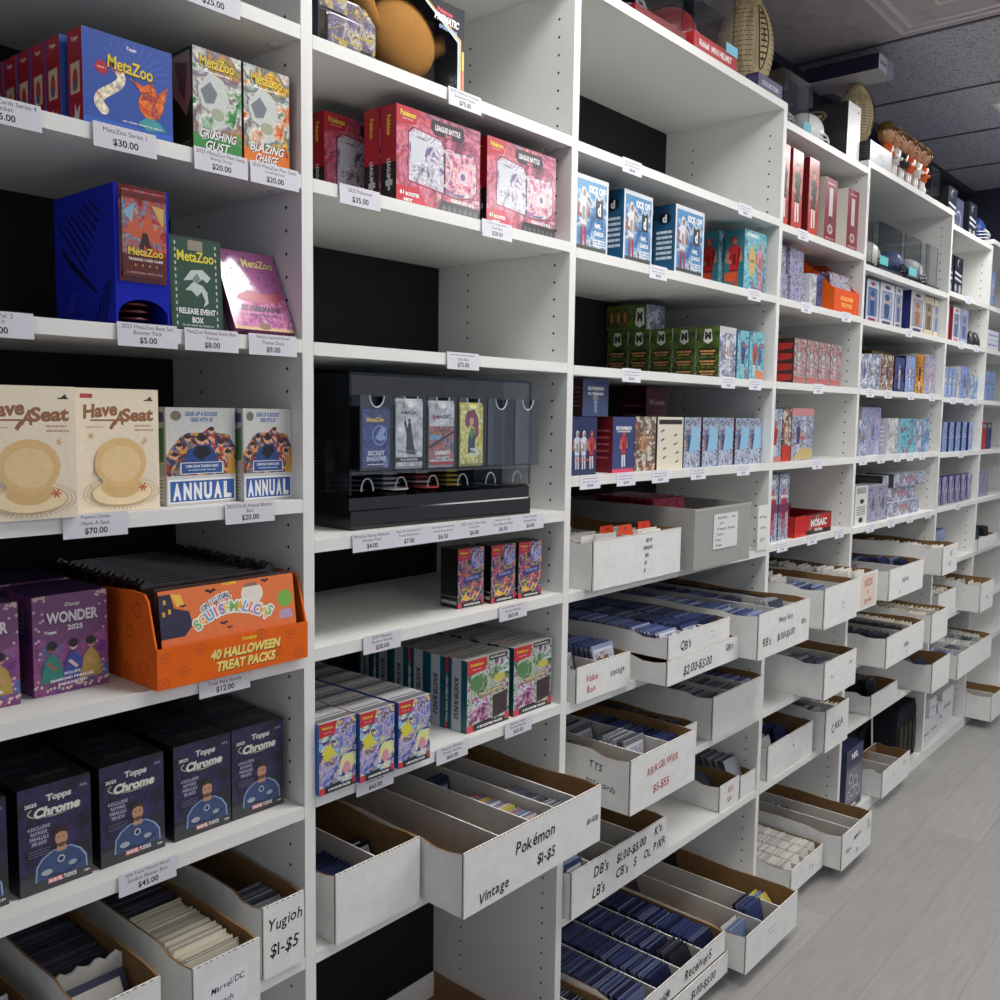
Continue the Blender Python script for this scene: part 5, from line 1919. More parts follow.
bx = storage_box(1.449, 1.812, -.020, z, .100, 'white box marked DBs, LBs, CBs in black, below the big Vintage box', rows=(.2, .45, .7), paint=pdb, wave=.004)
cards(bx, .02, .19, .012, .05, .012, 'lightblue', 'light blue card at the front corner of the DBs box', 'light cards in the DBs box', lean=8, drop=.0)
cards(bx, .47, .69, .26, .30, .012, 'dark', 'dark card at the back of the DBs box', 'dark cards in the DBs box', lean=10, drop=.01)
bx = storage_box(2.118, 2.222, .003, z, .070, 'small white box marked 420 in red', paint=hand(('420', .52, .68, .014, .06, RED_INK), ('NFL', .5, .30, .014, .06, RED_INK)), wave=.008)
cards(bx, .05, .95, .04, .10, .012, 'dark', 'dark card fanned in the small 420 box', 'dark cards in the 420 box', lean=36, lj=10, drop=-.012)
cards(bx, .05, .95, .12, .22, .010, 'color', 'coloured card farther back in the 420 box', 'coloured cards in the 420 box', lean=24, lj=10, drop=-.02)
bx = storage_box(2.232, 2.318, .003, z, .055, 'small white box crammed with upright holders, by the third upright', wave=.002, front_h=.062)
cards(bx, .04, .96, .02, .20, .0075, 'grey', 'grey edged holder crammed in the small box by the third upright', 'grey edged holders in the crammed box', lean=20, lj=6, drop=-.035)
cards(bx, .04, .96, .20, .27, .009, 'dark', 'dark holder at the back of the crammed small box', 'dark holders in the crammed box', lean=14, lj=6, drop=-.04)

z = .0415
bx = storage_box(1.560, 1.955, -.115, z, .052, 'low white box marked $1.00-$5.00 under the Wide Receivers tray', paint=hand(('$1.00-$5.00', .70, .48, .019, .0), ('WR\'s', .2, .4, .017, .0)), depth=.43)
bx = storage_box(1.550, 1.945, -.110, z + .0535, .052, 'wide tray marked Wide Receivers packed with blue holders', rows=(.25, .5, .75), paint=hand(('wide', .30, .45, .021, .0), ('ReceiverS', .68, .52, .023, .0)), depth=.43, wave=.001)
for q in range(4):
    ya, yb = (.014, .42) if q != 2 else (.075, .42)
    cards(bx, .01 + .25 * q, .24 + .25 * q, ya, yb, .0062, 'blue', 'dark blue holder packed in %s row of the Wide Receivers tray' % ('the first', 'the second', 'the third', 'the far')[q],
          'holders in %s row of the Wide Receivers tray' % ('the first', 'the second', 'the third', 'the far')[q], lean=24, lj=1, hh=.050)
cards(bx, .51, .74, .014, .05, .010, 'dark', 'dark card leaning at the front of the Wide Receivers tray', 'dark cards leaning in the Wide Receivers tray', lean=30, hh=.058)
bx = storage_box(1.972, 2.262, -.153, z, .095, 'big nearly empty white box pulled out over the floor', rows=(.34, .67), paint=lambda p, w, h: (p.fine(.40, .56, .62, .02, c(150, 148, 150), 3), p.fine(.42, .53, .50, .02, c(150, 148, 150), 3)), depth=.475, wave=.004)
cards(bx, .02, .33, .030, .055, .010, 'color', 'bright card in the near row of the big nearly empty box', 'bright cards in the nearly empty box', lean=14, drop=.012)
cards(bx, .36, .65, .035, .075, .0075, 'blue', 'blue cased card in the middle row of the big nearly empty box', 'blue cased cards in the nearly empty box', lean=14, drop=-.002)
cards(bx, .69, .97, .030, .070, .012, 'color', 'red and white card lying in the far row of the nearly empty box', 'red and white cards in the nearly empty box', lean=40, drop=.012)
cards(bx, .02, .33, .33, .42, .014, 'dark', 'dark card at the back of the near row of the nearly empty box', 'dark cards in the nearly empty box', lean=26, drop=.004)
cards(bx, .69, .97, .34, .45, .010, 'dark', 'dark boxed card at the back of the far row of the nearly empty box', 'dark boxed cards in the nearly empty box', lean=10, drop=.0)

bx = storage_box(1.446, 1.544, -.235, z, .100, 'brown lined box of sleeved cards between the second upright and the wide tray', rows=(.5,), depth=.56)
cards(bx, .03, .48, .03, .46, .010, 'lightblue', 'light blue sleeved card in the near row of the brown lined box', 'near row of the brown lined box', lean=14, drop=.014)
cards(bx, .53, .95, .03, .46, .009, 'dark', 'dark sleeved card in the far row of the brown lined box', 'far row of the brown lined box', lean=14, drop=.016)

# ---- bay four
z = .7875
bx = storage_box(2.449, 2.689, -.116, z, .113, 'white box with a small printed square on its front, fourth bay', rows=(.62,), paint=lambda p, w, h: (p.rect(.44, .30, .66, .60, c(226, 226, 228), 'paper'), p.hand('C M', .55, .50, .007), p.hand('$1', .55, .38, .007)))
cards(bx, .03, .60, .01, .13, .010, 'lightblue', 'light blue sleeved card in the small square box', 'light blue cards in the small square box', lean=10, drop=.012)
cards(bx, .03, .60, .14, .30, .014, 'white', 'white tab card at the back of the small square box', 'white tab cards in the small square box', lean=8, drop=-.004)
bx = storage_box(2.735, 2.915, -.095, z, .110, 'white box with a red written pink note, beside the fourth upright', paint=lambda p, w, h: (p.rect(.22, .06, .92, .94, c(226, 208, 196), 'paper'), p.hand('REDS', .57, .72, .022, RED_INK, .05, .02), p.hand('&', .55, .47, .012, RED_INK), p.hand('Bengals', .57, .24, .014, RED_INK, .06, .02)))
cards(bx, .05, .95, .02, .30, .014, 'white', 'white card in the box with the red written note', 'white cards in the red note box', lean=8, drop=.004)
z = .5605
bx = storage_box(2.551, 2.791, -.086, z, .110, 'white box with faint writing in two corners, fourth bay', rows=(.6,), paint=hand(('inc', .22, .55, .011, .1, c(90, 90, 94)), ('NFL', .82, .70, .011, .1, c(90, 90, 94))))
cards(bx, .04, .58, .03, .24, .011, 'grey', 'grey sleeved card in the faintly written box', 'grey cards in the faintly written box', lean=10, drop=.014)
cards(bx, .10, .58, .012, .09, .009, 'lightblue', 'light blue holder at the front of the faintly written box', 'light blue holders in the faintly written box', lean=16, drop=.02)
z = .3455
bx = storage_box(2.398, 2.708, .004, z, .100, 'white box marked with an X sticker, above the white filled trays', paint=lambda p, w, h: (p.rect(.45, .45, .66, .72, c(238, 238, 238), 'paper'), p.hand('x', .55, .62, .016, INK)))
cards(bx, .06, .40, .06, .30, .010, 'blue', 'dark blue holder in the box with the X sticker', 'dark blue holders in the X sticker box', lean=12, drop=.006)
cards(bx, .45, .92, .05, .30, .012, 'blue', 'blue holder in the far half of the box with the X sticker', 'blue holders in the X sticker box', lean=14, drop=.012)
cards(bx, .06, .30, .012, .05, .014, 'white', 'white tab card at the front of the box with the X sticker', 'white tab cards in the X sticker box', lean=16, drop=-.004)
bx = storage_box(2.724, 2.905, -.030, z, .132, 'taller white box marked CARA beside the fourth upright', rows=(.5,), paint=hand(('CARA', .5, .52, .026, .12)))
cards(bx, .05, .48, .02, .30, .012, 'grey', 'grey card in the near row of the CARA box', 'grey cards in the CARA box', lean=8, drop=.02)
cards(bx, .52, .95, .02, .30, .012, 'cream', 'pale card in the far row of the CARA box', 'pale cards in the CARA box', lean=8, drop=.02)
z = .0415
bx = storage_box(2.400, 2.620, -.078, z, .072, 'shallow white box packed with four rows of white cards', rows=(.25, .5, .75), paint=hand(('1. x', .62, .5, .016, .08, c(90, 90, 94))), wave=.001)
for q in range(4):
    cards(bx, .01 + .25 * q, .24 + .25 * q, .012, .40, .0055, 'white', 'white card in %s row of the shallow white card box' % ('the first', 'the second', 'the third', 'the last')[q], 'white cards in %s row of the shallow box' % ('the first', 'the second', 'the third', 'the last')[q], lean=12, drop=.004)
bx = storage_box(2.632, 2.868, -.131, z, .108, 'white box with black handwriting over the floor by the fourth upright', rows=(.33, .66), paint=hand(('MEMOS/', .5, .66, .012, .12), ('JR', .88, .78, .012, .1), ('5/20', .9, .62, .010, .1), ('Home', .2, .46, .013, .12), ('Jrs', .5, .26, .013, .12)))
cards(bx, .35, .62, .20, .25, .02, 'grey', 'loose grey sleeve at the back of the black written floor box', 'loose sleeves in the black written floor box', lean=20, drop=.02)

# ---- bay five
z = .7875
bx = storage_box(2.985, 3.321, -.110, z, .100, 'white box marked Pull out, full of slanted blue holders, fifth bay', rows=(.45,), paint=hand(('Pull out', .45, .55, .016, .05, c(70, 70, 74)), ('$2', .3, .2, .010, .05, c(70, 70, 74))))
cards(bx, .03, .42, .05, .30, .018, 'lightblue', 'light blue holder piled in the near half of the Pull out box', 'light blue holders in the Pull out box', lean=26, lj=10, drop=.004)
cards(bx, .48, .97, .012, .32, .012, 'blue', 'blue grey holder in the far half of the Pull out box', 'blue grey holders in the Pull out box', lean=20, lj=6, drop=-.004)
bx = storage_box(3.622, 3.806, -.090, z, .108, 'white box marked RC by the fifth upright, on the upper box shelf', paint=hand(('RC', .55, .70, .018, .1, c(70, 70, 74)), ('EST', .5, .34, .016, .1, c(70, 70, 74))))
cards(bx, .05, .95, .02, .30, .012, 'white', 'white card in the box marked RC', 'white cards in the RC box', lean=8, drop=.012)
z = .5605
bx = storage_box(3.022, 3.404, -.100, z, .102, 'white box with grey scribble holding two rows of dark holders', rows=(.42, .72), paint=hand(('Kings', .5, .5, .016, .1, c(110, 110, 114)), ('low', .52, .24, .010, .1, c(110, 110, 114))))
for q, k in enumerate(('dark', 'dark', 'cream')):
    cards(bx, (.02, .44, .74)[q], (.40, .70, .98)[q], .02, .40, .011, k, '%s card in the %s row of the scribbled white box' % (k, ('near', 'middle', 'far')[q]), '%s row of the scribbled white box' % ('near', 'middle', 'far')[q], lean=12, drop=.012)
bx = storage_box(3.478, 3.671, -.105, z, .108, 'white box standing just behind the scribbled white box', rows=(.5,))
for q in range(2):
    cards(bx, .04 + .48 * q, .48 + .48 * q, .02, .40, .014, 'cream', 'pale card in the %s row of the box behind the scribbled one' % ('near', 'far')[q], '%s row of pale cards behind the scribbled box' % ('near', 'far')[q], lean=8, drop=.012)
z = .3495
bx = storage_box(3.169, 3.433, -.012, z, .072, 'small white box of dark discs on the low shelf of the fifth bay', depth=.22)
cards(bx, .05, .8, .03, .20, .011, 'dark', 'dark rounded holder in the small low shelf box', 'dark holders in the small low shelf box', lean=14, drop=-.014)
bx = storage_box(3.590, 3.805, -.086, z, .114, 'white box with an arched brown inside by the fifth upright, low shelf', wave=.012)
cards(bx, .05, .95, .02, .12, .012, 'blue', 'blue holder in the box with the arched brown inside', 'blue holders in the arched brown box', lean=20, lj=6, drop=.02)
z = .0415
bx = storage_box(3.247, 3.535, -.038, z, .096, 'white box with scribbled front on the floor shelf of the fifth bay', rows=(.33, .66), paint=hand(('x x', .4, .6, .014, .1, c(90, 90, 94)), ('K.D', .8, .7, .012, .1, c(90, 90, 94))), depth=.125)

# ---- bay six
z = .7875
z = .5605
bx = storage_box(3.925, 4.170, .001, z, .102, 'white box of upright white cards in the sixth bay, nearer the fifth upright', rows=(.25, .5, .75))
for q in range(4):
    cards(bx, .015 + .25 * q, .235 + .25 * q, .02, .27, .014, 'cream', 'pale card in %s row of the four row box, sixth bay' % ('the first', 'the second', 'the third', 'the last')[q], 'pale cards in %s row, sixth bay' % ('the first', 'the second', 'the third', 'the last')[q], lean=8, drop=.004)
bx = storage_box(4.196, 4.398, -.090, z, .122, 'white box pulled out by the sixth upright, with faint writing', paint=hand(('NHL', .5, .45, .014, .1, c(120, 110, 140))), depth=.40)
cards(bx, .05, .95, .02, .25, .012, 'white', 'white card in the pulled out box by the sixth upright', 'white cards by the sixth upright', lean=8, drop=.014)
z = .3455
bx = storage_box(3.872, 4.380, -.100, z, .100, 'wide white box packed with grey and white holders, sixth bay', rows=(.2, .4, .6, .8), wave=.002)
for q in range(5):
    cards(bx, .01 + .2 * q, .19 + .2 * q, .014, .40, .013, ('lightblue', 'grey', 'white', 'grey', 'white')[q], 'holder in %s row of the wide packed box, sixth bay' % ORD[q], '%s row of the wide packed box' % ORD[q], lean=18, lj=6, drop=.004)

# ---- bay seven and the last low box
bx = storage_box(4.440, 4.700, -.004, .5605, .060, 'low white box on the middle shelf of the last bay', rows=(.33, .66))
for q in range(3):
    cards(bx, .02 + .32 * q, .32 + .32 * q, .02, .30, .015, 'cream', 'pale card in %s row of the low last bay box' % ORD[q], '%s row of the low last bay box' % ORD[q], lean=8, drop=.0)
bx = storage_box(4.424, 4.62, -.108, .0415, .115, 'white box over the floor past the sixth upright', rows=(.4,))
cards(bx, .04, .38, .10, .30, .02, 'white', 'white card in the near row of the box past the sixth upright', 'white cards past the sixth upright', lean=16, drop=.004)
cards(bx, .44, .95, .04, .10, .03, 'color', 'coloured card lying in the far row of the box past the sixth upright', 'coloured cards past the sixth upright', lean=46, drop=.01)
bx = storage_box(4.440, 4.760, -.010, .7875, .055, 'white box of upright holders with white clips, last bay', rows=(.5,))
for q in range(2):
    cards(bx, .03 + .48 * q, .48 + .48 * q, .02, .30, .014, 'dark', 'dark holder in the %s row of the clip box, last bay' % ('near', 'far')[q], '%s row of the clip box' % ('near', 'far')[q], lean=10, drop=-.03)

# ================================================================ bay three, boxed cards
art('sport_blue', [(30, 60, 110), (50, 110, 170), (90, 150, 200), (200, 210, 220), (30, 40, 80)], 34, 1.6)
art('teal_art', [(40, 110, 130), (70, 160, 180), (150, 210, 220), (60, 90, 120), (220, 130, 140)], 40, 1.8)
art('silver_art', [(60, 70, 96), (130, 150, 180), (200, 210, 226), (90, 60, 80), (160, 190, 220), (230, 230, 235)], 60, 2.2)
art('cream_art', [(190, 180, 160), (224, 218, 200), (70, 60, 60), (170, 110, 80), (236, 230, 216)], 50, 2.0)
art('red_art', [(120, 20, 24), (180, 40, 40), (210, 70, 60), (60, 20, 26), (226, 170, 150)], 36, 2.0)
art('purple_art', [(80, 70, 120), (130, 120, 170), (190, 190, 210), (60, 50, 80), (220, 220, 230)], 60, 2.2)
art('green_art', [(28, 42, 24), (56, 80, 34), (92, 116, 44), (22, 30, 20)], 30, 1.4)
art('white_art', [(200, 205, 215), (230, 232, 236), (150, 160, 190), (90, 90, 110), (215, 210, 200)], 60, 2.2)
art('mosaic_art', [(70, 90, 110), (150, 170, 180), (210, 130, 140), (220, 205, 190), (90, 110, 90), (200, 90, 80)], 60, 1.2, kind='voronoi')
art('lilac_art', [(150, 146, 180), (176, 170, 200), (140, 150, 190), (190, 186, 210)], 14, 1.0)
art('bw_art', [(40, 40, 46), (230, 230, 232), (200, 202, 206), (110, 110, 118), (240, 240, 240)], 50, 2.0)
art('orange_art', [(200, 110, 30), (236, 160, 50), (70, 50, 40), (244, 190, 80)], 40, 2.0)
art('navy_art', [(24, 30, 60), (40, 50, 96), (90, 100, 150), (30, 34, 50)], 30, 1.6)
art('bluebox_art', [(60, 84, 160), (100, 130, 200), (170, 190, 230), (50, 60, 120), (200, 215, 240)], 44, 1.8)
art('purplepack_art', [(50, 40, 90), (90, 70, 130), (130, 110, 160), (190, 190, 210), (60, 60, 110)], 30, 2.0, stretch=(1, 1, .5))

ST3 = 'boxed cards in the third bay'


def figure(p, cx, b0, hgt, jersey, legs, skin=(178, 130, 102)):
    """small printed athlete: helmet or head, torso, arms, legs; cx, b0 in 0..1, hgt in 0..1 of the face"""
    k = p.h / p.w * hgt * .80
    dk = tuple(v * .45 for v in jersey[:3]) + (1,)
    p.poly([(cx - .10 * k, b0 + hgt * .34), (cx - .02 * k, b0 + hgt * .34), (cx - .01 * k, b0), (cx - .09 * k, b0)], legs)
    p.poly([(cx + .01 * k, b0 + hgt * .34), (cx + .10 * k, b0 + hgt * .34), (cx + .12 * k, b0 + hgt * .02), (cx + .05 * k, b0)], legs)
    p.poly([(cx - .11 * k, b0 + hgt * .32), (cx + .11 * k, b0 + hgt * .32), (cx + .19 * k, b0 + hgt * .74), (cx + .08 * k, b0 + hgt * .82), (cx - .08 * k, b0 + hgt * .82), (cx - .19 * k, b0 + hgt * .74)], jersey)
    p.poly([(cx - .19 * k, b0 + hgt * .74), (cx - .24 * k, b0 + hgt * .5), (cx - .06 * k, b0 + hgt * .46), (cx - .06 * k, b0 + hgt * .52), (cx - .15 * k, b0 + hgt * .56), (cx - .12 * k, b0 + hgt * .68)], c(*skin))
    p.poly([(cx + .19 * k, b0 + hgt * .74), (cx + .24 * k, b0 + hgt * .5), (cx + .08 * k, b0 + hgt * .5), (cx + .15 * k, b0 + hgt * .6)], c(*skin))
    p.rect(cx - .12 * k, b0 + hgt * .32, cx + .12 * k, b0 + hgt * .36, dk)
    p.poly([(cx - .05 * k, b0 + hgt * .44), (cx + .05 * k, b0 + hgt * .44), (cx + .05 * k, b0 + hgt * .66), (cx - .05 * k, b0 + hgt * .66)], dk)
    p.poly([(cx + .11 * k, b0 + hgt * .40), (cx + .17 * k, b0 + hgt * .72), (cx + .10 * k, b0 + hgt * .78), (cx + .07 * k, b0 + hgt * .4)], dk)
    p.ell(cx, b0 + hgt * .90, .085 * k, .085 * hgt, dk)
    p.ell(cx, b0 + hgt * .905, .075 * k, .078 * hgt, jersey)
    p.ell(cx + .015 * k, b0 + hgt * .885, .05 * k, .055 * hgt, c(*skin))


def paint_fb(m, w, d, h):
    p = front_panel(m, w, h)
    p.rect(0, 0, 1, 1, c(222, 226, 230))
    p.art(.05, .06, .95, .94, 'art_sport_blue')
    p.rect(.05, .80, .95, .94, c(70, 140, 190))
    p.text('KICK OFF', .67, .84, w=w * .5, h=h * .10, col=W_, bold=.05)
    p.rect(.62, .48, .84, .72, c(24, 28, 36))
    p.text('d', .73, .60, w=w * .10, h=h * .17, col=W_, bold=.05)
    p.text('NFL', .70, .38, w=w * .2, h=h * .06, col=W_, bold=.05)
    p.text('CARDS', .72, .28, w=w * .3, h=h * .06, col=W_, bold=.05)
    for k in range(3):
        p.fine(.55, .92, .19 - .035 * k, .016, W_, 4)
    figure(p, .26, .08, .78, c(226, 222, 226), c(160, 50, 60), (150, 100, 80))
    p.rect(.05, .04, .95, .09, c(60, 70, 60))
    s = left_panel(m, d, h)
    s.rect(0, 0, 1, 1, c(34, 84, 120))
    s.ell(.5, .80, .3, .09, c(24, 30, 40))
    s.text('d', .5, .80, w=d * .2, h=h * .12, col=W_, bold=.05)
    for k in range(6):
        s.fine(.14, .86, .60 - .075 * k, .04, c(206, 216, 222), 3)


fb = carton('card_box', .112, .055, .146, {'all': c(40, 90, 130), 'top': c(210, 216, 220)}, paint_fb, (1.462, .020, 1.675), 'blue and white football box beside the second upright', 'card box', ST3)
again(fb, (1.628, .018, 1.675), 'blue and white football box in the middle, angled a little', rot=(0, 0, math.radians(1)))
_f = again(fb, (1.822, .012, 1.675), 'blue and white football box third from the upright, beside the teal boxes', rot=(0, 0, math.radians(1)))
_f.scale = (1.18, 1, 1.02)
for k, x in enumerate((1.628, 1.822, 1.462)):
    again(fb, (x - .002, .085, 1.675), 'blue football box hidden behind the %s front football box' % ('middle', 'third', 'first')[k])


def paint_teal(m, w, d, h):
    p = front_panel(m, w, h)
    p.art(0, 0, 1, 1, 'art_teal_art')
    p.ell(.36, .50, .16, .26, c(206, 180, 110))
    p.text('TOPPS', .36, .5, w=w * .2, h=h * .05, col=c(60, 50, 40), bold=.05)
    figure(p, .72, .06, .80, c(214, 150, 160), c(206, 120, 140))
    p.fine(.1, .6, .92, .05, W_)
    s = left_panel(m, d, h)
    s.rect(0, 0, 1, 1, c(46, 120, 134))
    figure(s, .5, .04, .86, c(190, 48, 50), c(206, 80, 50))
    s.rect(.05, .16, .6, .30, c(216, 90, 50))


te = carton('card_box', .120, .055, .150, {'all': c(46, 120, 134), 'top': c(150, 200, 206)}, paint_teal, (2.166, .018, 1.675), 'teal baseball box in front, beside the third upright', 'card box', ST3)
again(te, (2.150, .080, 1.675), 'teal baseball box behind the front teal box')


def paint_green(m, w, d, h):
    p = front_panel(m, w, h)
    p.art(0, 0, 1, 1, 'art_white_art')
    figure(p, .5, .1, .78, c(224, 224, 228), c(190, 190, 196))
    p.rect(0, .88, 1, 1, c(206, 206, 206))
    s = left_panel(m, d, h)
    s.art(0, 0, 1, 1, 'art_green_art')
    s.poly([(.3, .72), (.36, .95), (.64, .95), (.70, .72), (.5, .66)], c(226, 226, 220))
    s.text('M', .5, .82, w=d * .26, h=h * .15, col=c(26, 26, 26), bold=.06)
    for k in range(3):
        s.poly([(.08, .50 - .2 * k), (.16, .58 - .2 * k), (.84, .58 - .2 * k), (.92, .50 - .2 * k), (.84, .43 - .2 * k), (.16, .43 - .2 * k)], c(44, 34, 22))
        s.fine(.16, .84, .52 - .2 * k, .035, c(196, 150, 90), 3)
        s.fine(.22, .78, .465 - .2 * k, .025, c(196, 150, 90), 3)


gr = carton('card_box', .085, .063, .124, {'all': c(60, 84, 34), 'top': c(40, 50, 30)}, paint_green, (2.058, .020, 1.4546), 'green sided box with a white front, first of the green row', 'card box', ST3)
for k in range(1, 5):
    again(gr, (2.058 - .002 * k, .020 + .0645 * k, 1.4546), 'green sided box, %s from the front of the green row' % ORD[k])


def paint_lying(m, w, d, h):
    p = front_panel(m, w, h)
    p.art(0, 0, 1, 1, 'art_white_art')
    s = left_panel(m, d, h)
    s.art(0, 0, 1, 1, 'art_green_art')
    for k in range(3):
        s.ell(.14 + .17 * k, .5, .07, .36, c(80, 50, 30))
        s.ell(.14 + .17 * k, .5, .045, .25, c(170, 120, 70))
    s.poly([(.72, .2), (.76, .85), (.93, .85), (.96, .2), (.84, .05)], c(226, 226, 220))
    s.text('M', .84, .5, w=d * .12, h=h * .4, col=c(26, 26, 26), bold=.06)


carton('card_box', .088, .122, .062, {'all': c(60, 84, 34), 'top': c(40, 50, 30)}, paint_lying, (2.035, .214, 1.4546 + .1245), 'green box lying on top at the back of the green row', 'card box', ST3)


def plain(fa, sa, figs=(), title=None, tc=W_, band=None, scol=None, extra=None):
    def f(m, w, d, h):
        p = front_panel(m, w, h)
        if isinstance(fa, str):
            p.art(0, 0, 1, 1, fa)
        else:
            p.rect(0, 0, 1, 1, c(*fa))
        for q in figs:
            figure(p, q[0], .1, .68, c(*q[1]), c(*q[2]))
        if band:
            p.rect(0, band[0], 1, band[1], c(*band[2]))
        if title:
            for t in title:
                p.text(t[0], .5, t[1], w=w * t[2], h=h * t[3], col=c(*t[4]) if len(t) > 4 else tc, bold=.04)
        if extra:
            extra(p, w, h)
        s = left_panel(m, d, h)
        if isinstance(sa, str):
            s.art(0, 0, 1, 1, sa)
        else:
            s.rect(0, 0, 1, 1, c(*sa))
            for k in range(5):
                s.fine(.15, .85, .75 - .12 * k, .03, c(*[min(255, v + 70) for v in sa]), 3)
    return f


def goods(name, x0, x1, z, y, h, d, paint, label, group, cat='card box', allc=(120, 120, 130), top=None, rot=0):
    return carton(name, x1 - x0, d, h, {'all': c(*allc), 'top': c(*(top or allc))}, paint, (x0, y, z), label, cat, group, rot=(0, 0, math.radians(rot)))


goods('card_box', 2.156, 2.218, 1.4546, .022, .122, .10, plain('art_teal_art', (80, 120, 160), [(.5, (60, 90, 160), (190, 190, 200))]), 'blue box with a player beside the white fronted green box', ST3)
goods('card_box', 2.222, 2.306, 1.4546, .022, .124, .10, plain('art_teal_art', (80, 120, 160), [(.36, (190, 90, 80), (220, 210, 200)), (.7, (70, 110, 170), (190, 190, 200))], extra=lambda p, w, h: p.rect(.45, .02, .95, .2, c(220, 130, 80))), 'blue box with two players, against the third upright', ST3)

z = 1.2395
goods('card_box', 1.468, 1.556, z, .022, .116, .06, plain((44, 54, 90), (30, 34, 60), [(.25, (200, 206, 220), (190, 196, 210)), (.5, (214, 216, 226), (200, 204, 216)), (.8, (190, 60, 70), (210, 200, 200))], [('FOOTBALL', .26, .7, .05, (214, 110, 100))]),
      'navy box with three players beside the second upright', ST3)
goods('card_box', 1.614, 1.696, z, .022, .117, .06, plain((62, 74, 120), (110, 24, 34), [(.5, (196, 60, 70), (226, 226, 232))], [('BOWMAN', .80, .7, .07), ('SAPPHIRE', .74, .6, .03)], band=(.0, .07, (206, 70, 100))),
      'navy box with a red side and one player in red', ST3, allc=(120, 30, 40))
goods('card_box', 1.698, 1.782, z, .022, .118, .06, plain('art_cream_art', (60, 56, 54), [(.45, (196, 150, 110), (210, 200, 190))]), 'cream and black box with a player', ST3, allc=(60, 56, 54))


def dashes(p, w, h):
    p.rect(.05, .86, .95, .95, c(50, 48, 50))
    for k in range(8):
        x, y = .2 + .5 * (k % 2) + .08 * (k // 4), .74 - .085 * k
        p.line(x - .06, y - .02, x + .06, y + .02, .0035, c(50, 46, 46))


goods('card_box', 1.790, 1.902, z, .022, .118, .06, plain((226, 220, 200), (60, 56, 54), extra=dashes), 'cream box with dark slanted dashes', ST3, allc=(206, 200, 184))
pv = goods('card_box', 1.907, 1.985, z, .022, .118, .09, plain('art_silver_art', (70, 30, 40), [(.3, (70, 90, 140), (200, 206, 220))], extra=lambda p, w, h: p.poly([(.3, .3), (.95, .35), (.95, .75), (.5, .85)], c(150, 196, 226))), 'silver blue box with a player, next to the cream dashed box', ST3, allc=(90, 100, 120))
for k, x in enumerate((1.994, 2.078, 2.162, 2.241)):
    again(pv, (x, .022 + .002 * (k % 2), z), 'silver blue box %s from the third upright in the row of five' % ('fourth', 'third', 'second', 'first')[k] if k < 3 else 'silver blue box against the third upright')
goods('card_box', 1.516, 1.606, z + .1175, .030, .076, .05, plain((70, 84, 120), (60, 20, 28), [(.5, (150, 180, 200), (150, 170, 190))], [('BOWMAN', .74, .6, .10), ('FUTURES', .60, .6, .07)]), 'small blue box on top of the navy box by the second upright', ST3, allc=(60, 20, 28))
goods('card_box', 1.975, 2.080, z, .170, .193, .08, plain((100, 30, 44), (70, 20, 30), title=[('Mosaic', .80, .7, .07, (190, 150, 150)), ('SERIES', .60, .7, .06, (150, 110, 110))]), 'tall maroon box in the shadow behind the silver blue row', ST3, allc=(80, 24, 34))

# ================================================================ bay four
ST4 = 'boxed goods in the fourth bay'
z = 1.8634


def paint_redfig(m, w, d, h):
    p = front_panel(m, w, h)
    p.art(0, 0, 1, 1, 'art_red_art')
    figure(p, .5, .12, .74, c(60, 40, 40), c(226, 220, 214))
    p.rect(.05, .02, .95, .12, c(200, 60, 40))
    s = left_panel(m, d, h)
    s.rect(0, 0, 1, 1, c(120, 26, 30))


rf = carton('figure_box', .066, .095, .214, {'all': c(150, 36, 38), 'top': c(214, 190, 186)}, paint_redfig, (2.350, .022, z), 'tall red figure box half hidden by the third upright', 'figure box', ST4)
again(rf, (2.436, .022, z), 'tall red figure box second from the third upright')
again(rf, (2.545, .022, z), 'tall red figure box third from the third upright')


def paint_medal(m, w, d, h):
    p = front_panel(m, w, h)
    p.rect(0, 0, 1, 1, c(130, 26, 44))
    p.rect(.35, .42, .65, .86, c(206, 200, 204))
    p.ell(.5, .40, .12, .04, c(70, 20, 30))
    p.line(.5, .40, .5, .28, .003, c(60, 50, 50))
    p.ell(.5, .23, .22, .075, c(190, 186, 180))
    p.ell(.5, .23, .12, .04, c(130, 100, 90))
    p.text('MEDALLION', .5, .09, w=w * .7, h=h * .03, col=c(220, 180, 180), bold=.03)
    p.fine(.2, .8, .92, .02, c(220, 180, 180), 3)
    s = left_panel(m, d, h)
    s.rect(0, 0, 1, 1, c(216, 210, 200))


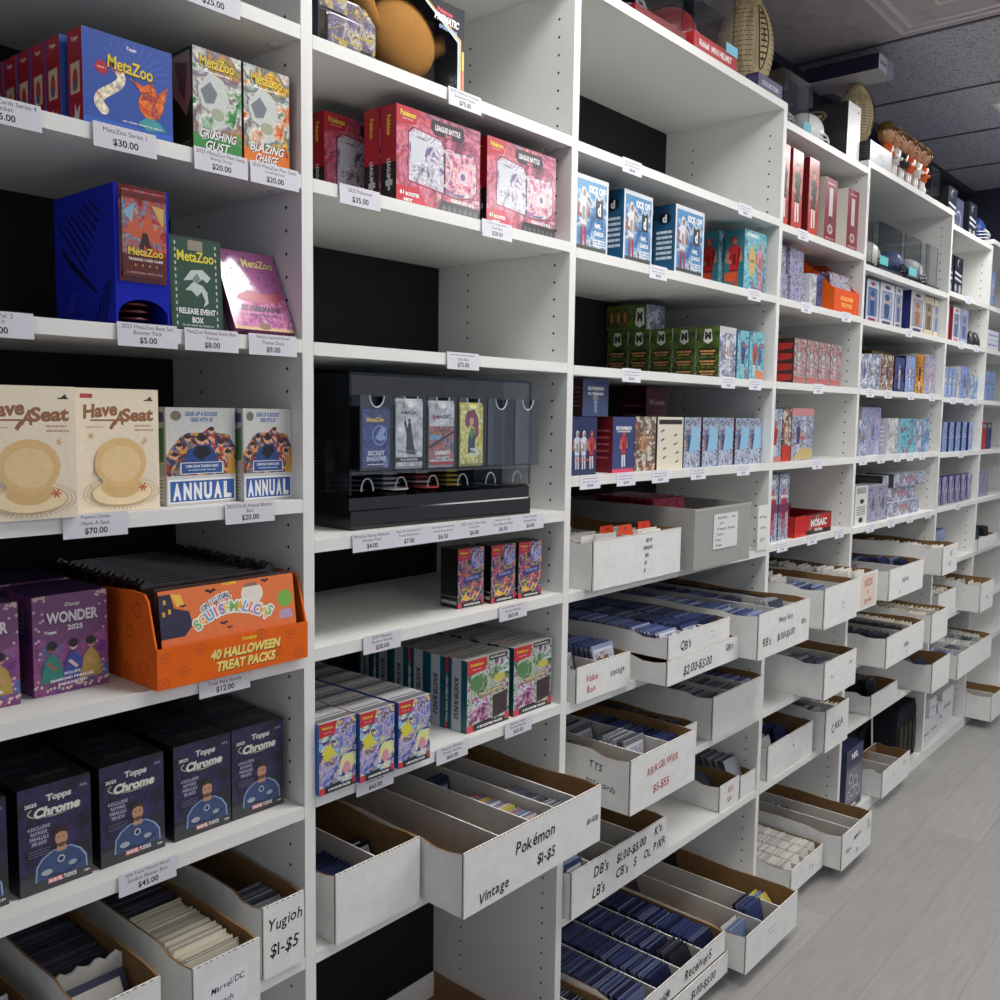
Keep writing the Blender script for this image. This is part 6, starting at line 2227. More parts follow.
md = carton('figure_box', .088, .060, .185, {'all': c(216, 210, 200), 'top': c(190, 180, 176)}, paint_medal, (2.660, .022, z), 'maroon box with a silver medal picture, nearer the red figure boxes', 'keepsake box', ST4)
again(md, (2.832, .022, z), 'maroon box with a silver medal picture, beside the fourth upright')
m = MB()
m.box(0, .085, 0, .05, 0, .19, c(236, 234, 230))
p = front_panel(m, .085, .19)
p.text('ork', .45, .78, w=.05, h=.022, col=c(30, 30, 34), bold=.05)
p.ring(.5, .40, .28, .12, .03, c(40, 40, 44))
p.rect(.4, .36, .6, .44, c(40, 40, 44))
p.text('ork', .3, .1, w=.02, h=.008, col=c(30, 30, 34)) if False else None
tag(m.build('keepsake_box', None, (2.752, .085, z)), 'white box with black lettering behind and between the maroon medal boxes', 'keepsake box', ST4)
z = 1.674
for k, (x, dz, lb) in enumerate(((2.352, 0, 'lower purple and silver box beside the third upright'), (2.352, .0745, 'upper purple and silver box beside the third upright'),
                                 (2.470, 0, 'lower purple and silver box, second stack'), (2.470, .0745, 'upper purple and silver box, second stack'))):
    goods('card_box', x, x + .098, z + dz, .030 + .004 * (k % 2), .074, .085, plain('art_purple_art', 'art_purple_art'), lb, ST4, allc=(110, 96, 150), rot=2 * (k % 2))
goods('card_box', 2.572, 2.622, z, .02, .092, .07, plain('art_bw_art', (210, 210, 214)), 'black and white patterned box beside the purple stacks', ST4, allc=(200, 200, 204))
goods('card_box', 2.625, 2.690, z, .03, .098, .06, plain('art_navy_art', 'art_silver_art'), 'blue patterned box next to the small orange display', ST4)
e = empty('display_tray', (2.720, .006, z), 'small orange display full of dark packs, fourth bay', 'display tray')
W, D, Hf, Hb = .196, .20, .068, .165
m = MB(); m.box(0, W, 0, .0025, 0, Hf, c(226, 88, 40), 'board')
p = front_panel(m, W, Hf)
p.text('40 HALLOWEEN', .5, .62, w=.10, h=.013, col=c(250, 190, 90), bold=.05)
p.text('TREAT PACKS', .5, .34, w=.085, h=.013, col=c(250, 190, 90), bold=.05)
m.build('tray_front', e)
m = MB(); m.prism([(.0025, 0), (D, 0), (D, Hb), (.11, Hb), (.0025, Hf)], 'x', 0, .0025, ORG, 'board'); m.build('side_panel', e)
m = MB(); m.prism([(.0025, 0), (D, 0), (D, Hb), (.11, Hb), (.0025, Hf)], 'x', W - .0025, W, ORG, 'board'); m.build('side_panel', e)
m = MB(); m.box(.0025, W - .0025, D - .0025, D, 0, Hb, ORG, 'board'); m.box(.0025, W - .0025, .0025, D - .0025, 0, .0025, ORG, 'board'); m.build('tray_back', e)
m = MB(); m.box(-.088, -.004, .105, .109, 0, Hb, ORG, 'board'); m.build('open_flap', e)
art('packs_dark', [(50, 20, 40), (110, 40, 60), (200, 200, 214), (90, 80, 120), (40, 30, 50)], 50, 2.4)
for k in range(8):
    foil_pack('booster_pack', .170, .118, lambda p, w, h: p.art(.03, .04, .97, .96, 'art_packs_dark'), (2.733, .022 + .0195 * k, z + .0035), 'dark shiny pack in the small orange display, %s from the front' % ORD[k],
              'dark packs in the small orange display', rot=(math.radians(-8), 0, 0), col=c(96, 60, 84), puff=.006)
z = 1.4554


def paint_mosaic(m, w, d, h):
    p = front_panel(m, w, h)
    p.art(0, 0, 1, 1, 'art_mosaic_art')
    figure(p, .4, .2, .6, c(190, 210, 214), c(200, 200, 206))
    p.rect(.1, .03, .9, .16, c(196, 110, 110))
    s = left_panel(m, d, h)
    s.rect(0, 0, 1, 1, c(56, 34, 30))
    for k in range(4):
        s.poly([(.05, .12 + .23 * k), (.2, .22 + .23 * k), (.95, .2 + .23 * k), (.9, .08 + .23 * k), (.3, .04 + .23 * k)], c(186, 44, 44))


mo = carton('card_box', .084, .075, .125, {'all': c(56, 34, 30), 'top': c(180, 170, 170)}, paint_mosaic, (2.495, .022, z), 'patterned box with a red and black side, nearest the third upright', 'card box', ST4)
for k in range(1, 4):
    again(mo, (2.495 + .0865 * k, .022, z), 'patterned box %s in the red and black sided row' % ORD[k])
for k in range(3):
    again(mo, (2.470 + .002 * k, .105 + .078 * k, z), 'patterned box %s behind the nearest one, only its red side showing' % ORD[k])
z = 1.239
goods('card_box', 2.352, 2.436, z, .022, .145, .05, plain('art_silver_art', (120, 40, 50), [(.5, (190, 60, 60), (220, 210, 210))], band=(.0, .1, (200, 120, 120))), 'blue and pink box against the third upright on the half empty shelf', ST4)
goods('card_box', 2.440, 2.496, z, .022, .146, .05, plain('art_cream_art', (50, 30, 30), [(.5, (210, 190, 170), (60, 50, 50))], band=(.0, .3, (196, 60, 40))), 'black and red box in the middle of the half empty shelf trio', ST4)
goods('card_box', 2.500, 2.650, z, .022, .148, .06, plain('art_silver_art', (80, 40, 50), [(.3, (60, 80, 130), (214, 210, 214)), (.62, (200, 206, 220), (180, 190, 210))], [('TOPPS', .42, .3, .05, (206, 60, 70))], band=(.86, 1, (206, 140, 140)),
      extra=lambda p, w, h: p.poly([(.05, .02), (.9, .02), (.98, .2), (.5, .26)], c(200, 180, 120))), 'wide blue box with players on the half empty shelf', ST4, allc=(90, 100, 130))
z = 1.019
tl = goods('card_box', 2.365, 2.430, z, .022, .186, .06, plain('art_silver_art', (60, 70, 110), [(.5, (180, 60, 80), (190, 70, 90))], [('NFL', .88, .6, .07), ('2024', .66, .7, .05)], band=(.42, .55, (120, 60, 90))), 'tall blue and red box against the third upright', ST4, allc=(60, 70, 110))
again(tl, (2.436, .022, z), 'tall blue and red box beside the red and black tray')
e = empty('display_tray', (2.525, .012, z), 'low red and black open tray, fourth bay', 'display tray')
W, D, H_ = .268, .13, .060
m = MB(); m.box(0, W, 0, .003, 0, H_, c(40, 30, 34), 'print')
p = front_panel(m, W, H_)
p.rect(0, 0, .3, 1, c(206, 44, 40))
p.art(.3, .2, 1, .95, 'art_red_art')
p.text('MOSAIC', .65, .55, w=.12, h=.022, col=W_, bold=.05)
p.text('FOOTBALL', .65, .2, w=.06, h=.008, col=W_, bold=.05)
m.build('tray_front', e)
m = MB(); m.box(0, .003, .003, D, 0, H_, c(206, 44, 40)); m.build('side_panel', e)
m = MB(); m.box(W - .003, W, .003, D, 0, H_, c(150, 30, 34)); m.build('side_panel', e)
m = MB(); m.box(.003, W - .003, D - .003, D, 0, H_ + .015, c(120, 24, 30)); m.box(.003, W - .003, .003, D - .003, 0, .003, c(90, 20, 26)); m.build('tray_back', e)


# ================================================================ helmets in clear cases, footballs, figures on top of the shelves
def helmet(x, y, z, shell, mask, r, label, group, turn=0.0, stripe=None):
    e = empty('mini_helmet', (x, y, z), label, 'mini helmet', group, rotz=turn)
    m = MB()
    vs, fs = [], []
    nu, nv = 24, 14
    for j in range(nv + 1):
        th = math.pi * .80 * j / nv
        for i in range(nu + 1):
            ph = -math.pi * .5 + 2 * math.pi * i / nu
            # opening for the face at -y: the shell stops at the temples in its lower part
            f = ph
            if th > math.pi * .47:
                lim = .62
                f = -math.pi * .5 + lim + (2 * math.pi - 2 * lim) * i / nu
            vs.append((r * .86 * math.sin(th) * math.cos(f), r * 1.05 * math.sin(th) * math.sin(f), r * (.92 + .98 * math.cos(th))))
    for j in range(nv):
        for i in range(nu):
            a = j * (nu + 1) + i
            fs.append((a, a + nu + 1, a + nu + 2, a + 1))
    m.mesh(vs, fs, 'plastic', c(*shell))
    m.build('shell', e, smooth=True)
    if stripe:
        m = MB()
        for j in range(12):
            t0, t1 = math.radians(-50 + j * 15), math.radians(-35 + j * 15)
            q = []
            for t, s in ((t0, -1), (t0, 1), (t1, 1), (t1, -1)):
                q.append((s * r * .12, r * 1.062 * math.sin(t), r * (.92 + .992 * math.cos(t))))
            m.face(q, 'plastic', c(*stripe))
        m.build('stripe', e)
    m = MB()
    for zz, k in ((.30, 1.28), (.52, 1.34), (.74, 1.26)):
        m.tube([(r * .80 * math.cos(t), r * k * math.sin(t) * .98, r * zz) for t in [math.radians(-155 + 13 * q) for q in range(11)]], r * .045, c(*mask), 'plastic', 6)
    for sx in (-.22, .22):
        m.tube([(sx * r, -r * 1.22, r * .30), (sx * r, -r * 1.30, r * .52), (sx * r, -r * 1.20, r * .76), (sx * r, -r * 1.0, r * .95)], r * .045, c(*mask), 'plastic', 6)
    m.build('face_mask', e)
    return e


def clear_case(x0, x1, y, z, h, d, label, group, base=(20, 20, 22), text=None, tagc=True):
    w = x1 - x0
    e = empty('display_case', (x0, y, z), label, 'display case', group)
    m = MB()
    bh = .034 if text else .022
    m.box(0, w, 0, d if not text else .03, 0, bh, c(*base), 'plastic')
    if text:
        m.box(0, w, .03, d, 0, .022, c(*base), 'plastic')
        p = front_panel(m, w, bh)
        p.text(text, .5, .5, w=w * .75, h=.014, col=W_, bold=.03)
    m.build('base', e)
    m = MB()
    t = .002
    b = .006
    for q in ((b, w - b, b, b + t, .022, h), (b, w - b, d - b - t, d - b, .022, h), (b, b + t, b + t, d - b - t, .022, h), (w - b - t, w - b, b + t, d - b - t, .022, h), (b, w - b, b, d - b, h, h + t)):
        m.box(*q, mat='case_clear')
    for xx in (b, w - b - .002):
        m.box(xx, xx + .002, b - .0004, b + .0016, .022, h, mat='acrylic_edge')
    m.build('clear_cover', e)
    return e


TOPG = 'memorabilia on top of the shelving'
zt = 2.1635
clear_case(1.640, 1.842, .012, zt, .21, .24, 'clear cased helmet farther from the wooden football, on a dark red base', TOPG, base=(120, 24, 34))
helmet(1.741, .150, zt + .0225, (36, 38, 46), (150, 150, 156), .068, 'dark mini helmet in the case farther from the wooden football', TOPG, stripe=(200, 200, 204))
clear_case(1.860, 2.060, .003, zt, .20, .24, 'clear cased helmet on a red base beside the wooden football', TOPG, base=(176, 40, 46), text='Riddell  MINI HELMET')
helmet(1.96, .130, zt + .0225, (150, 40, 44), (200, 200, 204), .064, 'dark red mini helmet in the red based case', TOPG, turn=.5, stripe=(226, 226, 226))
m = MB(); m.box(0, .055, 0, .0008, 0, .022, c(130, 196, 220), 'paper')
tag(m.build('sticker', None, (2.005, .0012, zt + .030)), 'light blue price sticker on the red based helmet case', 'sticker')


def football(x, y, z, r, hh, label, turn):
    """a wooden carved football on end"""
    e = empty('wooden_football', (x, y, z), label, 'football', 'carved wooden footballs', rotz=turn)
    m = MB()
    prof = [(0.0, 0.0)]
    n = 26
    vs, fs = [], []
    nu = 28
    for j in range(n + 1):
        v = j / n
        rr = r * (math.sin(math.pi * (.03 + .94 * v)) ** .72)
        for i in range(nu):
            a = 2 * math.pi * i / nu
            vs.append((rr * math.cos(a), rr * math.sin(a), hh * v))
    for j in range(n):
        for i in range(nu):
            fs.append((j * nu + i, j * nu + (i + 1) % nu, (j + 1) * nu + (i + 1) % nu, (j + 1) * nu + i))
    fs.append(tuple(range(nu - 1, -1, -1)))
    fs.append(tuple(n * nu + i for i in range(nu)))
    m.mesh(vs, fs, 'wood_ball', (1, 1, 1, 1))
    m.build('ball', e, smooth=True)

    def onball(a, v, k=1.006):
        rr = r * (math.sin(math.pi * (.03 + .94 * v)) ** .72) * k
        return (rr * math.cos(a), rr * math.sin(a), hh * v)
    lac = c(88, 70, 50)
    fa = -math.pi / 2
    m = MB()
    ring = [onball(fa + .20 * math.cos(t), .55 + .27 * math.sin(t)) for t in [2 * math.pi * k / 30 for k in range(31)]]
    m.tube(ring, .0016, lac, 'rough_plain', 5)
    for k in range(9):
        v = .36 + .048 * k
        m.tube([onball(fa - .12, v), onball(fa, v, 1.015), onball(fa + .12, v)], .0022, lac, 'rough_plain', 5)
    m.tube([onball(fa, .34, 1.012), onball(fa, .55, 1.012), onball(fa, .76, 1.012)], .0014, lac, 'rough_plain', 5)
    m.build('carved_laces', e)
    rnd = random.Random(4)
    for side in (-1, 1):
        m = MB()
        for k in range(15):
            v = .22 + .04 * k
            a = fa + side * .42
            while abs(a - fa) < 1.15:
                L = rnd.uniform(.06, .16)
                m.tube([onball(a, v, 1.003), onball(a + side * L, v, 1.003)], .0011, c(104, 84, 58), 'rough_plain', 4)
                a += side * (L + .05)
        m.build('engraved_lines', e)


def node_wood():
    m, nt, p = principled('wood_ball', 0.6)
    tc = nt.nodes.new('ShaderNodeTexCoord')
    mp = nt.nodes.new('ShaderNodeMapping')
    mp.inputs['Scale'].default_value = (60, 60, 5)
    nt.links.new(tc.outputs['Object'], mp.inputs['Vector'])
    nz = nt.nodes.new('ShaderNodeTexNoise')
    nz.inputs['Scale'].default_value = 1.2
    nz.inputs['Detail'].default_value = 5
    nt.links.new(mp.outputs['Vector'], nz.inputs['Vector'])
    r = nt.nodes.new('ShaderNodeValToRGB')
    r.color_ramp.elements[0].color = c(150, 130, 92)
    r.color_ramp.elements[1].color = c(206, 190, 150)
    r.color_ramp.elements[0].position = .3
    r.color_ramp.elements[1].position = .7
    nt.links.new(nz.outputs['Fac'], r.inputs['Fac'])
    nt.links.new(r.outputs['Color'], p.inputs['Base Color'])


node_wood()
football(2.318, .115, zt, .073, .300, 'carved wooden football on end, nearer the camera, on the third bay', -.40)
m = MB(); m.box(0, .16, 0, .06, 0, .17, c(44, 34, 60))
p = front_panel(m, .16, .17); p.text('NFL', .5, .5, w=.1, h=.05, col=c(120, 90, 130), bold=.04)
tag(m.build('memorabilia_box', None, (2.09, .275, zt + .0)), 'dark purple box in shadow behind the nearer wooden football', 'box', TOPG)
goods('memorabilia_box', 2.180, 2.316, zt, .006, .036, .034, plain((96, 88, 120), (60, 54, 96), title=[('COLLECTORS', .5, .7, .3, (200, 196, 214))]), 'flat purple and silver box in front of the nearer wooden football', TOPG, 'box', allc=(84, 76, 120), top=(180, 178, 190))
zt = 2.1225
clear_case(2.405, 2.585, .040, zt, .160, .17, 'clear cased helmet above the tall red figure boxes', TOPG)
helmet(2.495, .125, zt + .0225, (60, 62, 66), (196, 196, 200), .052, 'grey mini helmet in the clear case above the red figure boxes', TOPG, stripe=(230, 230, 230))
m = MB(); m.box(0, .05, 0, .0008, 0, .022, c(120, 190, 206), 'paper')
tag(m.build('sticker', None, (2.53, .0385, zt + .028)), 'light blue price sticker on the grey helmet case', 'sticker')
m = MB(); m.box(0, .19, 0, .14, 0, .016, c(222, 224, 230), 'paper')
tag(m.build('helmet_plinth', None, (2.600, .045, zt)), 'white plinth under the uncased white helmet', 'stand', TOPG)
helmet(2.705, .115, zt + .0165, (226, 226, 222), (220, 222, 226), .058, 'uncased white mini helmet beside the white and black box', TOPG, turn=.9, stripe=(40, 60, 40))


def paint_blackside(m, w, d, h):
    p = front_panel(m, w, h)
    p.rect(0, 0, 1, 1, c(232, 232, 230))
    p.ell(.82, .9, .05, .03, c(120, 120, 120))
    s = left_panel(m, d, h)
    s.rect(0, 0, 1, 1, c(46, 48, 52))
    s.ell(.42, .82, .24, .11, c(150, 140, 110))
    s.ell(.42, .82, .20, .085, c(60, 56, 50))
    s.fine(.26, .58, .82, .05, c(190, 180, 150), 2)
    for k in range(5):
        s.ring(.5, .25 + .09 * k, .2 - .02 * k, .05, .01, c(120, 120, 124))


carton('memorabilia_box', .100, .19, .178, {'all': c(226, 226, 224)}, paint_blackside, (2.822, .030, zt), 'white fronted box with a black side on top of the fourth bay', 'box', TOPG)
goods('memorabilia_box', 2.965, 3.09, 2.1465, .255, .30, .085, plain((40, 34, 50), (36, 36, 62), title=[('L', .6, .3, .4, (90, 70, 110))], extra=lambda p, w, h: p.ring(.7, .8, .12, .08, .01, c(110, 90, 120))), 'tall dark navy box behind the white helmet', TOPG, 'box', allc=(34, 32, 50))
football(3.15, .135, 2.1465 + .0905, .061, .218, 'carved wooden football on end, farther from the camera', .15)
m = MB(); m.box(-.07, .07, -.06, .06, 0, .09, c(40, 38, 48), 'paper')
tag(m.build('display_stand', None, (3.15, .135, 2.1465)), 'dark stand under the farther wooden football', 'stand', TOPG)
e = empty('memorabilia_box', (3.050, .03, 2.1465 + .309), 'flat dark blue and white box balanced on the farther wooden football', 'box', TOPG)
m = MB(); m.box(0, .135, 0, .24, 0, .048, c(34, 32, 58), 'print', {'front': c(150, 150, 166), 'bottom': c(214, 214, 220)})
p = front_panel(m, .135, .048)
p.rect(.0, .0, .55, 1, c(206, 206, 214)); p.fine(.1, .5, .5, .2, c(120, 120, 140), 3)
m.build('carton', e)
goods('memorabilia_box', 2.955, 3.150, 2.1465, .008, .066, .06, plain((150, 152, 160), (40, 42, 50), title=[('NFL', .5, .3, .3, (90, 90, 100))]), 'flat silver box in front of the farther wooden football', TOPG, 'box', allc=(150, 152, 160), top=(200, 200, 206))
goods('memorabilia_box', 3.245, 3.42, 2.1465, .245, .25, .06, plain('art_red_art', (110, 40, 50)), 'red box standing behind the bobblehead figures', TOPG, 'box', allc=(120, 36, 46))


def bobblehead(x, y, z, jersey, cap, label):
    e = empty('bobblehead', (x, y, z), label, 'bobblehead', 'bobblehead figures in a row')
    m = MB()
    m.ellipsoid((0, 0, .008), (.030, .026, .009), c(150, 60, 36), 'plastic', 18, 6, power=.6)
    m.build('base', e, smooth=True)
    m = MB()
    leg = c(226, 222, 214)
    for s in (-1, 1):
        m.tube([(s * .012, 0, .014), (s * .012, 0, .045), (s * .010, 0, .072)], [.009, .0085, .011], leg, 'plastic', 10)
    m.tube([(0, 0, .068), (0, 0, .088), (0, 0, .112), (0, 0, .122)], [.020, .020, .025, .012], jersey, 'plastic', 14)
    for s in (-1, 1):
        m.tube([(s * .020, 0, .113), (s * .027, -.006, .094), (s * .017, -.022, .088)], [.0095, .008, .006], jersey, 'plastic', 10)
    m.build('body', e, smooth=True)
    m = MB()
    skin = c(196, 146, 106)
    m.ellipsoid((0, 0, .153), (.028, .029, .034), skin, 'plastic', 20, 14)
    m.ellipsoid((0, -.031, .150), (.005, .006, .006), skin, 'plastic', 8, 6)
    for s in (-1, 1):
        m.ellipsoid((s * .029, 0, .150), (.005, .006, .009), skin, 'plastic', 8, 6)
        m.ellipsoid((s * .011, -.0275, .157), (.0042, .003, .0042), c(30, 26, 26), 'plastic', 8, 6)
    m.box(-.010, .010, -.0285, -.026, .134, .137, c(130, 50, 46), 'plastic')
    m.build('head', e, smooth=True)
    m = MB()
    m.ellipsoid((0, 0, .160), (.031, .032, .034), cap, 'rough_plain', 20, 8, 0, .5)
    m.box(-.016, .016, -.037, -.024, .163, .166, cap, 'rough_plain')
    m.build('cap', e)


jc = [(206, 92, 40), (222, 218, 212), (40, 36, 40), (214, 96, 44), (220, 216, 210), (206, 92, 40)]
cc_ = [(96, 72, 44), (130, 96, 60), (110, 80, 50), (140, 104, 66), (120, 90, 56), (130, 100, 62)]
for k in range(6):
    bobblehead(3.225 + .075 * k, .055, 2.1465, c(*jc[k]), c(*cc_[k]), '%s bobblehead in %s jersey, counting away from the wooden football' % (ORD[k], ('orange', 'white', 'black', 'orange', 'white', 'orange')[k]))
clear_case(3.675, 3.800, .040, 2.1465, .145, .17, 'clear cased striped helmet at the end of the bobblehead row', TOPG)
helmet(3.737, .125, 2.1465 + .0225, (226, 226, 228), (40, 40, 44), .045, 'white and black mini helmet in the case past the bobbleheads', TOPG, turn=.6, stripe=(30, 30, 34))


def paint_dark(m, w, d, h):
    p = front_panel(m, w, h)
    p.rect(0, 0, 1, 1, c(36, 38, 48))
    p.ell(.5, .84, .2, .1, c(150, 156, 170))
    p.ell(.56, .83, .16, .085, c(36, 38, 48))
    for k in range(2):
        p.poly([(.1, .62 - .14 * k), (.9, .56 - .14 * k), (.9, .50 - .14 * k), (.1, .56 - .14 * k)], c(206, 210, 222))
    p.ell(.25, .2, .14, .1, c(160, 164, 170))
    p.ell(.72, .18, .14, .12, c(180, 186, 196))
    s = left_panel(m, d, h)
    s.rect(0, 0, 1, 1, c(26, 27, 34))


DKG = 'dark boxes with white lettering'
dkb = carton('bobblehead_box', .115, .10, .150, {'all': c(30, 31, 38)}, paint_dark, (3.850, .030, 2.1005), 'dark box with white bands on top of the sixth bay, first in line', 'figure box', DKG)
again(dkb, (4.18, .040, 2.1005), 'dark box with white bands on top of the sixth bay, last in line')
again(dkb, (3.838, .025, 1.852), 'dark banded box against the fifth upright, under the top board')
again(dkb, (3.968, .025, 1.852), 'dark banded box second from the fifth upright, under the top board')
m = MB(); m.box(0, .035, 0, .16, 0, .14, c(216, 218, 226)); m.box(.035, .15, .0, .16, 0, .14, c(70, 76, 100))
p = Panel(m, (.035, 0, 0), (1, 0, 0), (0, 0, 1), .115, .14); p.ring(.4, .4, .25, .22, .05, c(200, 206, 220))
tag(m.build('memorabilia_box', None, (3.985, .05, 2.1005)), 'white and blue box between the two dark boxes on the sixth bay', 'box', TOPG)
clear_case(4.30, 4.395, .050, 2.1005, .135, .16, 'clear cased blue helmet at the end of the sixth bay top', TOPG)
helmet(4.347, .13, 2.1005 + .0225, (60, 90, 150), (200, 206, 216), .036, 'blue mini helmet in the last case on the shelf tops', TOPG)
helmet(4.50, .12, 2.1305, (50, 80, 150), (206, 210, 220), .062, 'uncased blue mini helmet on top of the last bay', TOPG, stripe=(220, 224, 232))

# ---- bay five shelves
ST5 = 'boxed goods in the fifth bay'
z = 1.838
HG = 'cased mini helmets in the fifth bay'
for k, (x0, x1, shell, mask, nm) in enumerate(((2.962, 3.10, (90, 110, 130), (60, 60, 64), 'grey green'), (3.145, 3.375, (226, 224, 210), (60, 66, 76), 'white and gold'), (3.400, 3.590, (60, 76, 150), (40, 44, 56), 'blue and purple'), (3.64, 3.79, (214, 212, 206), (190, 190, 196), 'pale cream'))):
    clear_case(x0, x1, .030, z, .165 if k else .150, .19, 'clear case around the %s helmet in the fifth bay' % nm, HG, base=(60, 64, 72) if k % 2 else (26, 26, 30))
    helmet((x0 + x1) / 2, .125, z + .0225, shell, mask, .055 if k else .042, '%s mini helmet in a clear case in the fifth bay' % nm, HG, turn=(.4, .9, .2, .7)[k])
for k, x in enumerate((2.985, 3.440)):
    m = MB(); m.box(0, .08, 0, .0008, 0, .028, c(100, 190, 190), 'paper')
    tag(m.build('sticker', None, (x + (.16 if k == 0 else .0), .0285, z + .028)), 'teal price sticker on the %s helmet case' % ('white and gold', 'blue and purple')[k], 'sticker')
z = 1.67


def window_fig(cols):
    def f(m, w, d, h):
        p = front_panel(m, w, h)
        p.rect(0, 0, 1, 1, c(*cols[0]))
        p.rect(.12, .16, .88, .82, c(*cols[1]))
        p.rect(.16, .20, .84, .78, c(min(255, cols[1][0] + 30), min(255, cols[1][1] + 30), min(255, cols[1][2] + 30)))
        p.ell(.5, .62, .16, .12, c(200, 160, 130))
        p.ell(.5, .68, .17, .08, c(*cols[2]))
        p.poly([(.34, .2), (.30, .5), (.5, .54), (.70, .5), (.66, .2)], c(*cols[2]))
        p.ell(.5, .91, .2, .045, c(*cols[3]))
        p.rect(.2, .04, .8, .12, c(*cols[3]))
        s = left_panel(m, d, h)
        s.rect(0, 0, 1, 1, c(*cols[4]))
    return f


FG = 'window boxed figures in the fifth bay'
wf = [(3.040, 3.150, .137, ((200, 206, 220), (80, 100, 140), (60, 80, 130), (150, 60, 70), (60, 60, 90)), 'pale blue window boxed figure beside the fourth upright'),
      (3.165, 3.300, .140, ((214, 214, 220), (130, 144, 170), (70, 90, 130), (80, 80, 100), (200, 200, 206)), 'silver window boxed figure with a dark base, second'),
      (3.312, 3.384, .142, ((206, 206, 214), (120, 130, 150), (90, 100, 140), (110, 110, 130), (150, 150, 170)), 'narrow silver window boxed figure, third'),
      (3.478, 3.630, .148, ((216, 210, 204), (130, 140, 160), (170, 120, 80), (60, 70, 110), (40, 50, 110)), 'cream framed figure box with a brown figure, fourth'),
      (3.634, 3.744, .144, ((214, 200, 180), (110, 110, 110), (110, 90, 70), (220, 200, 150), (60, 60, 60)), 'cream and gold figure box, fifth'),
      (3.750, 3.808, .144, ((222, 212, 190), (100, 120, 160), (80, 100, 150), (230, 214, 170), (60, 70, 100)), 'narrow cream figure box beside the fifth upright')]
for x0, x1, h, cols, lb in wf:
    goods('figure_box', x0, x1, z, .028, h, .08, window_fig(cols), lb, FG, 'figure box', allc=cols[4])
m = MB()
m.tube([(0, 0, 0), (0, 0, .045), (0, 0, .09), (0, 0, .125)], [.032, .04, .034, .018], c(40, 54, 130), 'plastic', 16)
tag(m.build('vase_bank', None, (3.428, .09, z), smooth=True), 'dark blue rounded figure standing between the window boxes', 'figurine', FG)
z = 1.455
row4 = [(3.020, 3.090, 'art_white_art', 'white and blue patterned box against the fourth upright'), (3.094, 3.196, 'art_white_art', 'white and blue patterned box, second from the fourth upright'), (3.204, 3.330, 'art_cream_art', 'cream box with a player, beside the two white patterned boxes'),
        (3.346, 3.446, 'art_navy_art', 'first navy box, beside the cream box'), (3.458, 3.560, 'art_bluebox_art', 'second blue box, beside the orange box'), (3.568, 3.668, 'art_orange_art', 'tall orange and black box in the fifth bay'), (3.680, 3.806, 'art_purple_art', 'pink and grey patterned box by the fifth upright')]
for k, (x0, x1, a, lb) in enumerate(row4):
    goods('card_box', x0, x1, z, .028, (.112, .117, .122, .120, .130, .144, .150)[k], .10, plain(a, (30, 30, 40) if k in (3, 4) else (200, 200, 206), [(.5, ((90, 110, 170), (210, 200, 190), (70, 90, 150), (200, 206, 220), (206, 210, 226), (60, 44, 30), (206, 170, 180))[k], (210, 212, 220))]),
          lb, ST5, allc=(40, 40, 50) if k in (3, 4) else (190, 190, 196))
goods('card_box', 3.46, 3.66, z, .15, .155, .08, plain((206, 170, 60), (120, 110, 50)), 'yellow and dark box behind the orange box', ST5, allc=(150, 130, 50))
z = 1.239
row5 = [(3.018, 3.088, .118, 'art_white_art', 'small white and blue box against the fourth upright, lilac shelf'), (3.094, 3.270, .160, 'art_lilac_art', 'tall plain lilac box in the fifth bay'), (3.286, 3.390, .124, 'art_bw_art', 'black and white patterned box next to the lilac box'),
        (3.402, 3.594, .124, 'art_teal_art', 'dark teal framed box in the fifth bay'), (3.600, 3.656, .122, 'art_white_art', 'narrow white box with dark lines, fifth bay'), (3.664, 3.752, .124, 'art_sport_blue', 'blue box last on the lilac box shelf')]
for k, (x0, x1, h, a, lb) in enumerate(row5):
    goods('card_box', x0, x1, z, .022 + (.02 if k == 1 else 0), h, .08, plain(a, (190, 190, 200), [(.6, (120, 140, 180), (170, 176, 200))] if k in (0, 1, 5) else ()), lb, ST5, allc=(190, 190, 200), extra=None) if False else \
        goods('card_box', x0, x1, z, .022 + (.02 if k == 1 else 0), h, .08, plain(a, (190, 190, 200), [(.6, (120, 140, 180), (170, 176, 200))] if k in (0, 1, 5) else ()), lb, ST5, allc=(190, 190, 200))
z = 1.013


def barcode(p, w, h):
    p.rect(0, 0, 1, 1, c(226, 226, 222))
    for k in range(9):
        p.rect(.12 + .085 * k, .80, .12 + .085 * k + .045, .96, c(40, 40, 44))
    p.ell(.55, .60, .18, .06, c(50, 50, 54)); p.ell(.5, .12, .18, .07, c(50, 50, 54))
    for k in range(4):
        p.fine(.12, .85, .45 - .06 * k, .025, c(110, 110, 114), 4)


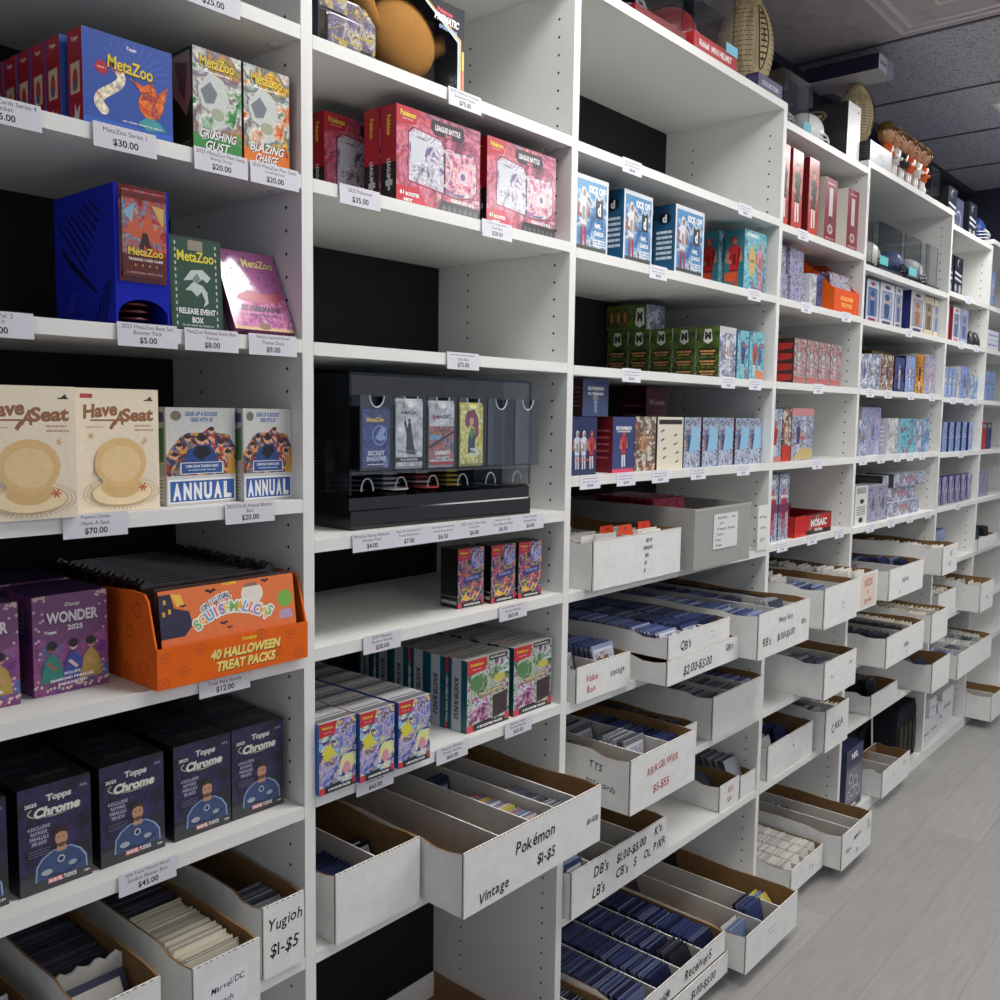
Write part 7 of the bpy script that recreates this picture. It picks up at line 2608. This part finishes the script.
goods('card_box', 3.016, 3.124, z, .022, .128, .08, plain((226, 226, 222), (200, 200, 204), extra=barcode), 'white box with barcode and black print against the fourth upright', ST5, allc=(216, 216, 214))
for k, x in enumerate((3.136, 3.232)):
    goods('card_box', x, x + .086, z, .022, .122, .08, plain('art_purple_art', (200, 200, 206), [(.5, (110, 110, 150), (190, 190, 206))]), 'silver lilac box, %s beside the barcode box' % ORD[k], ST5, allc=(200, 200, 206))
SW = 'stacked white boxes in the fifth bay'
for k, (x0, x1, dz, h, y, lb) in enumerate(((3.345, 3.700, 0, .052, .030, 'bottom long white box of the leaning stack'), (3.352, 3.690, .0525, .050, .040, 'middle long white box of the leaning stack'), (3.400, 3.755, .103, .050, .030, 'top long white box of the leaning stack'),
                                          (3.330, 3.395, .103, .045, .045, 'small dark ended box on the leaning stack'))):
    goods('card_box', x0, x1, z + dz, y, h, .10, plain('art_white_art', (60, 60, 64), title=[('TOPPS', .5, .3, .5, (190, 110, 120))] if k < 3 else None), lb, SW, allc=(214, 216, 224))
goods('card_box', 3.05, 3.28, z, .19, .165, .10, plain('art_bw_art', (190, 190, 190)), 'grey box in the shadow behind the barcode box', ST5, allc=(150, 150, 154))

# ---- bay five floor shelf: dark bag and a blue bucket box
z = .0415
m = MB()
prof = [(-.28, 0), (.28, 0), (.29, .06), (.285, .18), (.26, .235), (.20, .255), (-.20, .255), (-.26, .235), (-.285, .18), (-.29, .06)]
m.prism(prof, 'y', 0, .20, c(30, 31, 38), 'rough_plain')
m.prism([(.045, 0), (.285, 0), (.285, .19), (.26, .225), (.10, .225), (.06, .20)], 'y', -.105, -.0005, c(34, 35, 42), 'rough_plain')
for k in range(4):
    m.box(.075 + .052 * k, .110 + .052 * k, -.113, -.1055, .03, .15, c(62, 60, 50), 'rough_plain')
m.tube([(-.20, -.008, .20), (-.18, -.014, .16), (-.10, -.016, .14), (-.02, -.014, .16), (.0, -.008, .20)], .008, c(22, 22, 26), 'rough_plain', 8)
tag(m.build('duffel_bag', None, (3.515, .130, z)), 'dark soft sided bag on the floor shelf of the fifth bay', 'bag')
m = MB(); m.box(0, .14, 0, .04, 0, .028, c(196, 200, 206), 'plastic')
o = m.build('card_bundle', None, (3.34, .17, z + .2568)); o.rotation_euler = (0, 0, .4)
tag(o, 'bundle of clear holders lying on the dark bag', 'card bundle')
m = MB(); m.box(0, .016, 0, .002, 0, .275, c(226, 226, 226), 'paper')
o = m.build('loose_card', None, (3.539, .100, z + .002)); o.rotation_euler = (-.05, 0, 0)
tag(o, 'white card sticking up at a slant in front of the dark bag', 'card')


def paint_bucket(m, w, d, h):
    p = front_panel(m, w, h)
    p.rect(0, 0, 1, 1, c(70, 74, 90))
    p.rect(.03, .12, .97, .66, c(120, 122, 136))
    for x, y, r in ((.3, .5, .12), (.6, .42, .14), (.4, .28, .13), (.75, .25, .12), (.2, .25, .1)):
        p.ell(x, y, r, r * .7, c(200, 196, 196))
        p.ell(x, y, r * .7, r * .45, c(110, 90, 110))
    p.rect(0, .72, 1, 1, c(30, 40, 90))
    p.text('NFL', .5, .86, w=w * .4, h=h * .1, col=W_, bold=.05)
    p.rect(0, 0, 1, .10, c(40, 40, 48)); p.text('NFL', .55, .05, w=w * .3, h=h * .05, col=W_, bold=.05)
    t = top_panel(m, w, d, h)
    t.rect(0, 0, 1, 1, c(34, 42, 84)); t.ring(.65, .6, .1, .1, .03, c(200, 206, 220))


carton('toy_box', .150, .13, .215, {'all': c(50, 56, 90), 'top': c(34, 42, 84)}, paint_bucket, (3.03, .012, z), 'navy and grey boxed set standing against the fourth upright on the floor shelf', 'toy box')

# ---- bay six shelves
ST6 = 'boxed goods in the sixth bay'
z = 1.669
for k, (x0, x1, lb, col_) in enumerate(((3.842, 3.930, 'red and white figure box against the fifth upright', ((226, 206, 214), (120, 70, 90), (60, 60, 100), (230, 226, 232), (150, 30, 50))),
                                       (3.985, 4.085, 'white framed figure box with a red side, sixth bay', ((224, 224, 230), (110, 124, 150), (90, 100, 140), (200, 120, 130), (170, 40, 54))),
                                       (4.092, 4.20, 'blue window boxed figure in the sixth bay', ((170, 180, 206), (110, 124, 160), (80, 90, 140), (190, 200, 220), (100, 110, 150))))):
    goods('figure_box', x0, x1, z, .025, (.130, .138, .140)[k], .08, window_fig(col_), lb, ST6, 'figure box', allc=col_[4])
for k in range(2):
    m = MB()
    m.tube([(0, 0, 0), (0, 0, .03), (0, 0, .05), (0, 0, .062)], [.024, .022, .013, .004], c(46, 44, 50), 'plastic', 12)
    tag(m.build('figurine', None, (4.255 + .07 * k, .03, z), smooth=True), 'small dark figurine %s the sixth upright on the figure shelf' % ('second from', 'next to')[k], 'figurine', ST6)
z = 1.448
bw = goods('card_box', 3.840, 3.895, z, .022, .118, .06, plain('art_bluebox_art', (150, 160, 190), [(.5, (226, 230, 240), (206, 212, 230))]), 'blue and white player box against the fifth upright', ST6, allc=(150, 160, 190))
for k in range(1, 4):
    again(bw, (3.840 + .059 * k, .022, z), 'blue and white player box, %s from the fifth upright' % ORD[k])
goods('card_box', 4.082, 4.118, z, .022, .112, .06, plain('art_bw_art', (220, 220, 220)), 'narrow black and white box in the blue and white row', ST6, allc=(220, 220, 222))
goods('card_box', 4.125, 4.255, z, .022, .132, .06, plain('art_bluebox_art', (220, 220, 226), [(.5, (90, 110, 170), (200, 206, 220))]), 'wider blue box with a white edge in the blue and white row', ST6, allc=(214, 216, 224))
goods('card_box', 4.262, 4.318, z, .022, .104, .06, plain('art_white_art', (220, 200, 206)), 'pinkish white box near the sixth upright', ST6, allc=(226, 210, 214))
goods('card_box', 4.322, 4.394, z, .022, .100, .06, plain('art_sport_blue', (120, 130, 160)), 'grey blue box against the sixth upright', ST6)
goods('card_box', 3.90, 4.13, z, .11, .145, .09, plain((206, 196, 90), (150, 150, 70), title=[('PANINI', .9, .5, .06, (60, 60, 40))]), 'yellow topped box behind the blue and white row', ST6, allc=(200, 190, 90), top=(226, 214, 110))
z = 1.232
bq = goods('card_box', 3.840, 3.905, z, .022, .120, .07, plain('art_bluebox_art', (40, 46, 90), [(.5, (170, 190, 230), (120, 140, 210))], band=(.45, .52, (170, 180, 220))), 'blue box first from the fifth upright, one of six', ST6, allc=(60, 76, 150))
for k, x in enumerate((3.922, 4.015, 4.108, 4.200, 4.300)):
    again(bq, (x, .022, z), 'blue box %s from the fifth upright, one of six' % ORD[k + 1])
for k in range(2):
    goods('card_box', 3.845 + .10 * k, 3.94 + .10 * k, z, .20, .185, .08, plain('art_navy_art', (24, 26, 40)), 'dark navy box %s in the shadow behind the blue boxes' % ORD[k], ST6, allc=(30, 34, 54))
z = 1.018
for k in range(6):
    foil_pack('hanging_pack', .082, .118, lambda p, w, h: p.art(.03, .03, .97, .97, 'art_purplepack_art'), (3.842 + .090 * k, .030, z + .0005), 'purple pack with a pale foot, %s from the fifth upright' % ORD[k], 'purple packs in the sixth bay', col=c(80, 66, 120), puff=.014)
z = .7875
bt = goods('card_box', 3.838, 3.898, z, .05, .112, .07, plain('art_bluebox_art', (50, 80, 130)), 'bright blue box first behind the pulled out white box, sixth bay', ST6, allc=(60, 100, 160))
for k in range(1, 6):
    again(bt, (3.838 + .064 * k, .05 + .004 * k, z), 'bright blue box %s behind the pulled out white box, sixth bay' % ORD[k])
z = .0415
WB = 'small white cartons on the floor shelf of the sixth bay'
for k, (x, y, dz, w, d, h, lb) in enumerate(((3.85, .01, 0, .10, .16, .10, 'lower white carton against the fifth upright'), (3.85, .05, .1002, .13, .20, .13, 'upper white carton against the fifth upright'),
                                            (3.965, .02, 0, .14, .20, .085, 'lower white carton in the middle of the floor shelf'), (4.00, .03, .0852, .09, .12, .08, 'narrow white carton on the middle carton'), (4.21, .04, 0, .17, .22, .150, 'large white carton by the sixth upright'),
                                            (4.12, .03, 0, .075, .16, .115, 'upright white carton beside the large one'))):
    goods('white_carton', x, x + w, z + dz, y, h, d, lambda m, w_, d_, h_: front_panel(m, w_, h_).fine(.2, .8, .5, .12, c(150, 150, 160), 3), lb, WB, 'box', allc=(222, 222, 226))

# ---- the sliver of the last bay that shows
ST7 = 'boxed goods in the last bay'
bz = goods('card_box', 4.424, 4.50, 1.852, .022, .16, .10, plain('art_bluebox_art', (90, 100, 150), [(.5, (200, 206, 226), (140, 150, 200))]), 'tall blue grey box against the sixth upright, last bay', ST7)
again(bz, (4.508, .022, 1.852), 'tall blue grey box second from the sixth upright, last bay')
for k in range(2):
    goods('white_tray', 4.424, 4.62, 1.669 + .042 * k, .004, .040, .2, plain((226, 230, 242), (200, 204, 214), extra=lambda p, w, h: p.fine(.1, .9, .5, .18, c(130, 140, 190), 3)), '%s flat white carton of the pair in the last bay' % ('lower', 'upper')[k], ST7, 'box', allc=(220, 224, 236))
for k in range(3):
    goods('card_box', 4.424 + .085 * k, 4.505 + .085 * k, 1.448, .022, .130, .08, plain('art_bluebox_art', (110, 126, 190)), 'pale blue box %s from the sixth upright in the last bay' % ORD[k], ST7, allc=(110, 126, 190))
    goods('card_box', 4.424 + .085 * k, 4.505 + .085 * k, 1.232, .022, .120, .08, plain('art_red_art' if k == 1 else 'art_navy_art', (40, 30, 36), extra=lambda p, w, h: p.rect(.15, .8, .85, .92, c(150, 150, 140))), 'dark box %s from the sixth upright in the last bay' % ORD[k], ST7, allc=(46, 34, 40))
    goods('card_box', 4.424 + .085 * k, 4.505 + .085 * k, 1.018, .022, .12, .08, plain('art_white_art' if k == 0 else 'art_purple_art', (150, 150, 170), band=(.05, .35, (150, 190, 230)) if k == 0 else None), 'pale pack like box %s from the sixth upright in the last bay' % ORD[k], ST7, allc=(170, 170, 186))


# ================================================================ trading cards: the 300 nearest are objects, the rest one mass
cp = cam.matrix_world.translation
CARDS.sort(key=lambda q: (q[0] - cp).length)
seen = CARDS[:300]
rest = CARDS[300:]
for pos, rz, lean, kind, var, w, h, label, group, cat in seen:
    o = link('trading_card', card_mesh(kind, var, w, h), None, pos, (-lean, 0, rz))
    tag(o, label, cat, group)
m = MB()
for pos, rz, lean, kind, var, w, h, label, group, cat in rest:
    cols, edge, a = CK[kind]
    t = .0018 if kind in ('white', 'cream', 'color') else .0026
    T = Matrix.Translation(pos) @ Euler((-lean, 0, rz)).to_matrix().to_4x4()
    m.box(0, w, 0, t, 0, h, cols[var], 'plastic', {'top': edge if var % 2 == 0 else cols[(var + 2) % 4], 'front': c(96, 102, 130) if var == 1 and kind == 'blue' else cols[var]}, tf=T)
tag(m.build('packed_cards'), 'trading cards packed in the white boxes farther along the shelves', 'trading cards', kind='stuff')
